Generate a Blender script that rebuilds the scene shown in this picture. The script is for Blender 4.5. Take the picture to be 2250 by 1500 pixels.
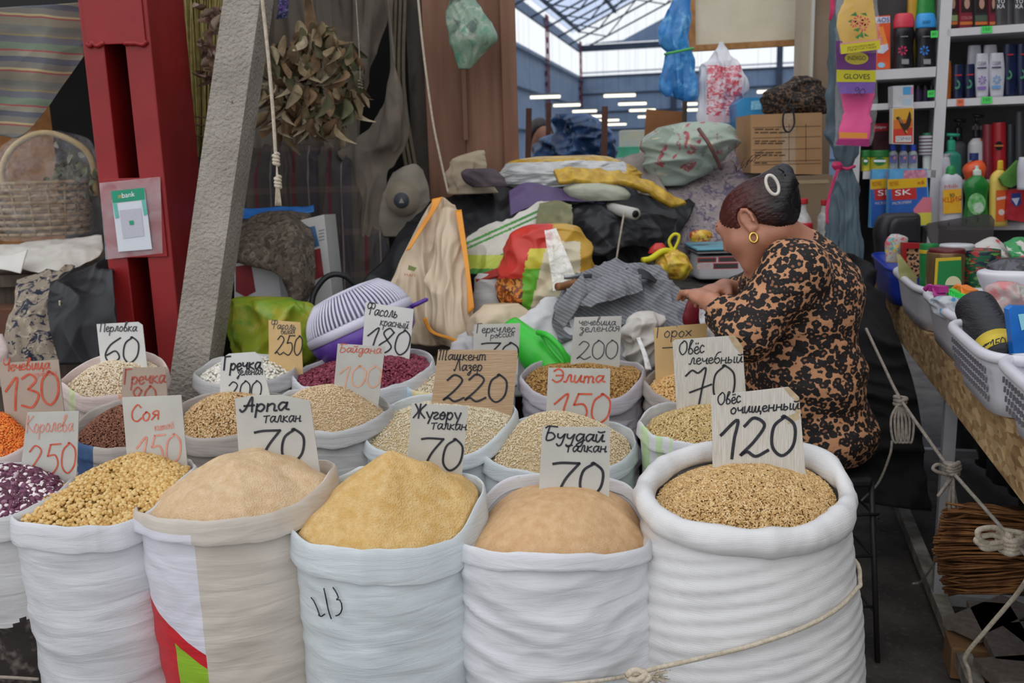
import bpy, bmesh, math, random
import numpy as np
from mathutils import Vector, Matrix

SC = bpy.context.scene
COL = SC.collection
for o in list(bpy.data.objects):
    bpy.data.objects.remove(o)

# ------------------------------------------------------------------ camera
F = 2020.0                       # focal length in pixels of the 2250x1500 frame
CAM = np.array([0.0, 0.0, 1.4])
PITCH, ROLL = math.radians(11.2), math.radians(1.7)
_f = np.array([0, math.cos(PITCH), -math.sin(PITCH)])
_r0 = np.array([1.0, 0, 0]); _u0 = np.array([0, math.sin(PITCH), math.cos(PITCH)])
_r = math.cos(ROLL) * _r0 - math.sin(ROLL) * _u0
_u = math.sin(ROLL) * _r0 + math.cos(ROLL) * _u0
cd = bpy.data.cameras.new('camera'); cam = bpy.data.objects.new('camera', cd); COL.objects.link(cam)
cd.sensor_width = 36.0; cd.lens = F / 2250 * 36.0
cd.clip_start = 0.05; cd.clip_end = 300
cam.matrix_world = Matrix([[_r[0], _u[0], -_f[0], CAM[0]], [_r[1], _u[1], -_f[1], CAM[1]],
                           [_r[2], _u[2], -_f[2], CAM[2]], [0, 0, 0, 1]])
cd.dof.use_dof = True; cd.dof.focus_distance = 1.85; cd.dof.aperture_fstop = 5.6
SC.camera = cam

# ------------------------------------------------------------------ light
world = bpy.data.worlds.new('overcast_sky'); SC.world = world; world.use_nodes = True
bgn = world.node_tree.nodes['Background']
bgn.inputs[0].default_value = (0.92, 0.955, 1.0, 1); bgn.inputs[1].default_value = 1.2
sd = bpy.data.lights.new('sun', 'SUN'); sun = bpy.data.objects.new('sun', sd); COL.objects.link(sun)
sd.energy = 0.85; sd.angle = math.radians(70); sd.color = (1.0, 0.97, 0.93)
sun.rotation_euler = (math.radians(38), math.radians(-16), 0)
SC.view_settings.view_transform = 'Standard'; SC.view_settings.look = 'None'
SC.view_settings.exposure = -0.2; SC.view_settings.gamma = 1.0
SC.view_settings.use_curve_mapping = False

# ------------------------------------------------------------------ projection helpers
def ray(px, py):
    return _f + (px - 1125) / F * _r - (py - 750) / F * _u
def P(px, py, Y):
    d = ray(px, py); return CAM + d * (Y / d[1])
def PZ(px, py, z):
    d = ray(px, py); return CAM + d * ((z - CAM[2]) / d[2])
def PP(px, py, p0, n):                      # point on a plane
    d = ray(px, py); return CAM + d * (np.dot(np.asarray(p0) - CAM, n) / np.dot(d, n))
def proj(p):
    q = np.asarray(p) - CAM; z = q @ _f
    return 1125 + F * (q @ _r) / z, 750 - F * (q @ _u) / z
def m(px, Y): return px * Y / F

# ------------------------------------------------------------------ maths
def cr(pts, n, closed=False):
    p = np.asarray(pts, float); k = len(p)
    if k < 3 and not closed:
        t = np.linspace(0, 1, n)[:, None]; return p[0] * (1 - t) + p[-1] * t
    if closed:
        t = np.linspace(0, k, n, endpoint=False); i = np.floor(t).astype(int); f = (t - i)[:, None]
        a, b, c, d = p[(i - 1) % k], p[i % k], p[(i + 1) % k], p[(i + 2) % k]
    else:
        t = np.linspace(0, k - 1, n); i = np.minimum(np.floor(t).astype(int), k - 2); f = (t - i)[:, None]
        q = np.vstack([2 * p[0] - p[1], p, 2 * p[-1] - p[-2]])
        a, b, c, d = q[i], q[i + 1], q[i + 2], q[i + 3]
    return 0.5 * (2 * b + (c - a) * f + (2 * a - 5 * b + 4 * c - d) * f ** 2 + (3 * b - a - 3 * c + d) * f ** 3)

def sn(p, scale, seed=0, octv=5):           # smooth pseudo noise, vectorised, about -1..1
    rs = np.random.RandomState(seed); p = np.asarray(p) * np.asarray(scale); out = 0
    for k in range(octv):
        d = rs.normal(size=3); d /= np.linalg.norm(d)
        e = rs.normal(size=3); e /= np.linalg.norm(e)
        out = out + np.sin(p @ d * (1 + .45 * k) + rs.rand() * 6.3 + 1.3 * np.sin(p @ e * .7 + rs.rand() * 6.3))
    return out / octv * 1.5

def wrk(p, scale, seed=0):                  # cloth creases: broad swells plus sharp ridges
    p = np.asarray(p); w = p + .25 / np.max(scale) * np.stack([sn(p, scale, seed + 11, 3), sn(p, scale, seed + 12, 3), sn(p, scale, seed + 13, 3)], -1)
    a = sn(w, scale, seed, 5); b = 1 - 2.4 * np.abs(sn(w, scale * 1.5, seed + 50, 4)); c = 1 - 2.4 * np.abs(sn(w, scale * 2.9, seed + 90, 4))
    return .55 * a + .55 * np.clip(b, -1, 1) + .28 * np.clip(c, -1, 1)

# ------------------------------------------------------------------ objects
def wloc(o):
    v = np.zeros(3)
    while o is not None:
        v += np.array(o.location); o = o.parent
    return v
def tag(o, label=None, cat=None, group=None, kind=None):
    if label: o['label'] = label
    if cat: o['category'] = cat
    if group: o['group'] = group
    if kind: o['kind'] = kind
    return o
def thing(name, loc, label, cat, group=None):
    o = bpy.data.objects.new(name, None); COL.objects.link(o); o.location = [float(x) for x in loc]
    o.empty_display_size = .05
    return tag(o, label, cat, group)
def setmesh(me, V, Fc):
    V = np.asarray(V, float)
    if isinstance(Fc, np.ndarray):
        nf, k = Fc.shape
        me.vertices.add(len(V)); me.vertices.foreach_set('co', V.ravel())
        me.loops.add(nf * k); me.loops.foreach_set('vertex_index', Fc.ravel().astype(np.int32))
        me.polygons.add(nf); me.polygons.foreach_set('loop_start', np.arange(0, nf * k, k, dtype=np.int32))
        me.update(calc_edges=True); me.validate()
    else:
        me.from_pydata(V.tolist(), [], Fc); me.update()
def mk(name, vf, mat, parent=None, smooth=True, label=None, cat=None, group=None, kind=None, mats=None, mi=None, auto=None):
    V, Fc = vf; V = np.asarray(V, float)
    if parent is None:
        org = np.array([(V[:, 0].min() + V[:, 0].max()) / 2, (V[:, 1].min() + V[:, 1].max()) / 2, V[:, 2].min()])
    else:
        org = wloc(parent)
    me = bpy.data.meshes.new(name); setmesh(me, V - org, Fc)
    for x in (mats or [mat]): me.materials.append(x)
    if mi is not None: me.polygons.foreach_set('material_index', np.asarray(mi, np.int32))
    if smooth: me.polygons.foreach_set('use_smooth', np.ones(len(me.polygons), bool))
    o = bpy.data.objects.new(name, me); COL.objects.link(o)
    if parent is None: o.location = org
    else: o.parent = parent
    if auto and smooth:
        bm = bmesh.new(); bm.from_mesh(me)
        for e in bm.edges:
            if len(e.link_faces) == 2 and e.calc_face_angle(0) > math.radians(auto): e.smooth = False
        bm.to_mesh(me); bm.free()
    return tag(o, label, cat, group, kind)
def copyof(o, parent, off=(0, 0, 0)):
    c = o.copy(); COL.objects.link(c); c.parent = parent; c.location = Vector(o.location) + Vector(off); return c
def join(*parts):
    Vs, Fs, n = [], [], 0
    for V, Fc in parts:
        V = np.asarray(V, float)
        Vs.append(V); Fs += [[int(i) + n for i in f] for f in Fc]; n += len(V)
    return np.vstack(Vs), Fs

# ------------------------------------------------------------------ shapes (world coordinates)
def rotz(a): c, s = math.cos(a), math.sin(a); return np.array([[c, -s, 0], [s, c, 0], [0, 0, 1]])
def rotx(a): c, s = math.cos(a), math.sin(a); return np.array([[1, 0, 0], [0, c, -s], [0, s, c]])
def roty(a): c, s = math.cos(a), math.sin(a); return np.array([[c, 0, s], [0, 1, 0], [-s, 0, c]])
def box(c, s, R=None, bev=0.0):
    bm = bmesh.new(); bmesh.ops.create_cube(bm, size=1)
    for v in bm.verts: v.co = Vector((v.co.x * s[0], v.co.y * s[1], v.co.z * s[2]))
    if bev: bmesh.ops.bevel(bm, geom=bm.edges[:], offset=bev, segments=2, affect='EDGES', profile=.5)
    bm.verts.index_update()
    V = np.array([v.co[:] for v in bm.verts]); Fc = [[v.index for v in f.verts] for f in bm.faces]; bm.free()
    if R is not None: V = V @ np.asarray(R).T
    return V + np.asarray(c), Fc
def beam(a, b, w, h, up=(0, 0, 1)):          # square bar from a to b
    a, b = np.asarray(a, float), np.asarray(b, float); z = b - a; L = np.linalg.norm(z); z /= L
    x = np.cross(np.asarray(up, float), z)
    if np.linalg.norm(x) < 1e-5: x = np.cross((0, 1, 0), z)
    x /= np.linalg.norm(x); y = np.cross(z, x)
    V = [q + x * sx * w / 2 + y * sy * h / 2 for q in (a, b) for sx, sy in ((-1, -1), (1, -1), (1, 1), (-1, 1))]
    return np.array(V), [[3, 2, 1, 0], [4, 5, 6, 7], [0, 1, 5, 4], [1, 2, 6, 5], [2, 3, 7, 6], [3, 0, 4, 7]]
def tube(path, r, n=8, sub=None, closed=False, r2=None):
    p = np.asarray(path, float)
    if sub: p = cr(p, sub, closed)
    k = len(p); T = np.roll(p, -1, 0) - np.roll(p, 1, 0) if closed else np.gradient(p, axis=0)
    T /= np.linalg.norm(T, axis=1)[:, None] + 1e-9
    up = np.array([0, 0, 1.0]) if abs(T[0][2]) < .9 else np.array([1.0, 0, 0])
    V, N = [], np.cross(T[0], up); N /= np.linalg.norm(N)
    rr = np.linspace(r, r2, k) if r2 is not None else (np.full(k, r) if np.isscalar(r) else np.interp(np.linspace(0, 1, k), np.linspace(0, 1, len(r)), r))
    for i in range(k):
        N = N - T[i] * np.dot(N, T[i]); N /= np.linalg.norm(N) + 1e-9; B = np.cross(T[i], N)
        for j in range(n):
            a = 2 * math.pi * j / n; V.append(p[i] + rr[i] * (N * math.cos(a) + B * math.sin(a)))
    Fc = []
    for i in range(k if closed else k - 1):
        for j in range(n):
            a, b = i * n + j, i * n + (j + 1) % n; c = ((i + 1) % k) * n
            Fc.append([a, b, c + (j + 1) % n, c + j])
    if not closed: Fc += [list(range(n))[::-1], list(range((k - 1) * n, k * n))]
    return np.array(V), Fc
def grid_faces(nu, nv, wrap=False, off=0):
    Fc = []
    for i in range(nv - 1):
        for j in range(nu if wrap else nu - 1):
            a = off + i * nu + j; b = off + i * nu + (j + 1) % nu
            Fc.append([a, b, b + nu, a + nu])
    return Fc
def rings(R, cap0=True, cap1=True):           # R: (k, n, 3) stacked rings from bottom to top (counter-clockwise)
    k, n, _ = R.shape; V = R.reshape(-1, 3); Fc = grid_faces(n, k, True)
    V = list(V)
    if cap0: V.append(R[0].mean(0)); c = len(V) - 1; Fc += [[c, (j + 1) % n, j] for j in range(n)]
    if cap1: V.append(R[-1].mean(0)); c = len(V) - 1; o = (k - 1) * n; Fc += [[c, o + j, o + (j + 1) % n] for j in range(n)]
    return np.array(V), Fc
def lathe(prof, c, n=32, R=None, sy=1.0):     # prof: (r, z) from bottom to top
    a = np.linspace(0, 2 * math.pi, n, endpoint=False)
    Rg = np.array([[[r * math.cos(t), r * sy * math.sin(t), z] for t in a] for r, z in prof])
    V, Fc = rings(Rg)
    if R is not None: V = V @ np.asarray(R).T
    return V + np.asarray(c), Fc
def loft(rows, Y, dep=.6, nv=28, nu=40, wr=0.0, ws=18, seed=1, sq=1.0, stretch=(1, 1, 1), straight=False):
    """rows (y_px, xleft_px, xright_px[, dY]) from top to bottom at distance Y; elliptical sections"""
    r = np.array([list(q) + [0] * (4 - len(q)) for q in rows], float)
    if wr: nv, nu = int(nv * 1.5), int(nu * 1.6)
    if straight: q = np.array([np.interp(np.linspace(0, len(r) - 1, nv), np.arange(len(r)), r[:, k]) for k in range(4)]).T
    else: q = cr(r, nv)
    a = np.linspace(0, 2 * math.pi, nu, endpoint=False); R = []
    ca = np.sign(np.cos(a)) * np.abs(np.cos(a)) ** sq; sa = np.sign(np.sin(a)) * np.abs(np.sin(a)) ** sq
    for y, xl, xr, dy in q[::-1]:
        c = P((xl + xr) / 2, y, Y + dy); hw = max((xr - xl) / 2, .3) * (Y + dy) / F
        R.append(np.stack([c[0] + hw * ca, c[1] + hw * dep * sa, np.full(nu, c[2])], 1))
    R = np.array(R); C = R.mean(1, keepdims=True)
    if wr:
        D = R - C; L = np.linalg.norm(D, axis=2, keepdims=True) + 1e-6
        w = wrk(R.reshape(-1, 3) * np.asarray(stretch), ws, seed).reshape(R.shape[:2])[..., None] * 1.5
        edge = np.sin(np.linspace(0.12, math.pi - .12, nv))[:, None, None] ** .5
        R = R + D / L * w * wr * np.minimum(1, L / .04) * edge
    return rings(R)
def sheet(ctrl, nu=60, nv=40, wr=0.0, ws=14, seed=1, th=.004, stretch=(1, 1, 1), n_hint=(0, -1, .2), world=False):
    """ctrl: rows of (px, py, Y) control points; cloth surface with thickness"""
    if wr: nu, nv = int(nu * 1.5) + 4, int(nv * 1.5) + 4
    C = np.array(ctrl, float) if world else np.array([[P(*q) for q in row] for row in ctrl])
    A = np.array([cr(row, nu) for row in C])
    G = np.array([cr(A[:, j], nv) for j in range(nu)]).transpose(1, 0, 2)
    du = np.gradient(G, axis=1); dv = np.gradient(G, axis=0); N = np.cross(du, dv)
    N /= np.linalg.norm(N, axis=2, keepdims=True) + 1e-9
    if (N.reshape(-1, 3).mean(0) @ np.asarray(n_hint)) < 0: N = -N
    if wr:
        w = wrk(G.reshape(-1, 3) * np.asarray(stretch), ws, seed).reshape(nv, nu)[..., None] * 1.15
        G = G + N * w * wr
    V = np.vstack([G.reshape(-1, 3), (G - N * th).reshape(-1, 3)]); n = nu * nv
    f = grid_faces(nu, nv); Fc = [q for q in f] + [[i + n for i in q[::-1]] for q in f]
    b = [j for j in range(nu)] + [i * nu + nu - 1 for i in range(1, nv)] + [(nv - 1) * nu + j for j in range(nu - 2, -1, -1)] + [i * nu for i in range(nv - 2, 0, -1)]
    Fc += [[b[(k + 1) % len(b)], b[k], b[k] + n, b[(k + 1) % len(b)] + n] for k in range(len(b))]
    # orientation
    a0 = V[Fc[0]]; nn = np.cross(a0[1] - a0[0], a0[2] - a0[0])
    if nn @ N[0, 0] < 0: Fc = [q[::-1] for q in Fc]
    return V, Fc
def slab(poly, Y, th, tilt=0.0, dirn=None):    # flat polygon in pixels (clockwise), thickness away from the viewer
    """poly px list; the plane stands at Y (at the lowest point), leaning back by tilt"""
    pts = [P(x, y, Y) for x, y in poly]; z0 = min(p[2] for p in pts)
    n = np.array([0, -math.cos(tilt), math.sin(tilt)])
    if dirn is not None: n = rotz(dirn) @ n
    base = np.mean([p for p in pts if p[2] < z0 + .5 * (max(q[2] for q in pts) - z0)], 0); base[2] = z0
    A = np.array([PP(x, y, base, n) for x, y in poly]); B = A - n * th; k = len(A)
    V = np.vstack([A, B]); Fc = [list(range(k))[::-1], list(range(k, 2 * k))] + [[i, (i + 1) % k, (i + 1) % k + k, i + k] for i in range(k)]
    a0 = np.cross(A[1] - A[0], A[2] - A[1])
    if a0 @ n > 0: Fc = [f[::-1] for f in Fc]
    return (V, Fc), base, n
def ribbon(pts, w, n, off=.0012):              # stroke of width w lying on a plane with normal n
    p = np.asarray(pts); T = np.gradient(p, axis=0); T /= np.linalg.norm(T, axis=1)[:, None] + 1e-9
    S = np.cross(n, T); S /= np.linalg.norm(S, axis=1)[:, None] + 1e-9; k = len(p)
    ww = np.full(k, w / 2.) if np.isscalar(w) else np.asarray(w) / 2
    e = T[0] * w * .35 if np.isscalar(w) else 0
    p = p.copy(); p[0] = p[0] - e; p[-1] = p[-1] + (T[-1] * w * .35 if np.isscalar(w) else 0)
    L = p + S * ww[:, None] + n * off; Rr = p - S * ww[:, None] + n * off
    V = np.vstack([L, Rr]); Fc = [[i, i + 1, k + i + 1, k + i] for i in range(k - 1)]
    a = V[Fc[0]]
    if np.cross(a[1] - a[0], a[2] - a[0]) @ n < 0: Fc = [f[::-1] for f in Fc]
    return V, Fc

# ------------------------------------------------------------------ materials
_M = {}
class NT:
    def __init__(s, name):
        s.mat = bpy.data.materials.new(name); s.mat.use_nodes = True; s.t = s.mat.node_tree
        s.b = s.t.nodes['Principled BSDF']
    def n(s, typ, ins=None, **kw):
        nd = s.t.nodes.new(typ)
        for k, v in kw.items(): setattr(nd, k, v)
        for k, v in (ins or {}).items():
            if isinstance(v, bpy.types.NodeSocket): s.t.links.new(v, nd.inputs[k])
            else: nd.inputs[k].default_value = v
        return nd
    def coord(s, scale=(1, 1, 1), kind='Object'):
        tc = s.n('ShaderNodeTexCoord'); mp = s.n('ShaderNodeMapping', {'Vector': tc.outputs[kind], 'Scale': scale}); return mp.outputs[0]
    def noise(s, vec, scale, detail=4, dist=0):
        return s.n('ShaderNodeTexNoise', {'Vector': vec, 'Scale': scale, 'Detail': detail, 'Distortion': dist}).outputs[0]
    def ramp(s, fac, stops, interp='LINEAR'):
        r = s.n('ShaderNodeValToRGB', {'Fac': fac}); r.color_ramp.interpolation = interp; e = r.color_ramp.elements
        while len(e) < len(stops): e.new(.5)
        for i, (p, c) in enumerate(stops): e[i].position = p; e[i].color = c4(c)
        return r.outputs[0]
    def mix(s, fac, a, b, mode='MIX'):
        nd = s.n('ShaderNodeMix', data_type='RGBA', blend_type=mode)
        for k, v in ((0, fac), (6, a), (7, b)):
            if isinstance(v, bpy.types.NodeSocket): s.t.links.new(v, nd.inputs[k])
            else: nd.inputs[k].default_value = v if k == 0 else c4(v)
        return nd.outputs[2]
    def math(s, op, a, b=0.0):
        nd = s.n('ShaderNodeMath', operation=op)
        for k, v in ((0, a), (1, b)):
            if isinstance(v, bpy.types.NodeSocket): s.t.links.new(v, nd.inputs[k])
            else: nd.inputs[k].default_value = v
        return nd.outputs[0]
    def bump(s, h, st, dist=.01):
        nd = s.n('ShaderNodeBump', {'Height': h, 'Strength': st, 'Distance': dist}); s.t.links.new(nd.outputs[0], s.b.inputs['Normal']); return nd
    def set(s, **kw):
        for k, v in kw.items():
            k = {'rough': 'Roughness', 'col': 'Base Color', 'metal': 'Metallic', 'alpha': 'Alpha', 'spec': 'Specular IOR Level', 'trans': 'Transmission Weight', 'ior': 'IOR',
                 'sheen': 'Sheen Weight', 'sss': 'Subsurface Weight', 'coat': 'Coat Weight'}[k]
            if isinstance(v, bpy.types.NodeSocket): s.t.links.new(v, s.b.inputs[k])
            else: s.b.inputs[k].default_value = c4(v) if k == 'Base Color' else v
        return s.mat
def c4(c):
    if isinstance(c, str):
        h = [int(c[i:i + 2], 16) / 255 for i in (1, 3, 5)]
        return tuple(x / 12.92 if x <= .04045 else ((x + .055) / 1.055) ** 2.4 for x in h) + (1,)
    return tuple(c) + (1,) if len(c) == 3 else tuple(c)
def M(name, c1, c2=None, sc=25, rough=.6, bump=0.0, bs=120, st=(1, 1, 1), bst=None, spec=.4, metal=0, alpha=1, dist=.004, lo=.35, hi=.65):
    if name in _M: return _M[name]
    t = NT(name)
    if c2 is None: t.set(col=c1)
    else: t.set(col=t.ramp(t.noise(t.coord(st), sc), [(lo, c1), (hi, c2)]))
    if bump: t.bump(t.noise(t.coord(bst or st), bs), bump, dist)
    t.set(rough=rough, spec=spec, metal=metal, alpha=alpha)
    _M[name] = t.mat; return t.mat
def stripes(name, stops, period, axis=(0, 0, 1), warp=.0, rough=.85, bump=.2, bs=300):
    if name in _M: return _M[name]
    t = NT(name); v = t.coord(); d = t.n('ShaderNodeVectorMath', {0: v, 1: axis}, operation='DOT_PRODUCT').outputs['Value']
    if warp: d = t.math('ADD', d, t.math('MULTIPLY', t.noise(v, 6, 2), warp))
    f = t.math('FRACT', t.math('DIVIDE', d, period))
    t.set(col=t.ramp(f, stops, 'CONSTANT'), rough=rough); t.bump(t.noise(v, bs), bump, .002)
    _M[name] = t.mat; return t.mat
def clear(name, col=(.9, .95, 1), a=.25, rough=.12, bump=.3, bs=40):
    if name in _M: return _M[name]
    t = NT(name); n = t.noise(t.coord(), bs, 3, 1.5)
    al = t.ramp(n, [(.3, (a * .5,) * 3), (.75, (min(1, a * 1.6),) * 3)])
    t.set(col=col, rough=rough, spec=.8, alpha=al); t.bump(n, bump, .01); _M[name] = t.mat; return t.mat

# ------------------------------------------------------------------ printed lettering (built-in font)
_txt = {}
def textmesh(s):
    if s in _txt: return _txt[s]
    cu = bpy.data.curves.new('lettering', 'FONT'); cu.body = s; cu.size = 1; cu.resolution_u = 3
    o = bpy.data.objects.new('lettering', cu); COL.objects.link(o)
    dg = bpy.context.evaluated_depsgraph_get(); me = bpy.data.meshes.new_from_object(o.evaluated_get(dg))
    V = np.array([v.co[:] for v in me.vertices]); Fc = [list(p.vertices) for p in me.polygons]
    bpy.data.objects.remove(o); bpy.data.curves.remove(cu); bpy.data.meshes.remove(me)
    V[:, 0] -= V[:, 0].min(); V[:, 1] -= V[:, 1].min()
    V[:, 0] /= V[:, 0].max(); V[:, 1] /= V[:, 1].max(); _txt[s] = (V, Fc); return _txt[s]
def text(s, o, ux, uy, mat, parent, name='lettering', off=.001):
    """printed text filling the parallelogram o + a*ux + b*uy"""
    V, Fc = textmesh(s); o, ux, uy = (np.asarray(q, float) for q in (o, ux, uy)); n = np.cross(ux, uy); n /= np.linalg.norm(n)
    W = o + V[:, :1] * ux + V[:, 1:2] * uy + n * off
    return mk(name, (W, Fc), mat, parent, smooth=False)
# prepare printed words while the scene is still light
for _w in ('GLOVES', 'SK', 'x6', 'MULTI PACK', 'MICROFIBRE', 'КЦИЯ', '90', '150', 'СПИЧКИ', 'bank', 'SALE', 'FORD', '200', '300', '230', '220', 'COLOR', 'CLEAR', 'ТО', 'КА', 'Colgate', 'AOS', 'ВОЛШЕБНЫЕ', 'ПЕРЧАТКИ', 'ROCKY', 'INDIGO', 'JACOBS', 'Золотой', 'R', 'ЗИМ', '60', 'Milk', 'ХИТ', 'BONUX', 'FAIRY', 'LAMA', 'MAIT', 'TM'):
    textmesh(_w)

# ================================================================== ground
def ground_mat():
    t = NT('trodden_concrete'); v = t.coord(); n = t.noise(v, 6, 8); n2 = t.noise(v, 60, 6)
    c = t.ramp(n, [(.3, '#2e2825'), (.55, '#4a433e'), (.75, '#5c544d')]); c = t.mix(t.ramp(n2, [(.55, (0, 0, 0)), (.8, (.5, .5, .5))]), c, '#7a7166')
    t.set(col=c, rough=.85); t.bump(n2, .4, .01); return t.mat
mk('floor', ([(-9, -4, 0), (30, -4, 0), (30, 70, 0), (-9, 70, 0)], [[0, 1, 2, 3]]), ground_mat(), smooth=False, kind='structure',
   label='dark trodden concrete market floor under the stalls')

# ================================================================== sacks
def sack_mat(name, c1='#d9dade', c2='#c4c5c9', streak=1.0, weave=.12):
    if name in _M: return _M[name]
    t = NT(name); v = t.coord(); big = t.noise(v, 5, 3)
    col = t.ramp(big, [(.3, c2), (.65, c1)])
    cr_ = t.noise(t.coord((5, 5, 34)), 1.3, 4, .9)
    w1 = t.n('ShaderNodeTexWave', {'Vector': v, 'Scale': 95, 'Distortion': .6}, bands_direction='Z').outputs[1]
    w2 = t.n('ShaderNodeTexWave', {'Vector': v, 'Scale': 95, 'Distortion': .6}, bands_direction='X').outputs[1]
    h = t.math('ADD', t.math('MULTIPLY', cr_, 1.2 * streak), t.math('MULTIPLY', t.math('ADD', w1, w2), weave * .25))
    t.set(col=col, rough=.5, spec=.3); t.bump(h, .42, .006); _M[name] = t.mat; return t.mat
WHITE = sack_mat('white_woven_sack'); GREYW = sack_mat('grey_white_woven_sack', '#c9c8c8', '#aeadae')
BEIGEW = sack_mat('beige_woven_sack', '#cfc6bb', '#bdb3a8'); DIRTYW = sack_mat('dusty_woven_sack', '#b9b0a9', '#9b918b')
COOLW = sack_mat('bluish_white_sack', '#d3d9dc', '#bec5c9'); RIBW = sack_mat('ribbed_white_sack', '#dcdbdb', '#c9c8c9', .6, .2)
PINKW = sack_mat('pinkish_sack', '#d8c9c4', '#c9b4ae')

def rim_ring(front, back, Y, skew, dep, n=168):
    f = cr(front, n // 2 + 1)[:-1]; b = cr([front[-1]] + back + [front[0]], n // 2 + 1)[:-1]
    q = np.vstack([f, b]); cx = (front[0][0] + front[-1][0]) / 2; hw = abs(front[-1][0] - front[0][0]) / 2
    c = np.clip((q[:, 0] - cx) / hw, -1, 1); s = np.sqrt(1 - c ** 2); s[:n // 2] *= -1
    R = []
    for (x, y), ci, si in zip(q, c, s):
        R.append(P(x, y, Y + dep * m(hw, Y) * si + skew * m(hw, Y) * ci))
    R = np.array(R); k = np.array([.25, .5, .25])
    for _ in range(3): R = k[0] * np.roll(R, 1, 0) + k[1] * R + k[2] * np.roll(R, -1, 0)
    return R

def sack(label, front, back, Y, skew=0, dep=.85, mat=WHITE, cuff=.04, roll=0, bot=.76, bulge=.006, wr=.0026, ribs=0, seed=1,
         paint=None, mats=None, inner=None, group='open grain sacks'):
    R = rim_ring(front, back, Y, skew, dep); n = len(R); C = R.mean(0); A = R - C; A[:, 2] = 0
    rr = np.linalg.norm(A, axis=1, keepdims=True); U = A / rr; rm = rr.mean()
    t = thing('grain_sack', (C[0], C[1], 0), label, 'sack', group)
    bottom = np.array([C[0], C[1], 0]) + (U * (rm * .65 + rr * .35)) * bot
    nz = 110; tt = np.linspace(0, 1, nz); B = []
    top = R - U * (.002) - np.array([0, 0, cuff * .55 if not roll else .004])
    for s in tt:
        e = s ** 1.25
        q = top * (1 - e) + bottom * e; q[:, 2] = top[:, 2] * (1 - s)
        q = q + U * (bulge * math.sin(math.pi * min(1, s * 1.15)) - .035 * max(0, s - .93) / .07)
        B.append(q)
    B = np.array(B); fl = B.reshape(-1, 3)
    w = sn(fl * (1, 1, 2.2), 9, seed, 7) * wr * 1.2 + wrk(fl * (1, 1, 2.6), 9, seed + 5) * wr * 1.1
    if ribs: w = w * .6 + ribs * (2 * np.abs(np.sin((fl[:, 2] - .16 * (fl[:, 0] - C[0])) / .027 * 3.1416 + .8 * sn(fl, 4, seed))) ** .6 - 1.2) * np.clip(.65 + .5 * sn(fl, 5, seed + 9), .1, 1)
    fade = np.clip(tt / .06, 0, 1)[:, None]
    B = B + U[None] * (w.reshape(nz, n) * fade)[..., None]
    V, Fc = rings(B[::-1], True, False)
    ms = [mat] + (mats or []); mi = None
    if paint:
        cen = np.array([V[f].mean(0) for f in Fc]); mi = [paint(*proj(c)) if c[1] < C[1] + .02 else 0 for c in cen]
    mk('sack_body', (V, Fc), mat, t, mats=ms, mi=mi)
    if roll:
        k = 14; ang = np.linspace(0, 2 * math.pi, k, endpoint=False); T = []
        rad = roll * (1 + .3 * wrk(R, 9, seed + 3))
        for a in ang:
            T.append(R + U * (rad * math.cos(a))[:, None] * .9 + np.array([0, 0, 1]) * (rad * math.sin(a))[:, None] * 1.15)
        T = np.array(T).transpose(1, 0, 2)          # around rim, then around the roll
        T += (wrk(T.reshape(-1, 3), 26, seed) * .003).reshape(T.shape[:2])[..., None] * U[:, None]
        V = T.reshape(-1, 3); Fc = []
        for i in range(n):
            for j in range(k):
                a, b = i * k + j, i * k + (j + 1) % k; c = ((i + 1) % n) * k
                Fc.append([a, c + j, c + (j + 1) % k, b])
        mk('rolled_rim', (V, Fc), mat, t)
        ins = R - U * (roll * .8) - np.array([0, 0, .01])
    else:
        wv = (wrk(R, 16, seed + 2) * .003)[:, None]; K = []; R = R + np.array([0, 0, 1]) * (wrk(R * (1, 1, 0), 15, seed + 21) * .0035)[:, None]
        prof = [(-.008, -.16), (-.006, -.08), (-.004, -.03), (-.0022, -.006), (-.001, -.001), (.001, 0.0), (.0028, -.002)] + [(.0045 + .0045 * s, -cuff * s) for s in (.2, .4, .6, .8, .98)] + [(.0085, -cuff), (.002, -cuff * .98), (-.006, -cuff * .8)]
        lowv = (1 + .25 * sn(R, 5, seed + 7))[:, None]
        for dr, dz in prof[::-1]:
            K.append(R + U * (dr + (wv if dz <= 0 and dr > 0 else wv * .5)) + np.array([0, 0, 1]) * dz * (lowv if dr > 0 else 1))
        V, Fc = rings(np.array(K), False, False)
        mi = None
        if paint:
            cen = np.array([V[f].mean(0) for f in Fc]); mi = [paint(*proj(c)) if c[1] < C[1] + .02 else 0 for c in cen]
        mk('folded_rim', (V, Fc), mat, t, mats=ms, mi=mi, auto=55)
        ins = R - U * .010
    return dict(t=t, ring=ins, C=C, U=U, R=R)

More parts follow.
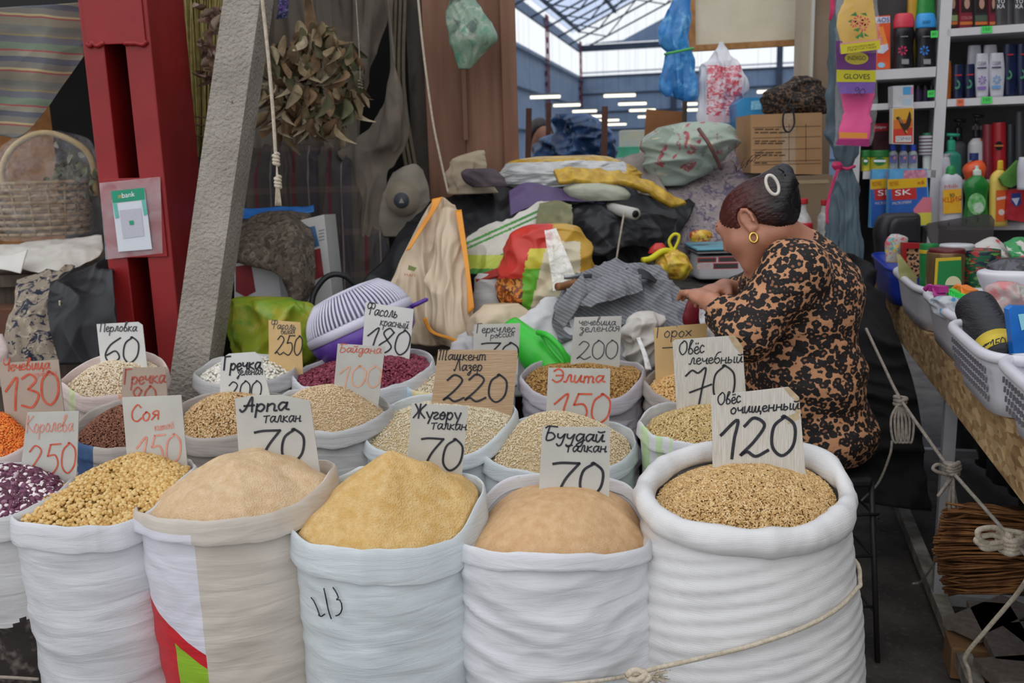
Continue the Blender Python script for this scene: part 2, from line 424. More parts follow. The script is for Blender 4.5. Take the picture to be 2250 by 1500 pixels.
def heap(s, name, label, cat, mat, peak=None, h=.05, drop=.026, power=1.7, lump=.002, ls=40, seed=1, grain=None, n=0, gsz=(.004, .0015, .0015), gmat=None, tilt=.5, ico=1):
    """contents of a sack: a mound with its surface, or a mound strewn with single grains"""
    R, C = s['ring'], s['C']; edge = R.copy(); edge[:, 2] -= drop
    pk = C.copy(); pk[2] = edge[:, 2].mean() + h
    if peak: pk = P(peak[0], peak[1], C[1] + (peak[2] if len(peak) > 2 else 0))
    def surf(a, r):                                    # a in 0..1 around, r in 0..1 from the centre
        i = a * len(edge); i0 = np.floor(i).astype(int) % len(edge); f = (i - np.floor(i))[:, None]
        e = edge[i0] * (1 - f) + edge[(i0 + 1) % len(edge)] * f
        p = pk + (e - pk) * r[:, None]; p[:, 2] = e[:, 2] + (pk[2] - e[:, 2]) * (1 - r ** power)
        p[:, 2] += sn(p * (1, 1, .3), ls, seed, 6) * lump * np.minimum(1, (1.02 - r) * 5) + sn(p * (1, 1, .3), ls * .35, seed + 4, 5) * lump * 1.5 * np.minimum(1, (1.0 - r) * 3)
        return p
    nr, na = 56, 168; G = []
    for r in np.linspace(1, .02, nr): G.append(surf(np.arange(na) / na, np.full(na, r)))
    base = G[0].copy(); base[:, 2] -= .05
    V, Fc = rings(np.array([base] + G), True, True)
    if not n:
        return mk(name, (V, Fc), mat, None, label=label, cat=cat, kind='stuff')
    rs = np.random.RandomState(seed); a = rs.rand(n); r = np.sqrt(rs.rand(n)) * .985
    p = surf(a, r); p2 = surf((a + .004) % 1, r); p3 = surf(a, np.clip(r + .01, 0, 1))
    N = np.cross(p3 - p, p2 - p); N /= np.linalg.norm(N, axis=1)[:, None] + 1e-9; N[N[:, 2] < 0] *= -1
    p = p + N * (rs.rand(n)[:, None] * gsz[2] * 1.3)
    bm = bmesh.new(); bmesh.ops.create_icosphere(bm, subdivisions=ico, radius=1); bm.verts.index_update()
    gv = np.array([v.co[:] for v in bm.verts]); gf = np.array([[v.index for v in f.verts] for f in bm.faces]); bm.free()
    gv = gv * np.array(gsz)
    X = rs.normal(size=(n, 3)); X -= N * (X * N).sum(1)[:, None]; X /= np.linalg.norm(X, axis=1)[:, None]
    X += N * rs.normal(size=(n, 1)) * tilt * .5; X /= np.linalg.norm(X, axis=1)[:, None]
    Yv = np.cross(N, X); Yv /= np.linalg.norm(Yv, axis=1)[:, None]; Z = np.cross(X, Yv)
    sc = (.8 + .4 * rs.rand(n))[:, None, None]
    W = (p[:, None] + sc * (gv[None, :, :1] * X[:, None] + gv[None, :, 1:2] * Yv[:, None] + gv[None, :, 2:] * Z[:, None])).reshape(-1, 3)
    FF = (gf[None] + (np.arange(n) * len(gv))[:, None, None]).reshape(-1, 3)
    tri = []
    for f in Fc: tri += [f] if len(f) == 3 else [[f[0], f[1], f[2]], [f[0], f[2], f[3]]]
    FF = np.vstack([FF, np.array(tri) + len(W)]); W = np.vstack([W, V - np.array([0, 0, .002])])
    mi = np.zeros(len(FF), int); mi[n * len(gf):] = 1
    return mk(name, (W, FF), mat, None, label=label, cat=cat, kind='stuff', mats=[gmat, mat], mi=mi)

def grain_mat(name, stops, rough=.5, spot=None):
    t = NT(name); g = t.n('ShaderNodeNewGeometry').outputs['Random Per Island']
    col = t.ramp(g, stops)
    if spot:
        col = t.mix(t.ramp(t.noise(t.coord(), spot[0], 2), [(spot[2], (0, 0, 0)), (spot[2] + .03, (1, 1, 1))]), col, spot[1])
    t.set(col=col, rough=rough, spec=.35); return t.mat
def flour(name, c1, c2, bump=.5, bs=450):
    t = NT(name); v = t.coord(); col = t.ramp(t.noise(v, 60, 5), [(.3, c2), (.7, c1)])
    n = t.noise(v, bs, 5); col = t.mix(t.ramp(n, [(.35, (.35, .35, .35)), (.5, (0, 0, 0))]), col, c2)
    t.set(col=col, rough=.95, spec=.1); t.bump(n, bump, .006); return t.mat

# ---- front row
def on_sack0(x, y): return P(x, y, 1.535)
def p_soy(x, y): return 0
s0 = sack('grey-white sack of mottled purple beans at the left edge, front row', [(-190, 1075), (-120, 1120), (-30, 1138), (40, 1122), (120, 1080), (165, 1045)],
          [(140, 1028), (60, 1018), (-60, 1015), (-150, 1035)], 1.72, .1, mat=GREYW, seed=11, bot=.78, paint=lambda x, y: 1 if y > 1378 - (x - 0) * .28 + 6 * math.sin(x * .09) else 0, mats=[M('dark_speckled_cloth', '#2a2422', '#6a5f58', 45, .85, .3, 80, lo=.5, hi=.72)])
mk('floor_cord', tube([on_sack0(x, y) for x, y in ((-60, 1486), (0, 1487), (40, 1489), (84, 1492))], .003, 8, 30), M('thin_grey_cord', '#9a9084', '#857b70', 60, .9), label='thin grey cord tied round the dark wrapped sack at the left edge', cat='cord')
heap(s0, 'mottled_beans', 'dark purple beans mottled with white in the sack at the left edge', 'beans', M('bean_bed_purple', '#3c1c2b', '#5a3144', 60), peak=(30, 1035),
     n=2600, gsz=(.0085, .005, .0045), gmat=grain_mat('mottled_bean', [(0, '#43182c'), (.55, '#5e2a44'), (.8, '#7a4560'), (.84, '#d8c9cb'), (1, '#e6dcda')], .35, (130, '#d9cccd', .66)), seed=3, ico=2)
s1 = sack('white sack full of yellow soybeans, second from left in the front row', [(20, 1128), (60, 1146), (180, 1154), (260, 1150), (335, 1112), (385, 1058), (430, 1025)],
          [(405, 1002), (335, 985), (280, 1003), (205, 1038), (120, 1086), (50, 1116)], 1.70, .42, mat=WHITE, seed=12, cuff=.045, bot=.72)
heap(s1, 'soybeans', 'pale yellow soybeans heaped in a white sack', 'soybeans', M('soy_bed', '#8c6a35', '#a98850', 80), peak=(300, 1003, .06), drop=.012, power=1.5,
     n=4600, gsz=(.0042, .0038, .0036), gmat=grain_mat('soybean', [(0, '#b98d4a'), (.4, '#cda766'), (1, '#dcbf85')], .45), seed=4, ico=2)
def p2(x, y):
    if x < 436 + (y - 1150) * .02 and y > 1165:
        edge = 1392 + (x - 355) * .62
        if y > edge:
            return 3 if (x > 374 + (y - 1400) * .0 and y > edge + 34) else 2
        return 1
    return 0
s2 = sack('beige sack with red and green print and white panel, holding barley flour', [(298, 1118), (340, 1133), (420, 1141), (520, 1138), (620, 1118), (682, 1078), (738, 1022)],
          [(715, 1012), (650, 1008), (560, 1004), (475, 1008), (425, 1040), (350, 1086)], 1.66, .3, mat=BEIGEW, seed=13, cuff=.04, bot=.72,
          mats=None)
def print_sack(s):
    """beige cloth with a white panel, red field and green block printed low on its left side"""
    o = wloc(s['t']); L = lambda x, y: P(x, y, s['C'][1] - .16) - o; t = NT('printed_beige_sack'); v = t.coord(); sx = t.n('ShaderNodeSeparateXYZ', {0: v}); X, Yv, Z = sx.outputs
    a, b, c, g = L(432, 1250), L(355, 1390), L(435, 1432), L(374, 1440); big = t.noise(v, 5, 3); k = (c[2] - b[2]) / (c[0] - b[0])
    front = t.math('LESS_THAN', Yv, .02); panel = t.math('MULTIPLY', front, t.math('LESS_THAN', X, a[0])); panel = t.math('MULTIPLY', panel, t.math('LESS_THAN', Z, L(360, 1172)[2]))
    edge = t.math('SUBTRACT', Z, t.math('ADD', t.math('MULTIPLY', X, k), b[2] - k * b[0])); red = t.math('MULTIPLY', panel, t.math('LESS_THAN', edge, 0)); grn = t.math('MULTIPLY', red, t.math('MULTIPLY', t.math('LESS_THAN', edge, -.028), t.math('GREATER_THAN', X, g[0])))
    col = t.mix(panel, t.ramp(big, [(.3, '#bdb3a8'), (.65, '#cfc6bb')]), t.ramp(big, [(.3, '#cbc9d3'), (.65, '#dddbe4')])); col = t.mix(grn, t.mix(red, col, '#c3272f'), '#8fb530')
    t.set(col=col, rough=.5, spec=.3); t.bump(t.noise(t.coord((5, 5, 34)), 1.3, 4, .9), .45, .006); return t.mat
_pm = print_sack(s2)
for _c in s2['t'].children: _c.data.materials[0] = _pm
heap(s2, 'barley_flour', 'pinkish beige roasted barley flour heaped in the beige printed sack', 'flour', flour('barley_flour', '#e6caa8', '#d6b48c', .8, 350), peak=(520, 1000, .03), power=2.4, lump=.007, ls=34, seed=5)
s3 = sack('white sack with scrawled number, holding the highest heap of yellow flour', [(638, 1158), (665, 1180), (705, 1195), (800, 1201), (900, 1204), (965, 1194), (1015, 1165), (1064, 1072)],
          [(1040, 1046), (960, 1030), (860, 1025), (785, 1030), (720, 1062), (662, 1122)], 1.62, .22, mat=COOLW, seed=14, cuff=.06, bot=.80)
heap(s3, 'corn_flour', 'golden yellow roasted corn flour rising to a peak in a white sack', 'flour', flour('corn_flour', '#e8c78f', '#d6ab68', .9, 300), peak=(858, 988, .02), power=1.32, lump=.009, ls=36, seed=6, drop=.01)
s4 = sack('white creased sack of brown wheat flour beside the ribbed oat sack', [(998, 1190), (1060, 1203), (1180, 1215), (1300, 1214), (1390, 1205), (1425, 1188), (1434, 1152)],
          [(1420, 1120), (1386, 1068), (1335, 1050), (1200, 1040), (1105, 1058), (1045, 1118)], 1.62, .06, mat=WHITE, seed=15, cuff=.03, wr=.005, bot=.9, bulge=.015)
heap(s4, 'wheat_flour', 'light brown roasted wheat flour in the white creased sack', 'flour', flour('wheat_flour', '#dab68e', '#c8a075', .5), peak=(1230, 1078, .02), power=2.6, lump=.0025, ls=30, seed=7, drop=.03)
s5 = sack('big ribbed white sack with thick rolled rim, full of hulled oats', [(1414, 1092), (1440, 1138), (1520, 1174), (1640, 1192), (1760, 1186), (1838, 1152), (1866, 1108)],
          [(1848, 1052), (1790, 1008), (1700, 992), (1580, 990), (1490, 1012), (1432, 1050)], 1.66, 0, mat=RIBW, seed=16, roll=.022, ribs=.0026, wr=.003, bot=1.28, bulge=.03)
heap(s5, 'hulled_oats', 'golden brown hulled oat grains filling the big ribbed sack', 'oats', M('oat_bed', '#7a5a33', '#94713f', 80), peak=(1640, 1030, .04), power=1.9, drop=.012, lump=.003,
     n=17000, gsz=(.0040, .0014, .0013), gmat=grain_mat('oat_grain', [(0, '#ac8350'), (.3, '#c6a06a'), (.75, '#d8b680'), (1, '#e8d0a4')], .5), seed=8)
# ---- second row
r2a = sack('sack of orange lentils at the left edge behind the mottled beans', [(-215, 950), (-140, 995), (-30, 1008), (45, 985), (85, 950)], [(60, 930), (-20, 918), (-140, 925)], 2.2, .05, mat=PINKW, seed=21, group='open grain sacks in the second row')
heap(r2a, 'orange_lentils', 'bright orange split lentils heaped at the left edge', 'lentils', M('lentil_bed', '#b4501c', '#cc6424', 80), peak=(0, 905), n=4200, gsz=(.0028, .0028, .0013),
     gmat=grain_mat('orange_lentil', [(0, '#d4601d'), (.5, '#e8772c'), (1, '#f19a4c')]), seed=21)
def p2b(x, y): return 1 if (170 < x < 205 and y > 970) else (2 if 190 < x < 194 else 0)
r2b = sack('blue-striped grey sack of dark brown buckwheat', [(150, 955), (200, 980), (270, 980), (345, 965), (398, 930)], [(380, 892), (320, 872), (250, 880), (185, 912)], 2.15, .2, mat=DIRTYW, seed=22, paint=p2b,
           mats=[M('blue_stripe', '#2f4a72', '#3b5a85', 40), M('cream_stripe', '#c8bd9a')], group='open grain sacks in the second row')
heap(r2b, 'buckwheat', 'dark brown roasted buckwheat in the blue-striped sack', 'buckwheat', M('buckwheat_bed', '#4a2d22', '#5d3a2b', 80), peak=(275, 895), n=5200, gsz=(.0029, .0022, .0020),
     gmat=grain_mat('buckwheat_grain', [(0, '#5a3526'), (.5, '#7a4c38'), (1, '#94644b')]), seed=22, power=1.5)
r2c = sack('grey sack of pale brown green-buckwheat grains behind the barley flour', [(378, 930), (420, 960), (500, 957), (600, 942), (652, 905)], [(632, 872), (560, 860), (480, 860), (405, 885)], 2.2, .1, mat=DIRTYW, seed=23, group='open grain sacks in the second row')
heap(r2c, 'green_buckwheat', 'pale golden green-buckwheat grains behind the barley flour', 'buckwheat', M('gbuck_bed', '#8a6a3e', '#a58552', 80), peak=(500, 866), n=5200, gsz=(.0035, .0024, .0022),
     gmat=grain_mat('green_buckwheat_grain', [(0, '#a98252'), (.5, '#c6a272'), (1, '#dcc49b')]), seed=23)
r2d = sack('grey sack topped with a smooth mound of pale rice, behind the yellow flour', [(588, 890), (640, 930), (710, 945), (790, 935), (858, 895)], [(840, 872), (780, 856), (700, 852), (630, 862)], 2.2, .0, mat=GREYW, seed=24, group='open grain sacks in the second row')
RICEB = M('rice_bed', '#b9a078', '#cbb48d', 80)
heap(r2d, 'pinkish_rice', 'mound of pinkish cream rice between the flour signs', 'rice', RICEB, peak=(715, 850), power=2.2, n=7000, gsz=(.0028, .0010, .0010),
     gmat=grain_mat('pink_rice_grain', [(0, '#c5a67e'), (.5, '#dabf9a'), (1, '#e8d6b8')]), seed=24)
r2e = sack('white-green sack of white rice under the cardboard sign', [(788, 942), (830, 985), (930, 1003), (1040, 990), (1112, 935), (1133, 900)], [(1115, 880), (1040, 866), (940, 866), (850, 892)], 2.18, .12, mat=COOLW, seed=25, group='open grain sacks in the second row')
heap(r2e, 'white_rice', 'cream white long rice in the sack under the cardboard sign', 'rice', RICEB, peak=(960, 895), drop=.02, power=2, n=8000, gsz=(.0031, .0010, .0010),
     gmat=grain_mat('white_rice_grain', [(0, '#cdbf9a'), (.5, '#e0d4b6'), (1, '#eee6d2')]), seed=25)
r2f = sack('white sack of cream rice behind the brown wheat flour', [(1058, 995), (1100, 1022), (1200, 1038), (1300, 1034), (1370, 1008), (1398, 972)], [(1385, 940), (1330, 922), (1230, 908), (1150, 918), (1090, 952)], 2.12, .05, mat=COOLW, seed=26, group='open grain sacks in the second row')
heap(r2f, 'cream_rice', 'cream round rice heaped behind the brown wheat flour', 'rice', RICEB, peak=(1215, 908), power=1.8, n=9000, gsz=(.0027, .0011, .0011),
     gmat=grain_mat('cream_rice_grain', [(0, '#cdb68c'), (.5, '#dfcdaa'), (1, '#ece0c6')]), seed=26)
def p2g(x, y):
    if y < 935: return 0
    k = (x - 1405 - (y - 950) * .05)
    if 4 < k < 20 or 34 < k < 50 or 64 < k < 72: return 1
    return 2 if 76 < k < 79 else 0
r2g = sack('white sack with pale green stripes, holding long unhulled oats', [(1404, 922), (1440, 955), (1530, 972), (1630, 974), (1715, 952), (1745, 915)], [(1722, 888), (1640, 872), (1540, 878), (1440, 890)], 2.12, .0, mat=WHITE, seed=27, paint=p2g,
           mats=[M('pale_green_stripe', '#b5cf9c', '#c4d9ae', 50), M('pink_thread', '#c9768a')], group='open grain sacks in the second row')
heap(r2g, 'unhulled_oats', 'long straw-coloured unhulled oats in the green-striped sack', 'oats', M('straw_bed', '#8d7443', '#a98e58', 80), peak=(1560, 895), n=6500, gsz=(.0062, .0015, .0014),
     gmat=grain_mat('unhulled_oat', [(0, '#b3935a'), (.5, '#cfb27a'), (1, '#e3cfa0')]), seed=27, tilt=.8)
# ---- third row
def p3a(x, y): return 1 if (260 < x < 300 and 845 < y < 880) else (2 if 150 < x < 165 else 0)
r3a = sack('pink and orange printed sack of pearl barley in front of the red column', [(130, 835), (180, 868), (250, 868), (320, 852), (366, 812)], [(352, 785), (300, 768), (240, 775), (180, 798)], 2.5, .15, mat=PINKW, seed=31, paint=p3a,
           mats=[M('orange_print', '#d98a5e', '#d9b09a', 60), M('lime_print', '#b9c98a', '#d4d6bd', 60)], group='open grain sacks in the third row')
heap(r3a, 'pearl_barley', 'creamy white pearl barley heaped before the red column', 'barley', RICEB, peak=(235, 800), n=4200, gsz=(.0033, .0023, .0022),
     gmat=grain_mat('pearl_barley_grain', [(0, '#cdb592'), (.5, '#e2cfb2'), (1, '#efe4cf')]), seed=31)
r3b = sack('grey sack of white beans below the yellow-green bag', [(426, 818), (455, 838), (530, 842), (605, 830), (648, 805)], [(625, 788), (545, 776), (470, 788)], 2.62, .05, mat=GREYW, seed=32, group='open grain sacks in the third row')
heap(r3b, 'white_beans', 'white oval beans below the yellow-green bag', 'beans', M('white_bean_bed', '#a09a8b', '#b8b2a2', 60), peak=(540, 785), n=1700, gsz=(.0062, .0038, .0034),
     gmat=grain_mat('white_bean', [(0, '#cfc9bb'), (.5, '#e4dfd3'), (1, '#f1eee6')], .4), seed=32)
r3c = sack('wide white sack of red kidney beans below the purple colander', [(642, 822), (672, 848), (760, 860), (860, 846), (930, 815), (953, 788)], [(930, 770), (860, 763), (770, 770), (692, 795)], 2.62, .12, mat=WHITE, seed=33, cuff=.05, group='open grain sacks in the third row')
heap(r3c, 'red_kidney_beans', 'dark red kidney beans in the wide sack below the purple colander', 'beans', M('red_bean_bed', '#4a1624', '#5e2030', 60), peak=(800, 788), drop=.02, n=3000, gsz=(.0075, .0042, .0038),
     gmat=grain_mat('red_bean', [(0, '#5c1a2c'), (.5, '#7a2a3e'), (1, '#96465a')], .35), seed=33)
def p3d(x, y): return 1 if (x < 905) else (2 if 905 < x < 945 and y > 848 else 0)
r3d = sack('white and blue printed sack of oat flakes half hidden by the cardboard sign', [(890, 846), (920, 860), (1000, 866), (1085, 850), (1132, 818)], [(1110, 796), (1020, 790), (935, 812)], 2.55, .1, mat=WHITE, seed=34, paint=p3d,
           mats=[M('pale_blue_print', '#a9c6d6', '#c2d3da', 40), M('pale_yellow_print', '#d8c58e', '#e2d6ae', 40)], group='open grain sacks in the third row')
heap(r3d, 'oat_flakes', 'pale oat flakes behind the cardboard sign', 'oats', RICEB, peak=(1010, 808), n=2500, gsz=(.004, .0035, .0008), gmat=grain_mat('oat_flake', [(0, '#cdbb98'), (1, '#e6dcc4')]), seed=34)
r3e = sack('crumpled lilac-white sack of brown green lentils below the grey shirt', [(1143, 822), (1180, 862), (1270, 880), (1355, 872), (1402, 835), (1416, 806)], [(1398, 796), (1340, 790), (1250, 787), (1180, 795)], 2.6, .05, mat=sack_mat('lilac_white_sack', '#cfcad2', '#b3aab0'), wr=.009, seed=35, group='open grain sacks in the third row')
heap(r3e, 'green_lentils', 'golden brown lentils in the crumpled sack below the grey shirt', 'lentils', M('glentil_bed', '#6e4d26', '#85602f', 60), peak=(1290, 803), drop=.015, n=5200, gsz=(.0036, .0034, .0017),
     gmat=grain_mat('green_lentil', [(0, '#8a6232'), (.5, '#a87e45'), (1, '#c3a066')]), seed=35)
r3f = sack('dusty brown-grey sack of split peas beside the woman', [(1416, 835), (1450, 870), (1520, 892), (1600, 884), (1655, 850)], [(1645, 822), (1580, 802), (1490, 800), (1436, 815)], 2.56, .0, mat=DIRTYW, wr=.008, seed=36, group='open grain sacks in the third row')
heap(r3f, 'split_peas', 'yellow-orange split peas in the dusty sack beside the woman', 'peas', M('pea_bed', '#a97a3c', '#c4954f', 60), peak=(1510, 822), n=2600, gsz=(.0036, .0036, .0026),
     gmat=grain_mat('split_pea', [(0, '#d39f5c'), (.5, '#e6bb7c'), (1, '#f0d29e')]), seed=36)

# ================================================================== handwriting
GL = {}
def _g(ch, w, s): GL[ch] = (w, [[tuple(float(q) for q in p.split(',')) for p in st.split()] for st in s.split(';')])
for ch, w, s in (('9', 6, '5,8 3,10 .8,8 2.4,5.6 5,8 4.6,3 2,0'),
    ('0', 6, '3,10 .7,7.5 .7,2.5 3,0 5.3,2.5 5.3,7.5 3,10 2.4,9.9'), ('1', 4.5, '0,6.2 3.4,10 3,5 2.8,0'), ('2', 6.4, '.6,8 2.6,10 5,8 3,4 .2,.6 1.6,1.4 3.6,.1 6.2,1.5'),
    ('3', 6, '.5,9 3,10 4.8,8 2.4,5.6;2.4,5.6 5.5,3.6 3.6,.1 .3,1'), ('5', 6.2, '5.8,10 2,9.9;2,9.9 1.2,6;1.2,6 4,6.2 5.3,3 3.5,0 .5,.8'),
    ('6', 6, '4.8,10 1.5,7 .3,3 2.5,0 5.2,2 3.6,4.8 .8,3.2'), ('7', 6.5, '0,9.6 2,10 6,10;6,10 3.4,5 2.2,0'), ('8', 6, '4.8,8.6 3,10 1.2,8 3,5.3 5.2,2.5 3,0 .6,2.5 3,5.3 5,8.6'),
    ('7x', 6.5, '0,8.2 1.5,9.6 3,8.8 4.8,10 4.2,5 3.6,0;1.2,3.6 6.4,5.4'), ('-', 6, '.5,4 5.5,4.3'),
    ('а', 5.2, '4.2,4.5 2,5 .5,2.5 1.8,0 4.2,3.5;4.4,5 4,1.2 5.4,.4'), ('б', 5, '4.8,9.5 2.5,8.5 .8,4.5 .6,2 2.5,0 4.5,2 3.3,4.6 1,3.4'),
    ('в', 4.8, '.5,3 3,8 3.6,9.3 2.2,9.5 1,4 1,.5 3,.2 4,2 2.5,4 1.2,3.8'), ('г', 4.2, '.3,4.2 1.8,5 3.2,4 .8,1.4 2,.1 4,1'),
    ('д', 5.2, '4.2,4.5 2,5 .5,2.5 1.8,0 4.2,3.5;4.4,5 4,-2 2.5,-4 1.2,-2.5 5,.8'), ('е', 4.3, '.6,2.2 3.4,3.2 2.5,5 .7,3.8 .8,1 2.5,0 4.2,1.2'),
    ('ё', 4.3, '.6,2.2 3.4,3.2 2.5,5 .7,3.8 .8,1 2.5,0 4.2,1.2;1.4,6.8 1.6,7.4;3,6.8 3.2,7.4'), ('ж', 6.2, '.3,4.6 2.5,2.6 .3,.2;3,5 3,0;5.7,4.8 3.4,2.6 5.8,.2'),
    ('з', 4.4, '.6,4.4 2.2,5 3.4,4 1.8,2.8;1.8,2.8 3.6,1 2.2,-3.5 .8,-2.6 4,.8'), ('и', 5.2, '.6,5 .6,1 2,0 3.8,4.8;4,5 3.8,.8 5.2,.5'),
    ('й', 5.2, '.6,5 .6,1 2,0 3.8,4.8;4,5 3.8,.8 5.2,.5;1.2,7 2.8,6.5 4.6,7.2'), ('к', 4.8, '.8,5 .6,0;3.8,4.8 1,2.6 4.4,.1'),
    ('л', 5.2, '.2,.3 1.4,.4 2.6,5 3.8,4.8 3.8,.8 5,.4'), ('м', 6.2, '.2,.2 1.2,.4 1.8,5 3,1 4.6,5 4.8,.6 6,.4'), ('н', 5.4, '.8,5 .6,0;.7,2.6 4,2.8;4.2,5 4,.5 5.2,.5'),
    ('о', 4.8, '2.4,5 .6,3 1.2,.3 3,.2 4,3 2.6,5 2,4.8'), ('ө', 4.8, '2.4,5 .6,3 1.2,.3 3,.2 4,3 2.6,5 2,4.8;.7,2.6 4,2.7'), ('п', 5.2, '.7,5 .5,0;.6,3.4 2.5,5 3.8,4 3.8,.6 5,.4'),
    ('р', 5, '.8,5 .4,-4;.7,3 2.5,5 4.2,3 2.8,0 .8,1'), ('с', 4.2, '3.6,4.2 2,5 .5,2.6 1.6,.1 3.8,1'), ('т', 6.4, '.6,5 .5,0;.6,3.6 1.8,5 2.8,4 2.8,0;2.8,3.6 4,5 5.2,4 5.2,.6 6,.4'),
    ('t', 5.4, '.2,5.4 5,5.8;2.6,5.6 2.2,0'), ('у', 5, '.6,5 .8,2.6 2.4,2 4,4.5;4.4,5 3.2,-2.5 1.6,-4 .6,-2.6'), ('ү', 5, '.4,5 2.6,1;4.6,5 2.4,-3.5'),
    ('ф', 6.2, '3,9 2.8,-4;3,4 1.4,5 .3,2.6 1.4,0 3,1.6 4.6,0 5.7,2.6 4.6,5 3,4'), ('х', 4.6, '.4,4.8 4,.2;4,4.9 .4,.1'), ('ц', 5.6, '.6,5 .6,1 2,.2 3.8,4.8;4,5 3.9,.8 5.2,.6 5,-2'),
    ('ч', 4.8, '.5,5 .8,2.8 2.4,2.4 3.8,4;4,5 3.8,.6 5,.5'), ('ш', 7.2, '.6,5 .6,.8 1.8,.2 3,4.8;3.1,5 3,.8 4.4,.2 5.4,4.8;5.6,5 5.4,.8 6.8,.4'),
    ('щ', 7.4, '.6,5 .6,.8 1.8,.2 3,4.8;3.1,5 3,.8 4.4,.2 5.4,4.8;5.6,5 5.4,.8 6.8,.4 6.6,-2'), ('ы', 6.4, '.6,5 .6,.3 2.4,.2 3.2,1.8 1.8,2.8 .7,2;5,5 4.9,.4 6,.3'),
    ('ь', 4, '.8,5 .6,.3 2.4,.1 3.4,1.6 2,2.8 .8,2'), ('я', 4.8, '3.8,0 3.8,5 1.6,5 1,3.6 3.6,2.6;2.4,2.6 .4,0'),
    ('А', 7, '0,1.5 1,0 2.6,2 5,10 5.4,5 5.6,0;1.8,4 6.4,4.4'), ('Б', 6.6, '6.4,9.4 2,9.8 .4,8.6;2.4,9.6 1.4,.6 4,.1 5.8,2.4 4.2,5 1.6,5'), ('Г', 5.2, '.8,0 1,9.6 ;1,9.6 5,9.8'),
    ('К', 6.2, '1,10 .8,0;5.5,9.6 1.2,5 6,.2'), ('Л', 6.8, '0,1 1,.2 3.6,9.8 4.6,5 5.6,.2'), ('О', 7, '3.6,9.8 .8,7 .6,3 3,0 5.8,2.5 6,7.5 4,9.8 2.4,8.4'), ('П', 6.4, '.9,8 .7,0;.8,7.8 3,8.2 5.2,7.8;5.2,7.8 5,.4 5.6,.2'),
    ('С', 6, '5.4,8 3.4,9.9 .8,6 1.2,1.6 3.5,0 5.8,1.8'), ('Т', 8.4, '.2,8.8 2,10 8,9.6;1.8,9.8 1.2,0;4.2,9.8 3.8,0;6.8,9.6 6.4,.6 7.4,.2'),
    ('Ф', 8.2, '4.4,10 4,0;4.2,8.6 1.6,9.6 .5,7 2,4.6 4.2,6 6.6,4.8 7.8,7.4 6.2,9.6 4.2,8.6'), ('Ч', 6.2, '.8,10 .9,6 3,5 5,6.4;5.4,10 5,0'), ('Э', 6.4, '.6,8.4 3,10 5.6,7 5.2,2 2.6,0 .3,1.8;2,5 5.5,5.2'),
    ('Ж', 8.4, '.5,9.8 3,5 .4,.2;4,10 3.8,0;7.6,9.8 4.4,5 8,.2'), ('Р', 6, '1,10 .8,0;1,9.6 4,9.8 5,7.4 3.4,5 1,4.8')):
    _g(ch, w, s)
def handwrite(s, x0, y0, x1, y1, h, plane, lw, mat, parent, slant=.12, seed=0, name='handwriting', squash=1.0):
    """letters between pixel (x0,y0) and (x1,y1) on their baseline, capitals h pixels high, written on a plane"""
    p0, n = plane; rs = random.Random(seed + len(s)); toks = []
    i = 0
    while i < len(s):
        if s[i:i + 2] == '7x': toks.append('7x'); i += 2
        else: toks.append(s[i]); i += 1
    W = sum(GL[t][0] if t in GL else 3 for t in toks); kx = (x1 - x0) / W; L = math.hypot(x1 - x0, y1 - y0); dx, dy = (x1 - x0) / L, (y1 - y0) / L
    parts, cx = [], 0
    for t in toks:
        if t not in GL: cx += 3; continue
        w, strokes = GL[t]; jy = rs.uniform(-.25, .25); js = rs.uniform(.94, 1.06) * (.92 if t[0].isdigit() else 1)
        for st in strokes:
            pts = cr(st, max(6, 7 * (len(st) - 1))) if len(st) > 2 else cr(st, 5)
            q = []
            for gx, gy in pts:
                a = (cx + gx) * kx + slant * gy * h / 10; b = (gy * js + jy) * h / 10
                q.append(PP(x0 + a * dx + b * dy, y0 + a * dy - b * 1.0, p0, n))
            parts.append(ribbon(q, lw, n))
        cx += w
    return mk(name, join(*parts), mat, parent, smooth=False)

INK = M('black_marker', '#22232a', '#33343c', 60, .55); RED = M('red_marker', '#c2472f', '#d2664c', 60, .6); RED2 = M('red_brown_marker', '#a84a3c', '#bb6554', 60, .6)
ORG = M('faded_orange_marker', '#d99a76', '#e3b195', 60, .7); PEN = M('thin_black_pen', '#3a3b42', '#55565c', 60, .6); FADR = M('faded_red_marker', '#d8826f', '#dfa090', 60, .7)
CARD = {'white': M('white_card', '#dcdcd9', '#cfcfcc', 8, .7, .1, 60), 'grey': M('grey_white_card', '#c3c1ba', '#b4b2ac', 8, .7, .1, 60), 'tan': M('grey_tan_card', '#b5a394', '#a89688', 8, .75, .1, 60),
        'yel': M('yellow_tan_card', '#dcbb85', '#cfac77', 8, .75, .1, 60), 'kraft': M('kraft_cardboard', '#bfa384', '#b09374', 4, .8, .6, 6, (3, 3, 60)), 'old': M('worn_white_cardboard', '#d6d2ca', '#c2bbb0', 7, .75, .5, 5, (70, 3, 3))}
CT = M('torn_cardboard', '#b09a78', '#c4b08f', 40, .9, .3)
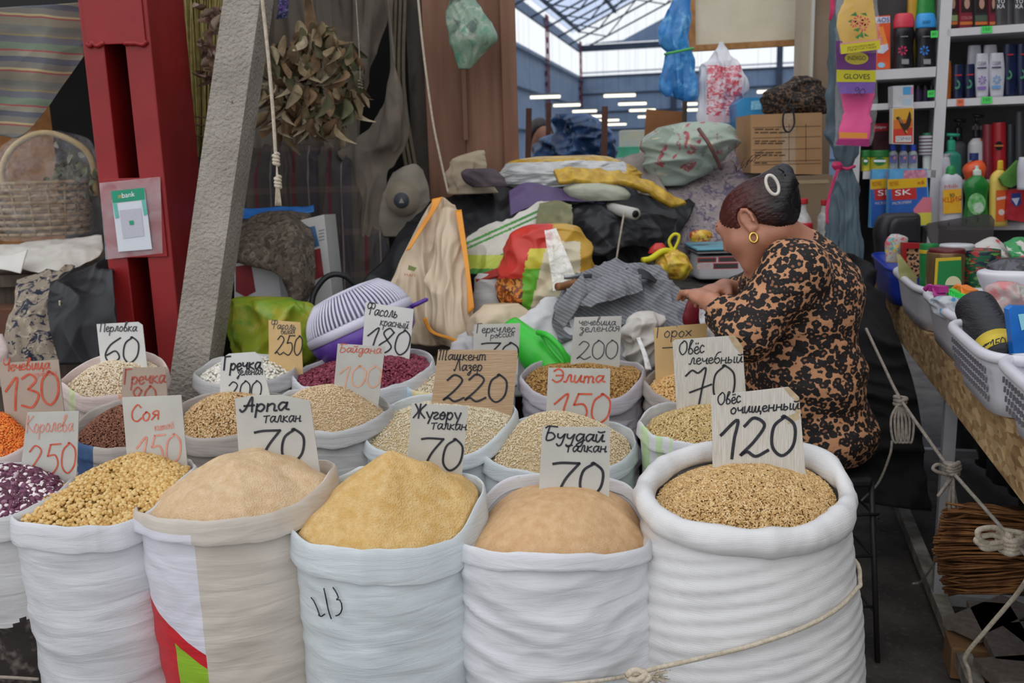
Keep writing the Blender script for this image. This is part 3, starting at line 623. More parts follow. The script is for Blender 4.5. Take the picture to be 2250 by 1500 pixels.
def card(label, poly, Y, col, lines, tilt=.06, lw=.0022, th=.003, seed=0, torn=None):
    (V, Fc), base, n = slab(poly, Y, th, tilt); base = V.mean(0); base[2] = V[:, 2].min()
    t = thing('price_card', base, label, 'price card', 'handwritten price cards'); V2 = (V, Fc)
    sh_ = mk('sheet', V2, CARD[col], t, smooth=False)
    pl = (V[0], n)
    for k, (s, x0, y0, x1, y1, h, mt, w) in enumerate(lines): handwrite(s, x0, y0, x1, y1, h, pl, w, mt, sh_, seed=seed + k)
    for q in (torn or []):
        A = np.array([PP(x, y, V[0], n) + n * .0008 for x, y in q]); k = len(A)
        a0 = np.cross(A[1] - A[0], A[2] - A[1]); mk('torn_patch', (A, [list(range(k)) if a0 @ n > 0 else list(range(k))[::-1]]), CT, sh_, smooth=False)
    return t
card('white card with rounded corner reading 60 before the red column', [(212, 712), (303, 707), (313, 714), (324, 815), (223, 815)], 2.53, 'white',
     [('Перловка', 219, 728, 301, 727, 21, PEN, .0028), ('60', 228, 797, 304, 796, 60, INK, .0045)])
card('tan card reading 130 in red at the left edge', [(-4, 798), (128, 790), (147, 960), (18, 965)], 2.2, 'tan', [('Чечевица', 6, 815, 110, 809, 26, RED, .003), ('красная', 76, 826, 124, 822, 13, FADR, .0016), ('130', 14, 904, 134, 886, 74, RED, .0055)])
card('tan card with red-brown writing half hidden behind the soybean card', [(270, 808), (364, 806), (369, 905), (264, 905)], 2.2, 'tan', [('Гречка', 271, 844, 364, 840, 32, RED2, .0035), ('80', 285, 902, 343, 898, 55, RED2, .004)])
card('pale card reading 250 in faded red stuck in the mottled beans', [(60, 906), (173, 903), (167, 1065), (42, 1062)], 1.74, 'grey', [('Королева', 57, 950, 161, 946, 36, FADR, .002), ('250', 58, 1042, 166, 1036, 72, RED, .003)])
card('pale card reading 150 in faded orange-red stuck in the soybeans', [(268, 873), (398, 868), (414, 1050), (282, 1040)], 1.78, 'grey', [('Соя', 287, 926, 352, 920, 36, RED, .0028), ('китай', 340, 946, 383, 939, 18, FADR, .0015), ('150', 298, 1024, 398, 1017, 66, FADR, .0034)])
card('grey-beige card reading 70 standing in the pinkish barley flour', [(516, 876), (560, 868), (620, 868), (681, 881), (705, 1050), (527, 1030)], 1.72, 'grey',
     [('Арпа', 527, 904, 634, 901, 33, INK, .004), ('tалкан', 578, 928, 662, 925, 27, INK, .0024), ('70', 553, 1018, 668, 1014, 82, INK, .0048)])
card('white card with clipped corners reading 200 left of the pale rice mound', [(484, 815), (487, 787), (502, 777), (560, 773), (573, 784), (598, 890), (483, 890)], 2.24, 'white',
     [('Гречка', 490, 813, 574, 810, 29, INK, .0042), ('зеленая', 520, 824, 578, 822, 20, INK, .0022), ('200', 498, 879, 574, 877, 42, INK, .0032)])
card('small yellow-tan card reading 250 before the yellow-green bag', [(590, 703), (660, 708), (666, 822), (591, 825)], 2.62, 'yel', [('Фасоль', 594, 722, 650, 724, 19, PEN, .002), ('белая', 617, 734, 648, 733, 15, PEN, .0016), ('250', 603, 779, 662, 781, 44, INK, .0034)])
card('white card reading 180 leaning before the purple colander', [(803, 664), (909, 679), (898, 805), (794, 795)], 2.66, 'white', [('Фасоль', 803, 690, 873, 698, 26, INK, .003), ('красный', 834, 714, 897, 722, 21, INK, .0024), ('180', 800, 770, 896, 782, 56, INK, .0046)])
card('pale card reading 100 in faint orange stuck in the pinkish rice', [(742, 755), (846, 761), (830, 900), (730, 890)], 2.2, 'grey', [('Байдана', 744, 773, 838, 776, 20, RED, .0018), ('100', 742, 848, 836, 850, 52, ORG, .0032)])
card('brown corrugated cardboard card reading 220 in the white rice', [(963, 768), (1134, 769), (1138, 776), (1121, 960), (940, 945)], 2.22, 'kraft', [('Ташкент', 962, 790, 1068, 791, 24, INK, .0026), ('Лазер', 997, 814, 1060, 814, 25, INK, .0028), ('220', 972, 882, 1112, 884, 62, INK, .005)])
card('pale card reading 70 mostly hidden behind the cardboard card', [(1042, 713), (1143, 710), (1136, 850), (1036, 850)], 2.58, 'grey', [('Геркулес', 1046, 731, 1132, 729, 20, PEN, .0026), ('россия', 1077, 743, 1130, 738, 15, PEN, .0018), ('70', 1052, 800, 1138, 800, 54, INK, .0044)])
card('pale card reading 70 leaning in the yellow corn flour', [(905, 885), (1029, 893), (1012, 1075), (890, 1060)], 1.72, 'grey', [('Жүгөрү', 907, 918, 1012, 922, 30, INK, .0032), ('tалкан', 946, 942, 1026, 944, 25, INK, .0022), ('70', 914, 1028, 1012, 1034, 78, INK, .0042)])
card('pale card reading 200 standing in the brown lentils', [(1262, 697), (1366, 694), (1360, 830), (1251, 830)], 2.62, 'grey', [('чечевица', 1271, 714, 1353, 714, 18, PEN, .0022), ('зеленая', 1272, 729, 1362, 727, 19, PEN, .0022), ('200', 1266, 790, 1357, 788, 42, PEN, .0032)])
card('pale card reading 150 in orange-red above the cream rice', [(1205, 808), (1341, 810), (1338, 945), (1198, 945)], 2.18, 'grey', [('Элита', 1212, 839, 1328, 840, 28, RED, .004), ('150', 1212, 924, 1338, 928, 70, RED, .0048)])
card('grey card reading 70 standing in the brown wheat flour', [(1192, 937), (1341, 939), (1338, 1110), (1183, 1100)], 1.66, 'grey', [('Буудай', 1194, 966, 1328, 970, 30, INK, .0032), ('tалкан', 1241, 992, 1333, 992, 26, INK, .0026), ('70', 1204, 1086, 1322, 1090, 82, INK, .005)])
card('yellow-tan torn card with a dash, stuck in the split peas', [(1437, 720), (1486, 716), (1488, 722), (1490, 715), (1555, 710), (1552, 745), (1530, 850), (1441, 850)], 2.58, 'yel', [('Горох', 1441, 742, 1520, 738, 25, PEN, .0028), ('-', 1453, 773, 1482, 772, 20, INK, .003)])
card('worn white cardboard card reading 70 in the unhulled oats', [(1478, 752), (1484, 746), (1614, 737), (1632, 762), (1642, 915), (1488, 920)], 2.16, 'old',
     [('Овёс', 1491, 779, 1548, 775, 32, INK, .003), ('лечебный', 1513, 800, 1632, 796, 26, INK, .0028), ('7x0', 1503, 892, 1616, 884, 84, INK, .0046)], torn=[[(1600, 738), (1614, 737), (1632, 762), (1630, 780), (1612, 758)]])
card('large worn white cardboard card reading 120 in the hulled oats', [(1563, 869), (1733, 850), (1756, 872), (1772, 1065), (1567, 1050)], 1.72, 'old',
     [('Овёс', 1576, 889, 1628, 884, 28, INK, .0026), ('очищенный', 1604, 909, 1757, 898, 26, INK, .0028), ('120', 1580, 1008, 1748, 1000, 88, INK, .0062)],
     torn=[[(1722, 851), (1733, 850), (1756, 872), (1755, 885), (1735, 868)], [(1728, 915), (1752, 905), (1758, 918), (1731, 931)], [(1745, 893), (1757, 890), (1760, 908), (1748, 906)]])
# scrawl on the yellow flour sack and rope tied round the oat sack
def on_sack(s, x, y):
    d = ray(x, y); best = None
    V = np.array([v.co[:] for v in [c for c in s['t'].children if c.name.startswith('sack_body')][0].data.vertices]) + np.array(s['t'].location)
    q = V - CAM; zc = q @ _f; px = 1125 + F * (q @ _r) / zc; py = 750 - F * (q @ _u) / zc
    e = (px - x) ** 2 + (py - y) ** 2 + np.where(V[:, 1] > s['C'][1], 1e7, 0)
    i = np.argsort(e)[:6]; w = 1 / (e[i] + 4); yy = (V[i, 1] * w).sum() / w.sum(); return P(x, y, yy - .007)
scr = []
for st in ([(684, 1312), (690, 1320), (697, 1335), (703, 1352)], [(712, 1292), (716, 1310), (722, 1340), (728, 1358)], [(700, 1350), (706, 1353), (714, 1348)], [(732, 1290), (739, 1300), (744, 1313), (738, 1316), (748, 1318), (752, 1335), (747, 1348), (738, 1352)]):
    pts = [on_sack(s3, *p) for p in cr(st, 12)]; scr.append(ribbon(pts, .0026, np.array([0, -1., .1])))
mk('handwriting', join(*scr), INK, s3['t'], smooth=False)
ROPE = M('pale_rope', '#cbbfae', '#b5a893', 90, .9, .6, 260); ROPEG = M('grey_rope', '#a49b90', '#8b8278', 90, .9, .6, 260)
rp = [on_sack(s5, x, y) + np.array([0, -.004, 0]) for x, y in ((1888, 1275), (1880, 1292), (1850, 1325), (1800, 1358), (1740, 1385), (1660, 1412), (1600, 1428))]
rp = [np.array([s5['C'][0] + .12, s5['C'][1] + .19, rp[0][2] + .03]), rp[0] + [.012, .09, .012]] + rp + [P(1520, 1450, 1.43), P(1440, 1468, 1.42), P(1400, 1480, 1.42)]
rt = thing('tie_rope', (rp[-1][0], rp[-1][1], rp[-1][2] - .02), 'pale rope slung round the big ribbed oat sack and knotted', 'rope')
mk('rope', tube(rp, .0042, 8, 60), ROPE, rt)
rp2 = [on_sack(s4, x, y) + np.array([0, -.004, 0]) for x, y in ((1040, 1512), (1120, 1508), (1200, 1503), (1270, 1497), (1330, 1490), (1380, 1482))]
mk('rope', tube(rp2 + [P(1405, 1480, 1.42)], .0035, 8, 40), ROPE, rt)
kn = [P(x, y, 1.415 + .008 * math.sin(i * 1.7)) for i, (x, y) in enumerate(((1375, 1484), (1395, 1472), (1418, 1480), (1400, 1494), (1380, 1488), (1405, 1478), (1428, 1488), (1410, 1499)))]
mk('knot', tube(kn, .0055, 8, 50), ROPE, rt)
rs_ = random.Random(4); fr = []
for i in range(46):
    a = P(1425, 1487, 1.41); b = P(1425 + rs_.uniform(15, 50), 1487 + rs_.uniform(-18, 22), 1.41 + rs_.uniform(-.015, .015)); fr.append(tube([a, (a + b) / 2 + [0, 0, rs_.uniform(-.003, .003)], b], .0007, 4, 5))
mk('frayed_end', join(*fr), ROPE, rt, kind='stuff')
# ================================================================== fabrics and surfaces
def pattern(name, base, cols, sc=30, rough=.85, warp=.6, thr=.5, soft=.04, bump=.3, st=(1, 1, 1)):
    """blotchy printed cloth: noise islands of each colour over the base"""
    if name in _M: return _M[name]
    t = NT(name); v = t.coord(st); col = None
    for k, c in enumerate(cols):
        vv = t.n('ShaderNodeMapping', {'Vector': v, 'Location': (7.3 * k, 3.1 * k, 1.7 * k)}).outputs[0]
        f = t.ramp(t.noise(vv, sc * (1 + .3 * k), 3, warp), [(thr + .03 * k, (0, 0, 0)), (thr + .03 * k + soft, (1, 1, 1))])
        col = t.mix(f, col if col is not None else base, c)
    t.set(col=col, rough=rough); t.bump(t.noise(t.coord(), 260, 3), bump, .002); _M[name] = t.mat; return t.mat
def leopard(name, bg, ring, cen, sc=38, thr=.44):
    if name in _M: return _M[name]
    t = NT(name); v = t.coord((1, 1, 1.15)); w = t.n('ShaderNodeTexNoise', {'Vector': v, 'Scale': sc * .8, 'Detail': 2}).outputs[1]
    vv = t.n('ShaderNodeVectorMath', {0: v, 1: t.n('ShaderNodeVectorMath', {0: w, 1: (.7 / sc,) * 3}, operation='MULTIPLY').outputs[0]}, operation='ADD').outputs[0]
    d = t.n('ShaderNodeTexVoronoi', {'Vector': vv, 'Scale': sc, 'Randomness': .85}).outputs['Distance']; n1 = t.math('SUBTRACT', t.noise(v, sc * 2.2, 2), .5)
    o = t.math('ADD', d, t.math('MULTIPLY', n1, .42)); i_ = t.math('ADD', d, t.math('MULTIPLY', t.math('SUBTRACT', t.noise(v, sc * 1.3, 1), .5), .7))
    f1 = t.ramp(o, [(thr, (1, 1, 1)), (thr + .05, (0, 0, 0))]); f2 = t.ramp(i_, [(.13, (1, 1, 1)), (.2, (0, 0, 0))])
    t.set(col=t.mix(f2, t.mix(f1, bg, ring), t.mix(f1, bg, cen)), rough=.8); t.bump(t.noise(v, 30, 4), .25, .01); _M[name] = t.mat; return t.mat
def painted(vf, fn):
    V, Fc = vf; return [fn(*proj(V[f].mean(0))) for f in Fc]
WOODB = M('brown_board', '#704a38', '#86604b', 3, .6, .25, 8, (6, 6, .6)); WOODD = M('dark_board', '#4a3e35', '#5d5046', 8, .8, .4, 20, (8, 8, 1)); WOODL = M('light_batten', '#9a6b3d', '#b48452', 6, .7, .2, 20, (4, 4, 4))
BLACKF = M('black_tarpaulin', '#17181b', '#26272b', 9, .5, .25, 30); DARKP = M('dark_plastic', '#1c1d20', None, rough=.45)
KRAFT = M('brown_carton', '#b08a62', '#a37d56', 5, .75, .1, 60); REDP = M('red_column_paint', '#861719', '#962022', 5, .42, .25, 14, bst=(1, 1, 1)); WHITEP = M('white_paint', '#d6d7d9', '#c6c7ca', 6, .5)
BLACKV = M('black_void', '#0b0b0c')

# ================================================================== added shading roof and the counters
mk('shading_roof', box((-1.9, 4.3, 3.0), (3.7, 2.0, .06)), M('shading_roof_sheet', '#5a5048', '#4a423c', 4, .8), smooth=False, kind='structure', label='added unseen brown sheet keeping sky light off the back of the stall')  # added above the view to dim the back of the stall
def counter(name, x0, x1, Y0, Y1, zt, label, mat, xpx=750):
    a, b = P(x0, xpx, Y0), P(x1, xpx, Y0); t = thing(name, ((a[0] + b[0]) / 2, (Y0 + Y1) / 2, 0), label, 'counter')
    cx, w, cy, d = (a[0] + b[0]) / 2, b[0] - a[0], (Y0 + Y1) / 2, Y1 - Y0
    mk('counter_top', box((cx, cy, zt - .02), (w, d, .04)), mat, t, False); mk('front_panel', box((cx, Y0 + .06, (zt - .04) / 2), (w - .04, .02, zt - .04)), mat, t, False)
    for sx in (-1, 1): mk('side_panel', box((cx + sx * (w / 2 - .03), cy, (zt - .04) / 2), (.02, d - .1, zt - .04)), mat, t, False)
    return t
counter('display_counter', 470, 1390, 3.0, 3.84, .74, 'dark wooden counter buried under the pile of sacks and tarpaulins', WOODD)
counter('weighing_counter', 1395, 1850, 3.32, 3.92, .90, 'dark counter with a worn edge under the price scale', M('worn_black_top', '#2a2826', '#57524a', 20, .7))
counter('side_counter', -420, 205, 3.15, 4.2, 1.06, 'dark side counter holding the wicker basket', WOODD)
mk('dark_board', box((-1.2, 4.5, 1.5), (1.9, .03, 3.0)), M('gap_black', '#141312', '#1c1a18', 6, .9), smooth=False, label='added black panel standing in for the dark gap behind the drapes', cat='board')  # black sheet added in place of the unlit gap beside the drapes
mk('wall_back', box((-3.0, 4.75, 1.5), (2.0, .03, 3.0)), M('brown_osb_wall', '#a9743f', '#8a5a2f', 14, .8, .3, 40), smooth=False, kind='structure', label='orange-brown chipboard wall behind the basket')

# ================================================================== red built-up steel column
Yc = 2.92; xl, xr = P(170, 0, Yc)[0], P(322, 0, Yc)[0]; g0, g1 = P(228, 95, Yc)[0], P(274, 95, Yc)[0]; D = .34
ct = thing('steel_column', ((xl + xr) / 2, Yc + D / 2, 0), 'red painted steel column with a dark slot and welded plates', 'column')
mk('channel', box(((xl + g0) / 2, Yc + D / 2, 1.5), (g0 - xl, D, 3), bev=.004), REDP, ct, False); mk('channel', box(((g1 + xr) / 2, Yc + D / 2, 1.5), (xr - g1, D, 3), bev=.004), REDP, ct, False)
mk('slot_dark', box(((g0 + g1) / 2, Yc + D - .01, 1.5), (g1 - g0, .01, 3)), BLACKV, ct, False)  # black strip puts the shade inside the slot into colour
for ya, yb in ((-300, 97), (392, 566)):
    za, zb = P(250, ya, Yc)[2], P(280, yb, Yc)[2]
    mk('batten_plate', box(((xl + xr) / 2 + .002, Yc - .004, (za + zb) / 2), (xr - xl - .03, .008, za - zb), bev=.002), REDP, ct, False)
zb = P(250, 97, Yc)[2]
mk('weld_bead', tube([(xl + .015 + i * (g0 - xl - .01) / 6, Yc - .006, zb + random.Random(i).uniform(-.006, .006)) for i in range(7)], .007, 8, 24), REDP, ct)
mk('weld_bead', tube([(g1 + i * (xr - g1 - .01) / 6, Yc - .006, zb + random.Random(i + 9).uniform(-.006, .006)) for i in range(7)], .007, 8, 24), REDP, ct)
# payment sign in a plastic sleeve
(V, Fc), b0, n0 = slab([(218, 402), (352, 388), (357, 556), (232, 570)], Yc - .016, .0015)
st = thing('payment_sign', V.mean(0) - [0, 0, .12], 'green and white payment sign taped in clear plastic on the red column', 'sign')
mk('plastic_sleeve', (V, Fc), clear('sleeve_plastic', a=.12, rough=.2, bump=.15, bs=14), st, False)
(V, Fc), b1, n1 = slab([(244, 420), (317, 412), (334, 547), (260, 553)], Yc - .02, .002)
mk('sign_sheet', (V, Fc), M('sign_white', '#d9dde4', '#cfd4dd', 8, .4), st, False)
def patch(poly, plane, mat, parent, name, off=.0015):
    A = np.array([PP(x, y, *plane) + plane[1] * off for x, y in poly]); a = np.cross(A[1] - A[0], A[2] - A[1]); k = list(range(len(A)))
    return mk(name, (A, [k if a @ plane[1] > 0 else k[::-1]]), mat, parent, False)
pl = (V[0], n1)
patch([(244, 420), (317, 412), (319, 438), (248, 446)], pl, M('sign_green', '#1f9070', '#28a07c', 8, .4), st, 'green_header')
patch([(248, 446), (256, 445), (262, 478), (254, 480)], pl, M('sign_teal', '#3aa690', '#6fc0b6', 12, .4), st, 'green_border'); patch([(311, 439), (319, 438), (325, 470), (317, 474)], pl, M('sign_teal', '#3aa690'), st, 'green_border')
patch([(263, 462), (310, 457), (317, 518), (271, 524)], pl, M('sign_grey', '#c2c3cc', '#b6b7c1', 300, .5), st, 'grey_square'); patch([(284, 485), (294, 484), (295, 493), (286, 494)], pl, M('sign_green', '#1f9070'), st, 'emblem', .003)
def wtext(s, a, b, c, plane, mat, parent, off=.002):       # word from baseline-left a to baseline-right b, top-left c (pixels)
    A, B, C = (PP(*q, *plane) for q in (a, b, c)); return text(s, A, B - A, C - A, mat, parent, off=off)
wtext('m', (261, 436), (268, 435), (260, 429), pl, M('print_orange', '#e9a13c'), st); wtext('bank', (269, 435), (297, 431), (268, 424), pl, M('print_white', '#eef0f2'), st)

# ================================================================== grey brace, hanging strings
GREYB = NT('rough_grey_paint'); _v = GREYB.coord(); _n = GREYB.noise(_v, 90, 5)
GREYB.set(col=GREYB.mix(GREYB.ramp(GREYB.noise(_v, 25, 4), [(.68, (0, 0, 0)), (.74, (1, 1, 1))]), GREYB.ramp(GREYB.noise(_v, 7, 3), [(.3, '#8a8278'), (.7, '#a39b91')]), '#6d4a3e'), rough=.6); GREYB.bump(_n, 1.0, .012)
mk('leaning_brace', beam(P(432, 815, 2.78) + (P(432, 815, 2.78) - P(556, -60, 2.98)) * (P(432, 815, 2.78)[2] / (P(556, -60, 2.98)[2] - P(432, 815, 2.78)[2])), P(556, -60, 2.98), .108, .15, (0, -1, 0)), GREYB.mat, smooth=False, label='rough grey painted post leaning beside the red column', cat='post')
def string(label, pts, Y, r, mat=ROPE, knot=None, name='hanging_string'):
    q = [P(x, y, Y + (0 if len(z) == 0 else z[0])) for x, y, *z in pts]
    t = thing(name, q[-1], label, 'string'); mk('cord', tube(q, r, 8, 40), mat, t)
    for k in knot or []:
        c = P(k[0], k[1], Y); mk('knot', tube([c + np.array([.008 * math.sin(i * 2.2), .006 * math.cos(i * 2.2), .0035 * (i - 5)]) for i in range(11)], r * 1.1, 7, 44), mat, t)
    return t
t = string('cream hanging string with a knot and frayed tail before the dried leaves', [(574, -20), (590, 130), (600, 250), (605, 330), (608, 360)], 2.75, .0052, knot=[(607, 350), (611, 400)])
mk('frayed_tail', join(*[tube([P(608, 355, 2.75), P(607 + i * .8, 400, 2.745), P(605 + i * 2.2, 452, 2.75)], .0016, 5, 10) for i in range(7)]), ROPE, t, kind='stuff')
string('thin brown string hanging at the right of the dried leaves', [(781, -20), (788, 90), (792, 180)], 3.3, .002, ROPEG, [(792, 184)])
string('white cord running down the brown boards', [(917, -20), (930, 110), (950, 260), (968, 350), (985, 425)], 3.62, .0045, ROPE)
string('white cord hanging over the black bag at the left', [(131, 660), (134, 720), (138, 790)], 2.78, .003, ROPE)

# ================================================================== upper left: striped blanket, basket, papers, bags
mk('striped_blanket', sheet([[(-60, 20, 3.0), (40, 14, 3.05), (110, 10, 3.05), (190, 4, 3.1)], [(-60, 100, 3.0), (40, 98, 3.05), (110, 95, 3.05), (188, 60, 3.1)], [(-60, 200, 3.0), (20, 200, 3.05), (90, 195, 3.05), (186, 95, 3.1)], [(-60, 300, 3.0), (0, 298, 3.05), (62, 288, 3.05), (186, 122, 3.1)]], 60, 50, .006, 9, 3),
   stripes('striped_wool', [(0, '#6b6b66'), (.1, '#7d7566'), (.24, '#8c4f4d'), (.27, '#a89872'), (.31, '#74706a'), (.42, '#5a5c66'), (.52, '#8a8474'), (.62, '#97504f'), (.65, '#6f7d6a'), (.78, '#66666e'), (.9, '#857c5e'), (.94, '#757069')], .17, (.08, 0, 1), .02), label='grey blanket with red, green and cream stripes hanging top left', cat='blanket')
mk('dark_board', box((P(60, 0, 3.6)[0], 3.6, 2.22), (1.6, .03, .55)), BLACKV, smooth=False, label='added black panel standing in for the dark void behind the striped blanket', cat='board')  # black panel added where there is only dark void above the blanket
WICK = M('wicker', '#a08a68', '#8a7252', 60, .7, .4, 200)
bk = thing('wicker_basket', (P(95, 515, 3.42)[0], 3.42, P(95, 515, 3.42)[2]), 'wicker gift basket with arched handle, wrapped in cellophane', 'basket')
bc = wloc(bk); bw, bd, bh = .185, .13, m(108, 3.42); strands = []
for i in range(9):
    z = bc[2] + .006 + bh * i / 8; k = .84 + .16 * i / 8
    q = [(bc[0] + (bw * k + .006 * (1 if (j + i) % 2 else -1)) * math.cos(j * math.pi / 18), bc[1] + (bd * k + .006 * (1 if (j + i) % 2 else -1)) * math.sin(j * math.pi / 18), z) for j in range(36)]
    mk('woven_strand', tube(q, .0075, 6, 108, True), WICK, bk)
mk('stakes', join(*[tube([(bc[0] + bw * .82 * math.cos(a), bc[1] + bd * .82 * math.sin(a), bc[2]), (bc[0] + bw * math.cos(a), bc[1] + bd * math.sin(a), bc[2] + bh)], .005, 5, 3) for a in np.linspace(0, 6.28, 19)[:-1]]), WICK, bk)
mk('basket_floor', lathe([(bw * .8, 0), (bw * .82, .01)], bc, 32, sy=bd / bw), WICK, bk)
mk('handle', tube([P(12, 425, 3.42), P(4, 370, 3.42), P(35, 318, 3.42), P(95, 292, 3.42), P(160, 310, 3.42), P(200, 350, 3.42), P(212, 430, 3.42)], .011, 10, 60), M('pale_cane', '#b59b6a', '#c4ab7c', 40, .6), bk)
LEAFB = bpy.data.meshes.new('leaf')
def leafmesh(name, mat, L=.05, W=.02, curl=.4, fold=.35):
    V, Fc = [], []
    for i in range(7):
        s = i / 6; w = W * math.sin(math.pi * (s * .9 + .06)) ** .8
        for j in (-1, -.5, 0, .5, 1): V.append((w * j, -curl * L * s * s + fold * w * abs(j) + .1 * W * math.sin(9 * s + j * 3), -L * s))
    me = bpy.data.meshes.new(name); me.from_pydata(V, [], grid_faces(5, 7)); me.materials.append(mat)
    me.polygons.foreach_set('use_smooth', np.ones(len(me.polygons), bool)); me.update(); return me
def leaves(parent, meshes, spots, seed, name='leaf', s0=.7, s1=1.2, spread=.9):
    rs = random.Random(seed); org = wloc(parent)
    for p in spots:
        o = bpy.data.objects.new(name, rs.choice(meshes)); COL.objects.link(o); o.parent = parent; o.location = Vector(np.asarray(p) - org)
        o.rotation_euler = (rs.uniform(-spread, spread), rs.uniform(-spread, spread), rs.uniform(0, 6.28)); k = rs.uniform(s0, s1); o.scale = (k, k, k)
herb = thing('dried_herbs', P(160, 440, 3.4), 'bunch of grey-green dried herbs lying in the wicker basket', 'herbs')
HL = [leafmesh('herb_leaf', M('herb_green', '#58614a', '#6d7257', 40, .9), .03, .012), leafmesh('herb_leaf', M('herb_pale', '#8f9080', '#7c7d68', 40, .9), .028, .01)]
rs_ = random.Random(5); leaves(herb, HL, [P(125 + rs_.gauss(35, 30), 395 + rs_.gauss(0, 24) - 8, 3.4 + rs_.uniform(-.05, .05)) for _ in range(110)], 6)
mk('cellophane_wrap', loft([(288, 60, 130), (310, 25, 185), (360, 0, 212), (420, -8, 222), (480, -8, 226), (522, 5, 220)], 3.4, .85, 40, 60, .014, 14, 8), clear('cellophane', (.93, .95, 1), .11, .05, 1.0, 26), label='crinkled cellophane wrap around the wicker basket', cat='wrapping')
mk('white_papers', sheet([[(-40, 545, 3.25), (60, 532, 3.3), (150, 525, 3.3), (225, 520, 3.3)], [(-40, 575, 3.2), (60, 560, 3.2), (150, 555, 3.15), (222, 560, 3.15)], [(-40, 595, 3.14), (40, 590, 3.12), (110, 605, 3.08), (160, 590, 3.1)]], 40, 24, .006, 12, 5), M('white_cloth', '#cfcbc4', '#bdb8b0', 10, .8, .2, 60), label='white cloth spread under the wicker basket', cat='cloth')
mk('folded_paper', sheet([[(-30, 560, 3.08), (20, 560, 3.09), (60, 548, 3.1)], [(-30, 590, 3.06), (10, 592, 3.05), (45, 600, 3.05)]], 16, 10, .002, 9, 5), M('white_paper', '#d8d6d0', '#cbc8c2', 9, .7), label='folded white paper hanging over the counter edge at left', cat='paper')
mk('patterned_shawl', sheet([[(40, 620, 3.02), (90, 600, 3.05), (135, 590, 3.06), (165, 585, 3.06)], [(25, 680, 2.9), (75, 650, 2.92), (120, 640, 2.95), (150, 640, 2.95)], [(15, 740, 2.8), (60, 720, 2.82), (105, 710, 2.85), (140, 720, 2.85)], [(0, 805, 2.72), (50, 800, 2.75), (100, 795, 2.75), (145, 795, 2.75)]], 40, 44, .012, 10, 9, stretch=(1.6, 1, .6)),
   pattern('navy_beige_print', '#8d8172', ['#23283a', '#a89b89', '#2c3040'], 26, .9, 1.2, .55), label='beige shawl with navy pattern draped at the left', cat='shawl')
mk('black_bag', sheet([[(130, 600, 3.0), (180, 585, 3.02), (250, 565, 3.05)], [(105, 640, 2.82), (170, 625, 2.84), (250, 610, 2.86)], [(108, 700, 2.74), (180, 690, 2.76), (255, 690, 2.8)], [(130, 800, 2.7), (190, 800, 2.72), (260, 805, 2.76)]], 44, 40, .016, 12, 4, .01, (1, 1, .5)), BLACKF, label='black plastic bag slumped left of the red column', cat='bag')
mk('brown_crate', box(P(10, 685, 3.1) - [0, 0, .06], (.34, .12, .16), bev=.004), M('rust_brown', '#5a3a2c', '#6c4736', 12, .8), smooth=False, label='rust brown box behind the patterned shawl', cat='box')
mk('pink_sack_corner', loft([(735, -40, 5), (760, -60, 18), (800, -60, 20), (850, -60, 10)], 2.62, .6, 20, 24, .006, 14, 4), PINKW, label='pink and white sack peeking in at the left edge', cat='sack')

# ================================================================== straw broom, dried leaves, drapes
bro = thing('straw_broom', P(450, 340, 3.62), 'upright bundle of yellow straw tied with dark strings behind the red column', 'broom')
rs_ = random.Random(8); S_ = []
for i in range(170):
    x = rs_.uniform(405, 500); Yq = 3.6 + rs_.uniform(-.05, .05); S_.append(tube([P(x + rs_.uniform(-6, 6), -30, Yq), P(x * .7 + 135 + rs_.uniform(-8, 8), 200, Yq), P(x * .55 + 203, 345, Yq)], .0026, 4, 4))
mk('straws', join(*S_), M('straw', '#a3945a', '#86773f', 30, .8), bro, kind='stuff')
for y in (258, 276, 300): mk('binding', tube([P(412, y - 3, 3.53), P(450, y, 3.515), P(492, y + 2, 3.53), P(492, y + 2, 3.68), P(412, y - 3, 3.68)], .003, 6, 30, True), M('binding_string', '#5a2e28'), bro)
TAN = M('leaf_tan', '#97886c', '#7d6c50', 40, .9, .3, 90); BRN = M('leaf_brown', '#6b5540', '#84694c', 40, .9, .3, 90); OLV = M('leaf_olive', '#52523a', '#656349', 40, .9, .3, 90); PALE = M('leaf_pale', '#b3a68c', '#9c8b6e', 40, .9, .3, 90)
LM = [leafmesh('dry_leaf', q, .064, .019, c, f) for q, c, f in ((TAN, .8, .7), (TAN, -.6, 1.1), (BRN, .9, 1.0), (OLV, .5, .8), (PALE, .9, .9), (BRN, -.7, .8))]
bo = thing('dried_leaf_bunch', P(690, 300, 3.4), 'big hanging bunch of curled brown dried leaves', 'dried leaves')
rs_ = random.Random(12); sp = []
while len(sp) < 270:
    x, y = rs_.uniform(560, 800), rs_.uniform(25, 285); c = 600 + (y - 30) * .32 if y < 120 else 575
    if ((x - 682) / (118 if y > 90 else 75)) ** 2 + ((y - 165) / 135) ** 2 < 1: sp.append(P(x, y, 3.4 + rs_.uniform(-.1, .1) - .09 * math.cos((x - 682) / 75)))
leaves(bo, LM, sp, 3, 'dry_leaf', .7, 1.35, .55)
mk('stems', join(*[tube([P(680 + i * 6 - 40, 230, 3.42), P(670 + i * 3, 100, 3.42), P(668 + i, -20, 3.42)], .003, 5, 8) for i in range(12)]), BRN, bo)
b2 = thing('dried_flower_bunch', P(472, 200, 3.3), 'small bunch of pale pinkish dried husks behind the grey post', 'dried flowers')
HK = [leafmesh('husk', M('husk_pink', '#a08676', '#866a5a', 40, .9), .045, .02, .9, 1.1), leafmesh('husk', M('husk_pale', '#b09c8a', '#8f7a68', 40, .9), .04, .018, -.6, 1.2)]
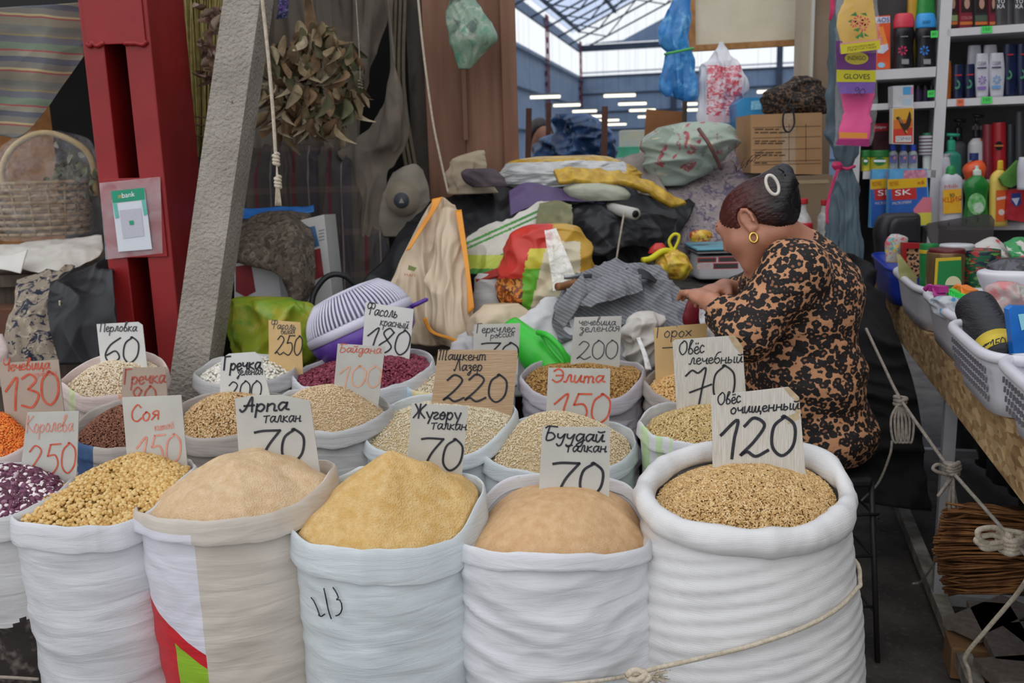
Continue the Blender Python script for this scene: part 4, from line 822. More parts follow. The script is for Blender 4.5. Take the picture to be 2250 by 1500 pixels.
leaves(b2, HK, [P(rs_.uniform(442, 515), rs_.uniform(15, 175), 3.3 + rs_.uniform(-.06, .04)) for _ in range(70)], 4, 'husk', .6, 1.2, 1.2)
mk('purple_ribbon', sheet([[(612, -10, 3.3), (632, -10, 3.3)], [(611, 20, 3.29), (634, 22, 3.3)], [(606, 42, 3.3), (628, 40, 3.3)]], 10, 14, .004, 30, 2), pattern('navy_print', '#1f2340', ['#5a5f86', '#47206a'], 90), label='navy and purple ribbon tied above the dried leaves', cat='ribbon')
DRAP = pattern('brown_grey_drape', '#6a6258', ['#5a5048', '#7a6a5c'], 5, .85, .5, .5, .2)
mk('drape', sheet([[(600, -40, 3.95), (690, -40, 3.85), (760, -40, 3.95), (830, -40, 3.85), (862, -40, 3.9)], [(570, 120, 3.95), (670, 120, 3.88), (745, 120, 3.93), (800, 110, 3.86), (838, 100, 3.9)], [(545, 260, 3.95), (650, 260, 3.9), (720, 260, 3.93), (765, 250, 3.85), (795, 230, 3.9)], [(540, 330, 3.95), (640, 335, 3.9), (710, 330, 3.93), (760, 330, 3.86), (785, 335, 3.88)]], 90, 60, .022, 7, 21, stretch=(3, 1, .3)), DRAP, label='grey-brown tarpaulin drape behind the dried leaves', cat='drape')
mk('drape_swag', sheet([[(842, -30, 3.8), (850, -30, 3.78), (862, -30, 3.8)], [(852, 120, 3.78), (866, 130, 3.74), (872, 110, 3.8)], [(845, 210, 3.74), (872, 220, 3.7), (886, 230, 3.78)], [(790, 300, 3.74), (850, 310, 3.68), (890, 300, 3.76)], [(745, 335, 3.76), (800, 345, 3.7), (868, 360, 3.74)], [(770, 400, 3.72), (805, 410, 3.68), (848, 400, 3.72)], [(760, 600, 3.72), (800, 610, 3.66), (860, 600, 3.7)]], 50, 90, .014, 9, 22, stretch=(2.6, 1, .35)), DRAP, label='gathered brown swag of drape sweeping left of the boards', cat='drape')
PLAID = NT('dark_plaid'); _v = PLAID.coord((1, 1, 1)); _sx = PLAID.n('ShaderNodeSeparateXYZ', {0: _v})
_a = PLAID.ramp(PLAID.math('FRACT', PLAID.math('MULTIPLY', _sx.outputs[0], 7)), [(0, '#4d4540'), (.3, '#5d2a2e'), (.4, '#45403f'), (.7, '#7a6f66'), (.74, '#3f3b40')], 'CONSTANT')
_b = PLAID.ramp(PLAID.math('FRACT', PLAID.math('MULTIPLY', _sx.outputs[2], 6)), [(0, (0, 0, 0)), (.6, (.35, .35, .35)), (.75, (0, 0, 0))], 'CONSTANT')
PLAID.set(col=PLAID.mix(_b, _a, '#6a5a52'), rough=.9); PLAID.bump(PLAID.noise(_v, 200), .3, .003)
mk('plaid_blanket', sheet([[(530, 330, 3.84), (600, 318, 3.8), (680, 318, 3.82), (760, 330, 3.78), (800, 345, 3.8)], [(525, 400, 3.76), (600, 395, 3.7), (680, 390, 3.74), (750, 390, 3.7), (800, 395, 3.74)], [(520, 500, 3.74), (600, 500, 3.68), (690, 500, 3.72), (760, 500, 3.66), (830, 490, 3.7)], [(520, 650, 3.72), (600, 650, 3.66), (700, 660, 3.7), (790, 660, 3.6), (900, 640, 3.66)]], 80, 60, .018, 11, 5, stretch=(2.2, 1, .35)), PLAID.mat, label='dark plaid blanket hanging below the dried leaves', cat='blanket')
bb = thing('printed_bag', P(895, 470, 3.72), 'dusty beige bag with a round printed emblem beside the boards', 'bag')
mk('bag_body', sheet([[(862, 378, 3.74), (888, 366, 3.73), (912, 360, 3.74), (930, 372, 3.76)], [(842, 420, 3.7), (880, 418, 3.685), (915, 415, 3.69), (942, 415, 3.74)], [(832, 470, 3.69), (880, 470, 3.675), (920, 470, 3.68), (948, 470, 3.74)], [(832, 520, 3.7), (880, 520, 3.69), (920, 520, 3.69), (950, 520, 3.74)]], 30, 30, .005, 10, 3, .03), M('dusty_beige', '#8d8578', '#7b7368', 8, .85, .2, 60), bb)
mk('emblem_disc', lathe([(m(38, 3.6), 0), (m(38, 3.6), .003)], P(885, 435, 3.655), 40, rotx(math.pi / 2)), M('emblem_tan', '#7d7262', '#8a7f6e', 20, .8), bb); mk('emblem_ring', lathe([(m(17, 3.6), 0), (m(17, 3.6), .003)], P(882, 440, 3.65), 30, rotx(math.pi / 2)), M('emblem_blue', '#3e444c'), bb)
mk('emblem_triangle', (np.array([P(876, 446, 3.645), P(888, 446, 3.645), P(882, 434, 3.645)]), [[0, 1, 2]]), M('emblem_light', '#8f8a80'), bb, False)

# ================================================================== brown boards (post) and things hung on it
bt = thing('board_post', (P(1030, 300, 3.9)[0], 3.9, 0), 'post of reddish brown boards left of the hall view', 'post')
for xa, xb, yq, th in ((930, 1018, 3.92, .05), (1016, 1102, 3.9, .07), (1100, 1134, 3.86, .12)):
    a, b = P(xa, 100, yq)[0], P(xb, 100, yq)[0]; mk('board', box(((a + b) / 2, yq + th / 2, 1.5), (b - a, th, 3), bev=.004), WOODB, bt, False)
mk('wood_strip', box((P(1020, 200, 3.86)[0], 3.88, P(0, 200, 3.88)[2]), (.018, .03, .5)), WOODB, bt, False)
a, b = P(893, 100, 4.0)[0], P(934, 100, 4.0)[0]; mk('weathered_plank', box(((a + b) / 2, 4.05, 1.5), (b - a, .06, 3)), pattern('weathered', '#4c4640', ['#2f2c2a', '#5f574e'], 12, .9, .5, .5, .2, .3, (1, 1, .4)), smooth=False, label='weathered grey plank at the left of the brown boards', cat='plank')
for i, x in enumerate((868, 878, 888)): mk('bamboo_cane', tube([P(x + 2, -20, 3.97), P(x, 200, 3.97), P(x + 34, 420, 3.97)], .008, 8, 16), M('old_cane', '#5f574a', '#6f6655', 20, .8), label='dusty cane leaning behind the drape, %s of three' % ('leftmost', 'middle', 'rightmost')[i], cat='cane', group='canes behind the drape')
gb = thing('green_bag', P(1038, 150, 3.7), 'translucent green plastic bag of goods hanging on the brown boards', 'bag')
mk('bag_skin', loft([(-60, 1008, 1030), (-5, 995, 1045), (40, 982, 1070), (85, 988, 1090), (120, 1000, 1062), (152, 1008, 1034)], 3.68, .6, 40, 48, .006, 16, 6, stretch=(1.8, 1.8, .4)), pattern('green_film', '#7f9a86', ['#a9b3a4', '#54645c', '#4f8f78'], 16, .25, .8, .5, .15), gb)

# ================================================================== shawl, boxes, bags at left of the pile
BROC = pattern('brown_brocade', '#5f5348', ['#463d36', '#74675a', '#39332e'], 40, .85, .6, .5, .08)
mk('brown_shawl', sheet([[(520, 500, 3.35), (560, 470, 3.35), (620, 462, 3.35), (680, 468, 3.4)], [(515, 540, 3.2), (570, 520, 3.18), (640, 495, 3.18), (692, 545, 3.22)], [(518, 575, 3.15), (590, 570, 3.12), (650, 560, 3.12), (694, 610, 3.18)], [(600, 590, 3.14), (630, 625, 3.1), (650, 650, 3.1), (680, 650, 3.16)], [(628, 640, 3.14), (640, 660, 3.1), (652, 675, 3.1), (664, 668, 3.14)]], 70, 60, .008, 9, 6, stretch=(1.5, 1, .9)), BROC, label='brown brocade shawl draped over the boxes beside the grey post', cat='shawl')
mk('blue_sheet', sheet([[(528, 460, 3.45), (600, 456, 3.45), (690, 453, 3.48)], [(528, 478, 3.36), (600, 472, 3.36), (690, 466, 3.4)]], 30, 12, .006, 12, 2), M('blue_film', '#2f6fc0', '#3f85d4', 14, .4), label='bright blue sheet under the brown shawl', cat='sheet')
(V, Fc), b1, n1 = slab([(650, 486), (712, 471), (742, 756), (650, 758)], 3.3, .22, .05)
wb = thing('printed_carton', V.mean(0) - [0, 0, .15], 'white carton with blue and dark red print behind the colander', 'carton'); mk('carton_body', (V, Fc), M('white_carton', '#b9b9b6', '#c4c4c0', 8, .7), wb, False); pl = (V[0], n1)
patch([(664, 502), (692, 496), (702, 540), (672, 548)], pl, M('print_blue', '#3b5f86', '#456b92', 10), wb, 'blue_print'); patch([(676, 552), (704, 545), (712, 606), (684, 618)], pl, M('print_dark_red', '#82262e', '#96353a', 10), wb, 'red_print')
for i in range(4): patch([(700, 506 + i * 7), (712, 503 + i * 7), (713, 505 + i * 7), (701, 508 + i * 7)], pl, M('print_grey', '#83868c'), wb, 'small_print')
(V, Fc), b1, n1 = slab([(515, 580), (575, 572), (612, 600), (630, 762), (515, 765)], 3.2, .16, .05)
wb = thing('red_white_carton', V.mean(0) - [0, 0, .1], 'white carton with dark red print under the brown shawl', 'carton'); mk('carton_body', (V, Fc), M('white_carton2', '#c4c6ca', '#d0d2d6', 8, .7), wb, False); pl = (V[0], n1)
patch([(518, 585), (552, 580), (562, 640), (540, 652), (518, 640)], pl, M('print_dark_red', '#82262e'), wb, 'red_print')
mk('yellow_green_bag', loft([(652, 520, 555), (658, 505, 640), (672, 498, 690), (700, 496, 702), (745, 497, 698), (790, 505, 690), (835, 520, 660)], 2.98, .5, 36, 56, .02, 11, 5), pattern('yellow_green_film', '#9aa32a', ['#5f9a30', '#c0b444', '#86a838'], 9, .35, .7, .48, .18), label='shiny yellow-green plastic bag beside the grey post', cat='bag')
# ---- colander
cc = P(797, 722, 2.84); col = thing('colander', cc - [0, 0, .02], 'white ribbed colander over a purple bowl lying tilted on the sacks', 'colander')
Rc = roty(-.40) @ rotx(-.10); PUR = M('purple_plastic', '#5a3a94', '#5f3e9c', 10, .3); CW = M('white_plastic', '#cdcbdb', '#c4c2d4', 10, .35)
mk('bowl', lathe([(.13, -.075), (.158, -.05), (.174, 0), (.166, .004)], cc, 64, Rc), PUR, col)
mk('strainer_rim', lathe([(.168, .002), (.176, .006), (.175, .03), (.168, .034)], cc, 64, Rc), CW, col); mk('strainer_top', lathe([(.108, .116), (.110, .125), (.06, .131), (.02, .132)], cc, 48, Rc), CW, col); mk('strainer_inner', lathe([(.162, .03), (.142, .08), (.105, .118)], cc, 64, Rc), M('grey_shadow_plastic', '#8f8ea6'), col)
rb = []
for i in range(72):
    a = i * 2 * math.pi / 72; q = np.array([(r * math.cos(a), r * math.sin(a), z) for r, z in ((.169, .03), (.16, .06), (.142, .09), (.109, .121))]); rb.append(tube(q @ Rc.T + cc, .0042, 5, 8))
mk('ribs', join(*rb), CW, col, kind='stuff')
hc = cc + Rc @ np.array([.195, 0, .0]); mk('loop_handle', tube([hc + Rc @ np.array([.026 * math.cos(a), .022 * math.sin(a), 0]) for a in np.linspace(0, 6.28, 13)[:-1]], .007, 8, 40, True), PUR, col)
ph = thing('pot_handle', P(740, 690, 3.1), 'black arched pot handle behind the colander', 'handle'); mk('arch', tube([P(684, 690, 3.08), P(690, 645, 3.1), P(720, 607, 3.12), P(760, 608, 3.14), P(800, 650, 3.16)], .010, 8, 40), DARKP, ph)
mk('pot_rim', tube([P(690, 690, 3.06), P(740, 700, 3.04), P(800, 690, 3.1), P(800, 670, 3.22), P(700, 675, 3.22)], .008, 8, 50, True), DARKP, ph)
# ---- cream bag with orange edges
cb = thing('cream_bag', P(945, 770, 3.12), 'tall empty cream bag with orange edges standing before the black tarpaulin', 'bag')
CREAM = M('cream_laminate', '#d2bfa6', '#c3ae93', 5, .4, .3, 18); ORGE = M('orange_edge', '#dd8a1e', '#e79a32', 9, .4)
mk('bag_back', sheet([[(950, 436, 3.3), (972, 432, 3.3), (998, 452, 3.3)], [(905, 520, 3.26), (960, 510, 3.28), (1016, 500, 3.28)], [(868, 600, 3.2), (950, 600, 3.22), (1028, 600, 3.24)], [(848, 665, 3.14), (950, 680, 3.16), (1040, 680, 3.2)], [(885, 745, 3.08), (950, 760, 3.1), (1020, 745, 3.14)]], 40, 50, .016, 12, 7, .004, (1.6, 1, .5)), CREAM, cb)
mk('bag_front', sheet([[(968, 460, 3.24), (985, 455, 3.22), (1003, 468, 3.24)], [(950, 540, 3.16), (985, 545, 3.12), (1018, 540, 3.16)], [(930, 620, 3.1), (980, 640, 3.05), (1032, 620, 3.1)], [(935, 700, 3.06), (985, 720, 3.0), (1040, 690, 3.06)], [(960, 752, 3.04), (1000, 758, 3.0), (1032, 745, 3.04)]], 36, 46, .014, 14, 8, .004, (1.6, 1, .5)), CREAM, cb)
mk('orange_edge', sheet([[(1000, 462, 3.2), (1014, 460, 3.2)], [(1012, 530, 3.13), (1024, 530, 3.13)], [(1024, 610, 3.07), (1034, 610, 3.07)], [(1028, 690, 3.03), (1042, 676, 3.03)]], 8, 30, 0, 9, 1, .003), ORGE, cb)
mk('orange_edge', sheet([[(949, 437, 3.27), (972, 432, 3.27)], [(944, 462, 3.25), (958, 460, 3.25)], [(918, 505, 3.23), (928, 505, 3.23)], [(892, 550, 3.19), (900, 548, 3.19)]], 8, 24, 0, 9, 1, .003), ORGE, cb)
mk('orange_edge', sheet([[(928, 700, 3.0), (936, 696, 3.0)], [(945, 730, 2.99), (952, 726, 2.99)], [(985, 745, 2.96), (990, 740, 2.96)], [(1018, 758, 2.96), (1022, 752, 2.96)]], 6, 20, 0, 9, 1, .003), ORGE, cb)
pl = (P(900, 600, 3.1), np.array([0, -1., 0])); wtext('MAIT', (889, 606), (914, 609), (889, 600), pl, M('print_red', '#c05a52'), cb); patch([(898, 582), (916, 588), (910, 596), (896, 592)], pl, M('print_leaf', '#7d8a4a'), cb, 'leaf_print')
mk('cream_sack', loft([(668, 1060, 1140), (690, 1042, 1165), (720, 1035, 1160), (745, 1040, 1150), (775, 1040, 1150)], 2.95, .5, 26, 40, .01, 14, 3), CREAM, label='cream sack with orange stripe lying right of the tall cream bag', cat='sack')
mk('white_bag', loft([(728, 740, 800), (745, 728, 880), (765, 735, 905), (800, 740, 910)], 2.78, .4, 20, 40, .008, 18, 3), M('white_film', '#cfd0d3', '#bdbec2', 12, .4, .3, 40), label='white plastic bag lying under the colander', cat='bag')
mk('white_sack_heap', loft([(652, 1198, 1222), (680, 1160, 1250), (705, 1080, 1290), (735, 1010, 1330), (780, 980, 1380), (850, 980, 1400)], 2.96, .4, 40, 64, .016, 16, 9), M('white_fabric', '#d3d2d4', '#bfbec2', 10, .6, .3, 40), label='heap of empty white sacks behind the price cards', cat='sacks')
# ---- black tarpaulins, purple sheet, silver and gold sacks
mk('black_tarpaulin', sheet([[(975, 428, 3.78), (1060, 402, 3.8), (1180, 397, 3.84), (1300, 402, 4.02), (1420, 412, 4.0), (1528, 446, 3.9)], [(895, 482, 3.62), (1050, 452, 3.7), (1180, 442, 3.75), (1300, 450, 3.78), (1420, 455, 3.8), (1512, 482, 3.76)], [(838, 562, 3.42), (980, 525, 3.5), (1130, 520, 3.58), (1300, 535, 3.62), (1400, 525, 3.66), (1460, 545, 3.66)], [(776, 645, 3.3), (900, 630, 3.34), (1100, 610, 3.48), (1300, 620, 3.55), (1380, 575, 3.6), (1400, 580, 3.6)], [(776, 730, 3.26), (900, 720, 3.3), (1100, 700, 3.44), (1300, 680, 3.5), (1390, 620, 3.56), (1410, 610, 3.56)]], 90, 70, .02, 8, 14, .01), BLACKF, label='large black tarpaulin spread over the goods behind the sacks', cat='tarpaulin')
mk('black_fabric_fold', sheet([[(1230, 450, 3.6), (1320, 440, 3.58), (1400, 465, 3.58), (1490, 480, 3.66)], [(1240, 500, 3.52), (1320, 490, 3.48), (1400, 510, 3.5), (1470, 520, 3.6)], [(1270, 560, 3.46), (1330, 560, 3.42), (1380, 540, 3.46), (1440, 545, 3.56)]], 50, 30, .014, 13, 15, .006), BLACKF, label='black cloth fold hanging at the front of the pile beside the roll', cat='cloth')
mk('purple_sheet', sheet([[(1118, 420, 3.6), (1160, 400, 3.62), (1230, 415, 3.62), (1330, 435, 3.62)], [(1122, 475, 3.5), (1160, 455, 3.52), (1230, 440, 3.55), (1330, 447, 3.58)]], 30, 14, .004, 9, 2), M('purple_vinyl', '#55456b', '#625079', 10, .5), label='dull purple sheet over the black tarpaulin', cat='sheet')
SILV = M('silver_sack', '#aeb0b2', '#cfd0d0', 14, .4, .4, 30, (1, 1, 4)); GOLD = M('gold_sack', '#a8832a', '#cfa93c', 30, .35, .3, 60)
def p_fs(x, y): return 1 if (y < 352 + abs(x - 1280) * .04 or (x > 1375)) else 0
vf = loft([(342, 1180, 1300), (350, 1130, 1345), (368, 1104, 1385), (388, 1098, 1405), (404, 1106, 1400), (412, 1130, 1380)], 3.86, .5, 40, 72, .007, 16, 11, stretch=(1, 1, 5)); mk('folded_sack_stack', vf, SILV, mats=[SILV, GOLD], mi=painted(vf, p_fs), label='stack of folded silver-white sacks with gold edges on the pile', cat='sacks')
mk('gold_sack', sheet([[(1218, 370, 3.6), (1290, 368, 3.62), (1350, 375, 3.62), (1420, 395, 3.64), (1510, 445, 3.66)], [(1228, 398, 3.56), (1290, 395, 3.56), (1350, 398, 3.56), (1410, 410, 3.58), (1480, 450, 3.6)]], 50, 14, .008, 16, 4, .02), GOLD, label='crumpled gold foil sack over the folded silver sacks', cat='sack')
mk('pale_green_sack', loft([(402, 1255, 1340), (412, 1240, 1370), (428, 1250, 1385), (440, 1270, 1380)], 3.6, .5, 16, 36, .005, 14, 2), M('pale_sack', '#a7ab98', '#b7b9a8', 12, .6, .3, 40, (1, 1, 4)), label='pale green-white folded sack under the gold sack', cat='sack')
rl = thing('plastic_roll', P(1370, 480, 3.46), 'white plastic roll with hollow end lying on black cloth', 'roll'); a, b = P(1330, 455, 3.62), P(1396, 470, 3.40); mk('tube_wall', tube([a, b], m(13, 3.4), 20), M('grey_white_tube', '#b9b6b0'), rl); d_ = (b - a) / np.linalg.norm(b - a); mk('hollow_end', tube([b - d_ * .001, b + d_ * .002], m(8, 3.4), 16), BLACKV, rl)
string('white cord hanging from the roll over the black cloth', [(1372, 465), (1364, 510), (1356, 560), (1352, 600)], 3.36, .0035, ROPE)
# ---- colourful sacks
def p_wg(x, y):
    if y > 560 and x < 1120: return 2 if y < 590 else 1
    k = (y - 470) + (x - 1180) * .45
    if -8 < k < -2 or 4 < k < 9 or 52 < k < 60 or 88 < k < 94: return 1
    return 0
vf = sheet([[(1190, 440, 3.5), (1230, 450, 3.5), (1258, 452, 3.5)], [(1110, 480, 3.42), (1170, 480, 3.4), (1240, 480, 3.42)], [(1035, 515, 3.36), (1110, 520, 3.32), (1190, 530, 3.34)], [(1025, 560, 3.3), (1090, 560, 3.26), (1150, 560, 3.26)], [(1030, 600, 3.26), (1070, 600, 3.22), (1120, 590, 3.22)]], 60, 60, .01, 14, 5, .006)
mk('white_green_sack', vf, WHITE, mats=[M('sack_cream_white', '#cfccc2', '#bfbbb0', 8, .5, .3, 50), M('sack_green', '#3f7f3f', '#5b9a4a', 12, .5), M('sack_lime', '#a9b83a', '#b9c65a', 12, .5)], mi=painted(vf, p_wg), label='white woven sack with green bands folded on the pile', cat='sack')
mk('olive_sack', sheet([[(1185, 445, 3.46), (1225, 442, 3.46), (1256, 450, 3.46)], [(1180, 480, 3.36), (1220, 475, 3.34), (1258, 485, 3.36)], [(1180, 520, 3.3), (1220, 515, 3.28), (1260, 530, 3.3)]], 24, 20, .008, 14, 3, .006), M('olive_cloth', '#6f6f4e', '#8a8666', 12, .8), label='olive sack between the white-green sack and the black cloth', cat='sack')
def p_rg(x, y):
    k = x - (y - 560) * -.25
    if y < 545 and x < 1215: return 1
    if x < 1150 - (y - 600) * .05 and y > 612: return 4
    if k < 1160 and y < 625: return 1
    if k < 1195: return 2 if y > 590 else 3
    if x > 1275 or (x > 1200 and y < 530): return 5
    return 0
vf = loft([(492, 1165, 1245), (505, 1130, 1275), (540, 1112, 1298), (590, 1098, 1308), (640, 1093, 1300), (672, 1100, 1270), (700, 1115, 1250)], 3.16, .55, 80, 110, .012, 13, 17)
mk('flour_bag', vf, WHITE, mats=[M('bag_cream', '#cdbf9f', '#d8cfb6', 9, .4, .3, 40), M('bag_red', '#c0312a', '#d0443a', 9, .4), M('bag_green', '#5fa82c', '#74b83a', 9, .4), M('bag_yellow', '#c3b32e', '#d2c44a', 9, .4), pattern('bag_wheat', '#8a4a22', ['#d08a34', '#5f3018', '#e0762a'], 40, .4), M('bag_gold', '#b08326', '#c9a040', 9, .35)], mi=painted(vf, p_rg), label='glossy flour bag printed red, green and wheat orange on the pile', cat='bag')
mk('red_sack_edge', sheet([[(1045, 605, 3.2), (1090, 590, 3.18), (1140, 575, 3.12)], [(1045, 615, 3.18), (1095, 605, 3.15), (1120, 600, 3.1)]], 20, 8, .002, 9, 1, .01), M('bag_dark_red', '#97302c', '#a83c36', 9, .5), label='dark red sack hem sticking out left of the flour bag', cat='sack')
mk('grey_sack', loft([(600, 1050, 1100), (620, 1042, 1120), (660, 1040, 1130), (700, 1040, 1140)], 3.2, .5, 16, 30, .006, 12, 2), GREYW, label='grey-white sack standing left below the flour bag', cat='sack')
mk('clear_bag_strip', sheet([[(1196, 505, 3.02), (1222, 500, 3.02)], [(1204, 560, 2.98), (1240, 545, 2.98)], [(1212, 610, 2.96), (1262, 600, 2.96)], [(1215, 640, 2.95), (1262, 628, 2.95)]], 16, 30, .006, 20, 3, .002), clear('bag_plastic', (.95, .93, .9), .5, .15, .7, 30), label='clear plastic bag hanging over the flour bag', cat='bag')
kn_ = thing('knife', P(1225, 632, 2.9), 'knife with wooden handle resting on the grey shirt', 'knife'); mk('handle', tube([P(1224, 630, 2.9), P(1240, 628, 2.92), P(1268, 620, 2.96)], m(9, 2.9), 10, 10), M('knife_wood', '#7a4e2c', '#8f5f38', 20, .5), kn_); mk('blade', beam(P(1240, 609, 2.93), P(1300, 606, 3.0), .004, .014), M('steel', '#8f9092', None, rough=.3, metal=.8), kn_)
# ---- grey striped shirt
SH = stripes('grey_pinstripe', [(0, '#75767c'), (.55, '#94959a'), (.8, '#6a6b70')], .011, (.5, .1, .86), .01, bump=.15)
sh = thing('striped_shirt', P(1400, 780, 2.9), 'grey pinstriped shirt thrown over the white sacks', 'shirt')
mk('shirt_body', sheet([[(1290, 588, 3.12), (1360, 576, 3.16), (1440, 592, 3.12), (1500, 640, 3.06), (1548, 668, 3.0)], [(1236, 640, 2.97), (1320, 612, 3.04), (1420, 625, 3.02), (1490, 662, 2.96), (1575, 700, 2.9)], [(1214, 692, 2.9), (1300, 660, 2.96), (1400, 668, 2.94), (1480, 692, 2.9), (1600, 742, 2.84)], [(1225, 760, 2.86), (1300, 730, 2.9), (1400, 712, 2.88), (1480, 735, 2.84), (1610, 800, 2.78)]], 90, 60, .02, 15, 8, .004), SH, sh)
mk('sleeve', sheet([[(1245, 640, 2.92), (1330, 600, 2.96), (1400, 590, 2.98)], [(1255, 665, 2.86), (1340, 635, 2.88), (1410, 615, 2.92)], [(1300, 672, 2.85), (1360, 655, 2.87), (1410, 640, 2.9)]], 50, 26, .012, 20, 9, .012), SH, sh)
mk('collar', sheet([[(1240, 720, 2.82), (1262, 690, 2.84), (1290, 640, 2.88)], [(1218, 700, 2.82), (1230, 660, 2.84), (1280, 600, 2.9)]], 24, 12, .006, 16, 3, .004), SH, sh)
mk('lining', sheet([[(1375, 590, 3.0), (1420, 592, 3.0), (1445, 615, 3.0)], [(1385, 612, 2.95), (1420, 612, 2.95), (1440, 622, 2.96)]], 20, 10, .004, 16, 3, .003), DARKP, sh)
mk('white_glove_heap', loft([(684, 1405, 1440), (700, 1378, 1470), (730, 1366, 1465), (760, 1372, 1462), (790, 1375, 1450), (830, 1380, 1450)], 2.78, .6, 40, 50, .014, 24, 13), M('off_white_cotton', '#cbc6c1', '#b9b2ac', 14, .8, .4, 60), label='crumpled off-white cotton bag behind the yellow-tan card', cat='bag')
mk('plastic_strap', sheet([[(1398, 742, 2.7), (1406, 740, 2.7)], [(1412, 780, 2.66), (1422, 778, 2.66)], [(1418, 812, 2.64), (1432, 812, 2.64)]], 6, 20, 0, 9, 1, .002), clear('strap_plastic', (.9, .9, .9), .7), label='whitish plastic strap hanging beside the lentil sack', cat='strap')
sc_ = thing('green_jug', P(1190, 800, 2.72), 'bright green plastic jug lying beside the lentil sack', 'jug'); GRN = M('bright_green_plastic', '#35b836', '#42c63f', 8, .3)
mk('jug_body', tube([P(1120, 715, 2.86), P(1150, 748, 2.82), P(1185, 782, 2.78), P(1240, 830, 2.74)], [.035, .05, .062, .066], 28, 24), GRN, sc_); mk('jug_handle', tube([P(1182, 730, 2.74), P(1205, 738, 2.7), P(1232, 765, 2.68), P(1252, 800, 2.68)], .009, 10, 30), GRN, sc_); mk('jug_spout', tube([P(1190, 735, 2.75), P(1212, 768, 2.7), P(1240, 800, 2.68)], .006, 8, 20), GRN, sc_)
mk('wine_red_wallet', loft([(658, 1512, 1545), (675, 1506, 1546), (700, 1500, 1540), (712, 1502, 1536)], 2.86, .4, 14, 24, .003, 14, 2), M('wine_red', '#6d1620', '#7c1f2a', 10, .4), label='wine red wallet on the grey shirt beside the woman', cat='wallet')
mk('clear_film', sheet([[(1535, 668, 2.8), (1550, 662, 2.82), (1575, 690, 2.82)], [(1540, 720, 2.74), (1580, 720, 2.74), (1625, 745, 2.74)], [(1560, 780, 2.7), (1610, 790, 2.7), (1650, 815, 2.7)]], 30, 26, .008, 18, 4, .002), clear('grey_film', (.82, .82, .84), .45, .15, .6, 30), label='greyish clear plastic film in front of the woman', cat='film')
# ---- yellow bag, scale
yb = thing('yellow_bag', P(1490, 610, 3.42), 'thin yellow plastic bag of pasta tied with ear loops beside the scale', 'bag')
mk('bag_skin', loft([(548, 1468, 1490), (560, 1448, 1504), (578, 1436, 1516), (595, 1440, 1519), (608, 1462, 1512), (614, 1475, 1505)], 3.42, .7, 30, 40, .007, 26, 6, stretch=(1.5, 1.5, .7)), pattern('yellow_film', '#cfa43a', ['#dcc23e', '#b4832c', '#e2c766'], 26, .3, .6, .5, .12), yb)
mk('ear', tube([P(1478, 550, 3.42), P(1470, 530, 3.42), P(1480, 515, 3.42), P(1492, 518, 3.42), P(1488, 535, 3.42), P(1480, 550, 3.42)], .006, 7, 30), M('yellow_ear', '#d8cf2a'), yb); mk('ear', tube([P(1476, 552, 3.42), P(1455, 552, 3.4), P(1430, 568, 3.38), P(1412, 572, 3.36)], .012, 7, 20), M('yellow_ear', '#d8cf2a'), yb); mk('red_knot', loft([(534, 1440, 1456), (545, 1428, 1464), (556, 1424, 1455)], 3.43, .6, 10, 18, .004, 30, 2), M('bag_red', '#c0312a'), yb)
sl = thing('price_scale', P(1578, 606, 3.62), 'white electronic price scale with red display frames on the counter', 'scale')
mk('housing', loft([(556, 1530, 1645), (560, 1524, 1650), (600, 1522, 1650), (606, 1526, 1646)], 3.66, .9, 12, 40, 0, 1, 1, .25), M('scale_white', '#cfd0d3', '#c4c5c9', 10, .4), sl)
pl = (P(1580, 580, 3.43), np.array([0, -1., 0]))
for x0, y0, x1, y1 in ((1532, 566, 1574, 577), (1578, 564, 1620, 576), (1567, 578, 1622, 591)):
    patch([(x0, y0), (x1, y0 - 1), (x1, y1 - 1), (x0, y1)], pl, M('display_red', '#b23338'), sl, 'display_frame', .001); patch([(x0 + 2, y0 + 2), (x1 - 2, y0 + 1), (x1 - 2, y1 - 3), (x0 + 2, y1 - 2)], pl, M('display_dark', '#3a3b3c'), sl, 'display', .002)
patch([(1532, 580), (1560, 579), (1560, 592), (1532, 592)], pl, M('keypad_pink', '#b99a9e', '#c4b2b4', 60), sl, 'keypad', .001)
mk('neck', box(P(1580, 551, 3.66), (.1, .1, .02)), DARKP, sl, False); c_ = P(1585, 540, 3.66); mk('tray', box(c_, (.25, .26, .010), bev=.004), M('tray_blue', '#5f9fb4', '#74b0c2', 10, .35), sl, False); mk('tray_edge', box(c_ - [0, 0, .012], (.245, .255, .006)), M('tray_steel', '#9a9c9e', None, rough=.35, metal=.7), sl, False)
mk('noodle_pack', loft([(505, 1530, 1552), (512, 1517, 1562), (522, 1516, 1563), (530, 1518, 1560)], 3.66, .5, 12, 26, .006, 26, 2), pattern('noodle_print', '#c99a2e', ['#b4402a', '#d8b84a'], 40, .35), label='small orange-yellow packet lying on the scale tray', cat='packet')

